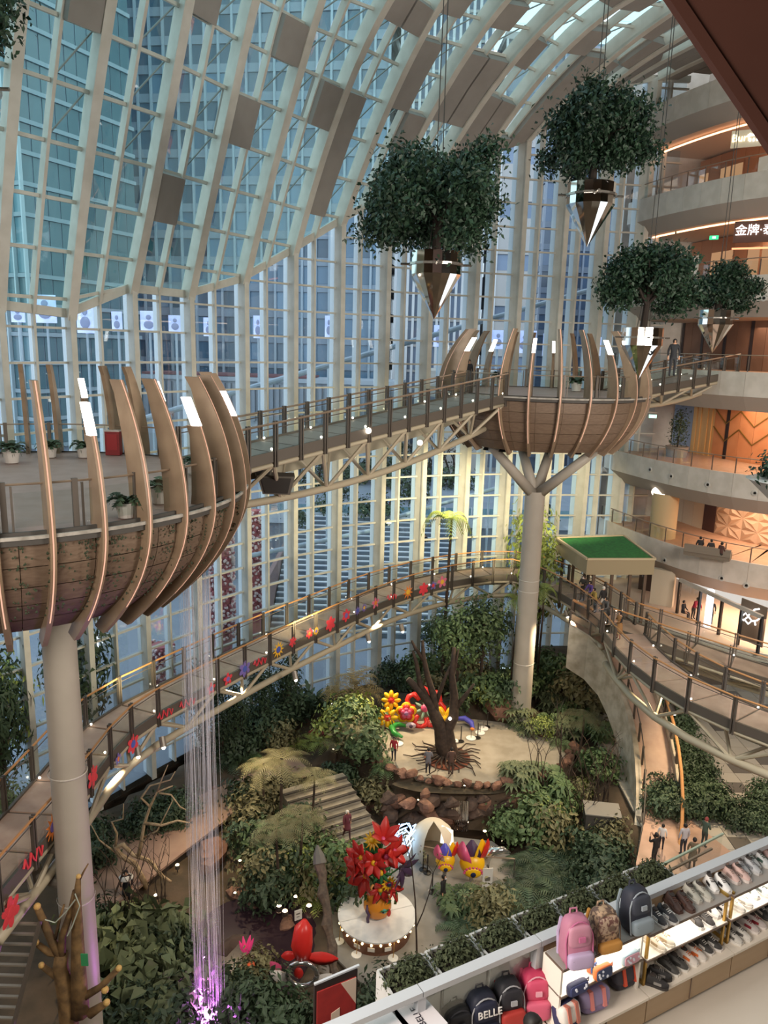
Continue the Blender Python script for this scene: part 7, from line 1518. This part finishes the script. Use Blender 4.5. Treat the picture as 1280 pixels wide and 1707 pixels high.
# sofa bench on the gallery
p = at(1178, 930, -13.2); t = thing('sofa', 'long grey upholstered bench behind the gallery balustrade', 'sofa', p); a = RAD(-33)
b = MB(); b.box(p+V(.1, .2, .25), (2.9, .9, .45), a); b.build('seat', M('sofa_grey', '#7d7264', .8), t); b = MB(); b.box(p+V(-.1, -.18, .55), (2.9, .25, .5), a); b.build('backrest', M('sofa_grey2', '#857a6c', .8), t)
p = at(1130, 765, -7.5); t = thing('potted_tree', 'potted small tree in a concrete tub on the orange gallery', 'plant', p+V(.3, 1.2, 0)); p = WL[t.name]
b = MB(); b.lathe([(.7, 0), (.85, .8), (.75, .8), (.7, .7), (.01, .7)], 20, p); b.build('tub', M('tub_concrete', '#8d857a', .8), t); b = MB(); b.tube([p+V(0, 0, .6), p+V(.1, 0, 3)], .06, 6); b.build('stem', m_bark, t); f = leaf_mesh(61, 500, (.6, .6, 1.3), .24, .4); b = MB(); b.add([(x+p[0], y+p[1], z+p[2]+2.2) for x, y, z in f.v], f.f); b.build('foliage', m_grn[0], t)
# ------------------------------------------------------------------ writing, neon, advert reflections, flower decals
def text(body, size, mat, pos, xdir, zdir, parent, name='lettering', ext=.02):
    cu = bpy.data.curves.new('lettering', 'FONT'); cu.body = body; cu.size = size; cu.extrude = ext; cu.align_x = 'CENTER'; cu.align_y = 'CENTER'; cu.resolution_u = 2
    o = bpy.data.objects.new('lettering_tmp', cu); COL.objects.link(o); dg = bpy.context.evaluated_depsgraph_get(); me = bpy.data.meshes.new_from_object(o.evaluated_get(dg)); bpy.data.objects.remove(o)
    x = unit(xdir); z = unit(np.asarray(zdir)-x*np.dot(x, zdir)); n = np.cross(x, z); Mx = np.array([x, z, n])
    co = np.empty(len(me.vertices)*3); me.vertices.foreach_get('co', co); co = co.reshape(-1, 3)@Mx+np.asarray(pos)-WL[parent.name]; me.vertices.foreach_set('co', co.ravel()); me.materials.clear(); me.materials.append(mat); me.update()
    return link(name, me, parent)
def signboard(lab, A, B, hgt, mat, nm='shop_sign'):
    d = unit((B-A)*V(1, 1, 0)); n = V(d[1], -d[0], 0); t = thing(nm, lab, 'sign', A); L = np.linalg.norm((B-A)*V(1, 1, 0)); B2 = A+d*L
    b = MB(); b.slab([A, B2, B2+V(0, 0, hgt), A+V(0, 0, hgt)], n*-.15); b.build('board', mat, t); return t, d, n, L
A = at(1221, 408, 7.6) if False else atY(1221, 405, 50.0); B = A+V(3.3, -1.7, 0)
t, d, n, L = signboard('dark restaurant board with bright white lettering at the right edge', A, B, 1.25, M('board_brown', '#5c3a2c', .6))
text('金牌·泰香米', .68, m_lit, A+d*L*.5+n*.06+V(0, 0, .68), d, V(.04, 0, 1), t)
b = MB(); b.beam(A+n*.05+V(0, 0, -.35), A+d*L+n*.05+V(0, 0, -.35), .06, .1); b.build('neon_line', emis('neon_orange', '#ff8a60', 3), t)
A = atY(1217, 247, 50.0); B = A+V(1.7, -.9, .35)
t, d, n, L = signboard('pale hanging lightbox sign with script lettering under the upper gallery', A, B, .95, M('lightbox_pale', '#b8ac94', .5, emit=.35))
text('Burf', .6, emis('script_warm', '#fff0c8', 3), A+d*L*.28+n*.06+V(0, 0, .5), d, V(0, 0, 1), t); text('▬▬▬', .3, m_lit, A+d*L*.7+n*.06+V(0, 0, .65), d, V(0, 0, 1), t); 
b = MB()
for k in range(4): b.box(A+d*L*(.55+.1*k)+n*.06+V(0, 0, .35), (.09, .04, .16), math.atan2(d[1], d[0]))
tag(b.build('small_letters', m_lit, t), kind='stuff')
p = atY(1245, 231, 51); b = MB(); b.ball(p, (.26, .05, .26), 12, 6); o = b.build('round_sign', M('sign_redround', '#a82a22', .5, emit=.3), loc=p); tag(o, 'round dark red sign on the restaurant wall', 'sign'); q = MB(); q.lathe([(.29, -.03), (.29, .03), (.27, .03)], 14, p, R=np.array([[1, 0, 0], [0, 0, 1], [0, 1, 0]])); q.build('rim', m_dark, o)
p = atY(1190, 396, 53); b = MB(); b.box(p, (.55, .06, .25), -.5); o = b.build('exit_sign', emis('exit_green', '#3fd08a', 1.6), loc=p); tag(o, 'small green exit sign under the restaurant gallery', 'sign'); b = MB(); b.box(p+V(-.02, -.05, 0), (.2, .02, .12), -.5); b.build('pictogram', m_lit, o)
p = atY(1088, 694, 57); b = MB(); b.box(p, (.55, .06, .25), -.3); o = b.build('exit_sign', emis('exit_green2', '#bff0d8', 1.6), loc=p); tag(o, 'pale green exit sign on the orange gallery window', 'sign'); b = MB(); b.box(p+V(-.02, -.05, 0), (.2, .02, .12), -.3); b.build('pictogram', m_lit, o)
p = atY(1098, 820, 55.5); b = MB(); b.ball(p, (.55, .2, .4), 14, 8); o = b.build('pendant_lamp', emis('pendant_warm', '#fff2dc', 3), loc=p); tag(o, 'glowing round pendant lamp above the beige column gallery', 'lamp'); b = MB(); b.tube([p, p+V(0, 0, 1)], .02, 5); b.build('cord', m_post, o)
# neon outline on the shop wall: hand-held lamp shape drawn as tubes
m_neon = emis('neon_white', '#ffffff', 5)
pA_, pB_ = atY(1232, 1045, 46.2), atY(1268, 1058, 45.2); t = thing('neon_sign', 'white neon outline drawing on the brown shop wall', 'sign', pA_)
def NP(x, y): return atpl(x, y, pA_, np.cross(unit(pB_-pA_), V(0, 0, 1)))
for pts in (((1235,1028),(1243,1022),(1247,1028),(1239,1034),(1235,1028)), ((1241,1033),(1247,1040),(1253,1035),(1247,1027)), ((1247,1027),(1250,1022),(1254,1019),(1259,1023),(1264,1026),(1266,1031),(1262,1034),(1258,1035),(1253,1035)), ((1253,1020),(1258,1016),(1266,1015)), ((1258,1035),(1259,1042))):
    b = MB(); b.tube([NP(*q) for q in pts], .045, 6); b.build('neon_tube', m_neon, t)
b = MB(); w0, w1 = NP(1228, 1062), NP(1270, 1080); b.slab([w0, w1, w1+V(0, 0, 2.6), w0+V(0, 0, 2.6)], np.cross(unit(pB_-pA_), V(0, 0, 1))*-.1 if np.cross(unit(pB_-pA_), V(0, 0, 1))[1] < 0 else np.cross(unit(pB_-pA_), V(0, 0, 1))*.1); b.build('wall_board', M('neon_board', '#6e5f52', .7), t)
# white lettering outside at the left
p = atY(158, 1072, 44); t = thing('wall_letters', 'bright white shop character outside the glass under the near platform', 'sign', p); text('杯', 1.0, m_lit, p, (1, .1, 0), (0, 0, 1), t); b = MB(); b.box(p+V(0, .3, 0), (1.3, .1, 1.3)); b.build('backing', m_pod, t)
# adverts mirrored in the facade, built as glowing panels on added poles outside
r = random.Random(21); m_refl = [M('reflection_blue', '#a8b8e8', .4, emit=.55, col2='#e8ecff', scale=.6), M('reflection_pink', '#e8b0a8', .4, emit=.5, col2='#ffd8cc', scale=.6)]
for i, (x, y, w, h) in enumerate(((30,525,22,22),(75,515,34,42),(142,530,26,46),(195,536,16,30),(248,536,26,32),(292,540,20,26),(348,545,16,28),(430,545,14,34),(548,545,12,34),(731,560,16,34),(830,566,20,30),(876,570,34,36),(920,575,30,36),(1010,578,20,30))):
    p = atY(x, y, 76 if x < 700 else 80); s = 76/1282*1.05; t = thing('ad_reflection', 'pale blue lit advertising screen outside the glass, %s from the left' % ('first','second','third','fourth','fifth','sixth','seventh','eighth','ninth','tenth','eleventh','twelfth','thirteenth','fourteenth')[i], 'screen', p)
    b = MB(); b.box(p, (w*s, .1, h*s), r.uniform(-.1, .1)); b.build('panel', m_refl[0], t); b = MB(); b.ball(p+V(0, -.1, h*s*.2), (w*s*.16, .05, h*s*.12), 8, 6); b.ball(p+V(0, -.1, -h*s*.15), (w*s*.3, .05, h*s*.2), 8, 6); q = MB(); q.tube([V(p[0], p[1]+.3, -25.5), V(p[0], p[1]+.3, p[2])], .12, 6); q.build('added_pole', m_mu[0], t); tag(b.build('reflected_portrait', M('reflection_grey', '#8a93b4', .5, emit=.25), t), kind='stuff')
# flower decals on the near side glass of the lower walkway
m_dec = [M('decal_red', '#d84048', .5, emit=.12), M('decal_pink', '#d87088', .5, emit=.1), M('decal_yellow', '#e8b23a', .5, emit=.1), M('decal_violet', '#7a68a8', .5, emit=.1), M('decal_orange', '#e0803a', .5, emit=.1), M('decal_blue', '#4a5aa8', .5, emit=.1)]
def decal(px, py, R, kind, mi, mc, lab):
    i = min(range(len(RrW)), key=lambda q: (proj(RrW[q]+V(0, 0, .5))[0]-px)**2+(proj(RrW[q]+V(0, 0, .5))[1]-py)**2)
    i = min(max(i, 1), len(RrW)-2); d = unit(RrW[i+1]-RrW[i-1]); n = V(d[1], -d[0], 0)
    c = atpl(px, py, RrW[i]+n*.17, n); R *= 1.3; t = thing('flower_decal', lab, 'decal', c); u = V(0, 0, 1)
    if kind == 'script':
        b = MB(); pts = [c+d*R*(-1.2+.25*k)+u*R*.55*sin(k*1.9) for k in range(11)]; b.tube(pts, R*.09, 5); b.build('scroll', m_dec[mi], t); return
    n_ = {'flower': 6, 'sun': 11, 'star': 9, 'cluster': 5}[kind]
    for k in range(n_):
        a = 2*pi*k/n_+R; dd = cos(a)*d+sin(a)*u; b = MB()
        if kind in ('sun', 'star'): s = -sin(a)*d+cos(a)*u; b.slab([c+dd*R*.4-s*R*.17, c+dd*R, c+dd*R*.4+s*R*.17], n*.012)
        else: Rm = np.array([dd, np.cross(n, dd), n]).T; b.ball(c+dd*R*.55, (R*.45, R*.3, .012), 8, 4, Rm)
        b.build('petal', m_dec[mi], t)
    b = MB(); Rm = np.array([d, u, n]).T; b.ball(c+n*.012, (R*.38, R*.38, .014), 10, 4, Rm); b.build('heart', m_dec[mc], t)
DL = [(155,1295,.36,'flower',0,0),(222,1240,.34,'flower',0,5),(197,1265,.2,'cluster',3,4),(275,1190,.3,'script',0,0),(312,1172,.3,'script',0,0),(352,1148,.24,'cluster',0,3),(380,1132,.26,'cluster',0,3),(408,1115,.34,'flower',3,5),(433,1103,.3,'script',0,0),(464,1083,.36,'sun',2,5),(488,1070,.24,'flower',0,0),(516,1056,.24,'flower',0,4),(527,1052,.2,'sun',2,3),(551,1040,.36,'flower',0,0),(577,1026,.32,'flower',0,3),(596,1018,.24,'star',3,5),(607,1013,.22,'sun',3,2),(626,1005,.3,'cluster',1,4),(653,995,.3,'script',0,0),(680,987,.38,'star',4,2),(706,982,.36,'flower',0,0),(722,976,.26,'cluster',3,0),(737,970,.34,'cluster',1,2),(88,1378,.36,'sun',4,3),(55,1430,.34,'script',0,0),(18,1520,.4,'flower',0,0)]
cn = ['red', 'pink', 'yellow', 'violet', 'orange', 'blue']; ordn = 'first second third fourth fifth sixth seventh eighth ninth tenth eleventh twelfth thirteenth fourteenth fifteenth sixteenth seventeenth eighteenth nineteenth twentieth twenty-first twenty-second twenty-third twenty-fourth twenty-fifth twenty-sixth'.split()
for i, (x, y, R, kd, a, c) in enumerate(sorted(DL)): decal(x, y, R, kd, a, c, '%s %s decal on the walkway glass, %s from the left' % (cn[a], {'flower': 'flower', 'sun': 'sunflower', 'star': 'starburst', 'cluster': 'blossom', 'script': 'scribbled'}[kd], ordn[i]))
# blossom pillars outside
mbl = [M('blossom_red', '#a05a62', .7), M('blossom_pale', '#d8c4c4', .7)]
for (x, y0, y1, Y, R), lab in zip(((372, 880, 1050, 56, .9), (268, 1075, 1140, 52, 1.0), (425, 850, 1000, 60, .7)), ('red and white blossom pillar outside behind the near ribs', 'rounded red blossom mound outside behind the rain curtain', 'slim red blossom pillar outside beside the loudspeaker bay')):
    A, B = atY(x, y1, Y), atY(x, y0, Y); t = thing('blossom_pillar', lab, 'pillar', A); hh = B[2]-A[2]; b = MB(); b.tube([A-V(0, 0, 4), A, B], [R*.7, R*.8, R*.7], 10); b.build('core', mbl[0], t)
    for m_, sd, nn in ((mbl[0], 1, 260), (mbl[1], 2, 420)):
        r = random.Random(sd); b = MB()
        for _ in range(nn): a = r.uniform(0, 2*pi); b.ball(A+V(R*cos(a), R*sin(a), r.uniform(-.5, hh)), .13, 5, 3)
        tag(b.build('blossoms', m_, t), kind='stuff')

# ------------------------------------------------------------------ labels: tell look-alikes apart by their order across the view
ORD = ('first second third fourth fifth sixth seventh eighth ninth tenth eleventh twelfth thirteenth fourteenth fifteenth sixteenth').split()
by = {}
for o in COL.objects:
    if o.parent is None and 'label' in o and 'category' in o: by.setdefault(o['label'], []).append(o)
for lab, os_ in by.items():
    if 1 < len(os_) <= 16:
        os_.sort(key=lambda o: proj(np.array(o.location))[0])
        for i, o in enumerate(os_): o['group'] = lab; o['label'] = '%s, %s from left' % (lab, ORD[i])
for o in COL.objects:
    if o.parent is None and len(o.get('label', '').split()) > 16: print('LONG', o.name, o['label'])
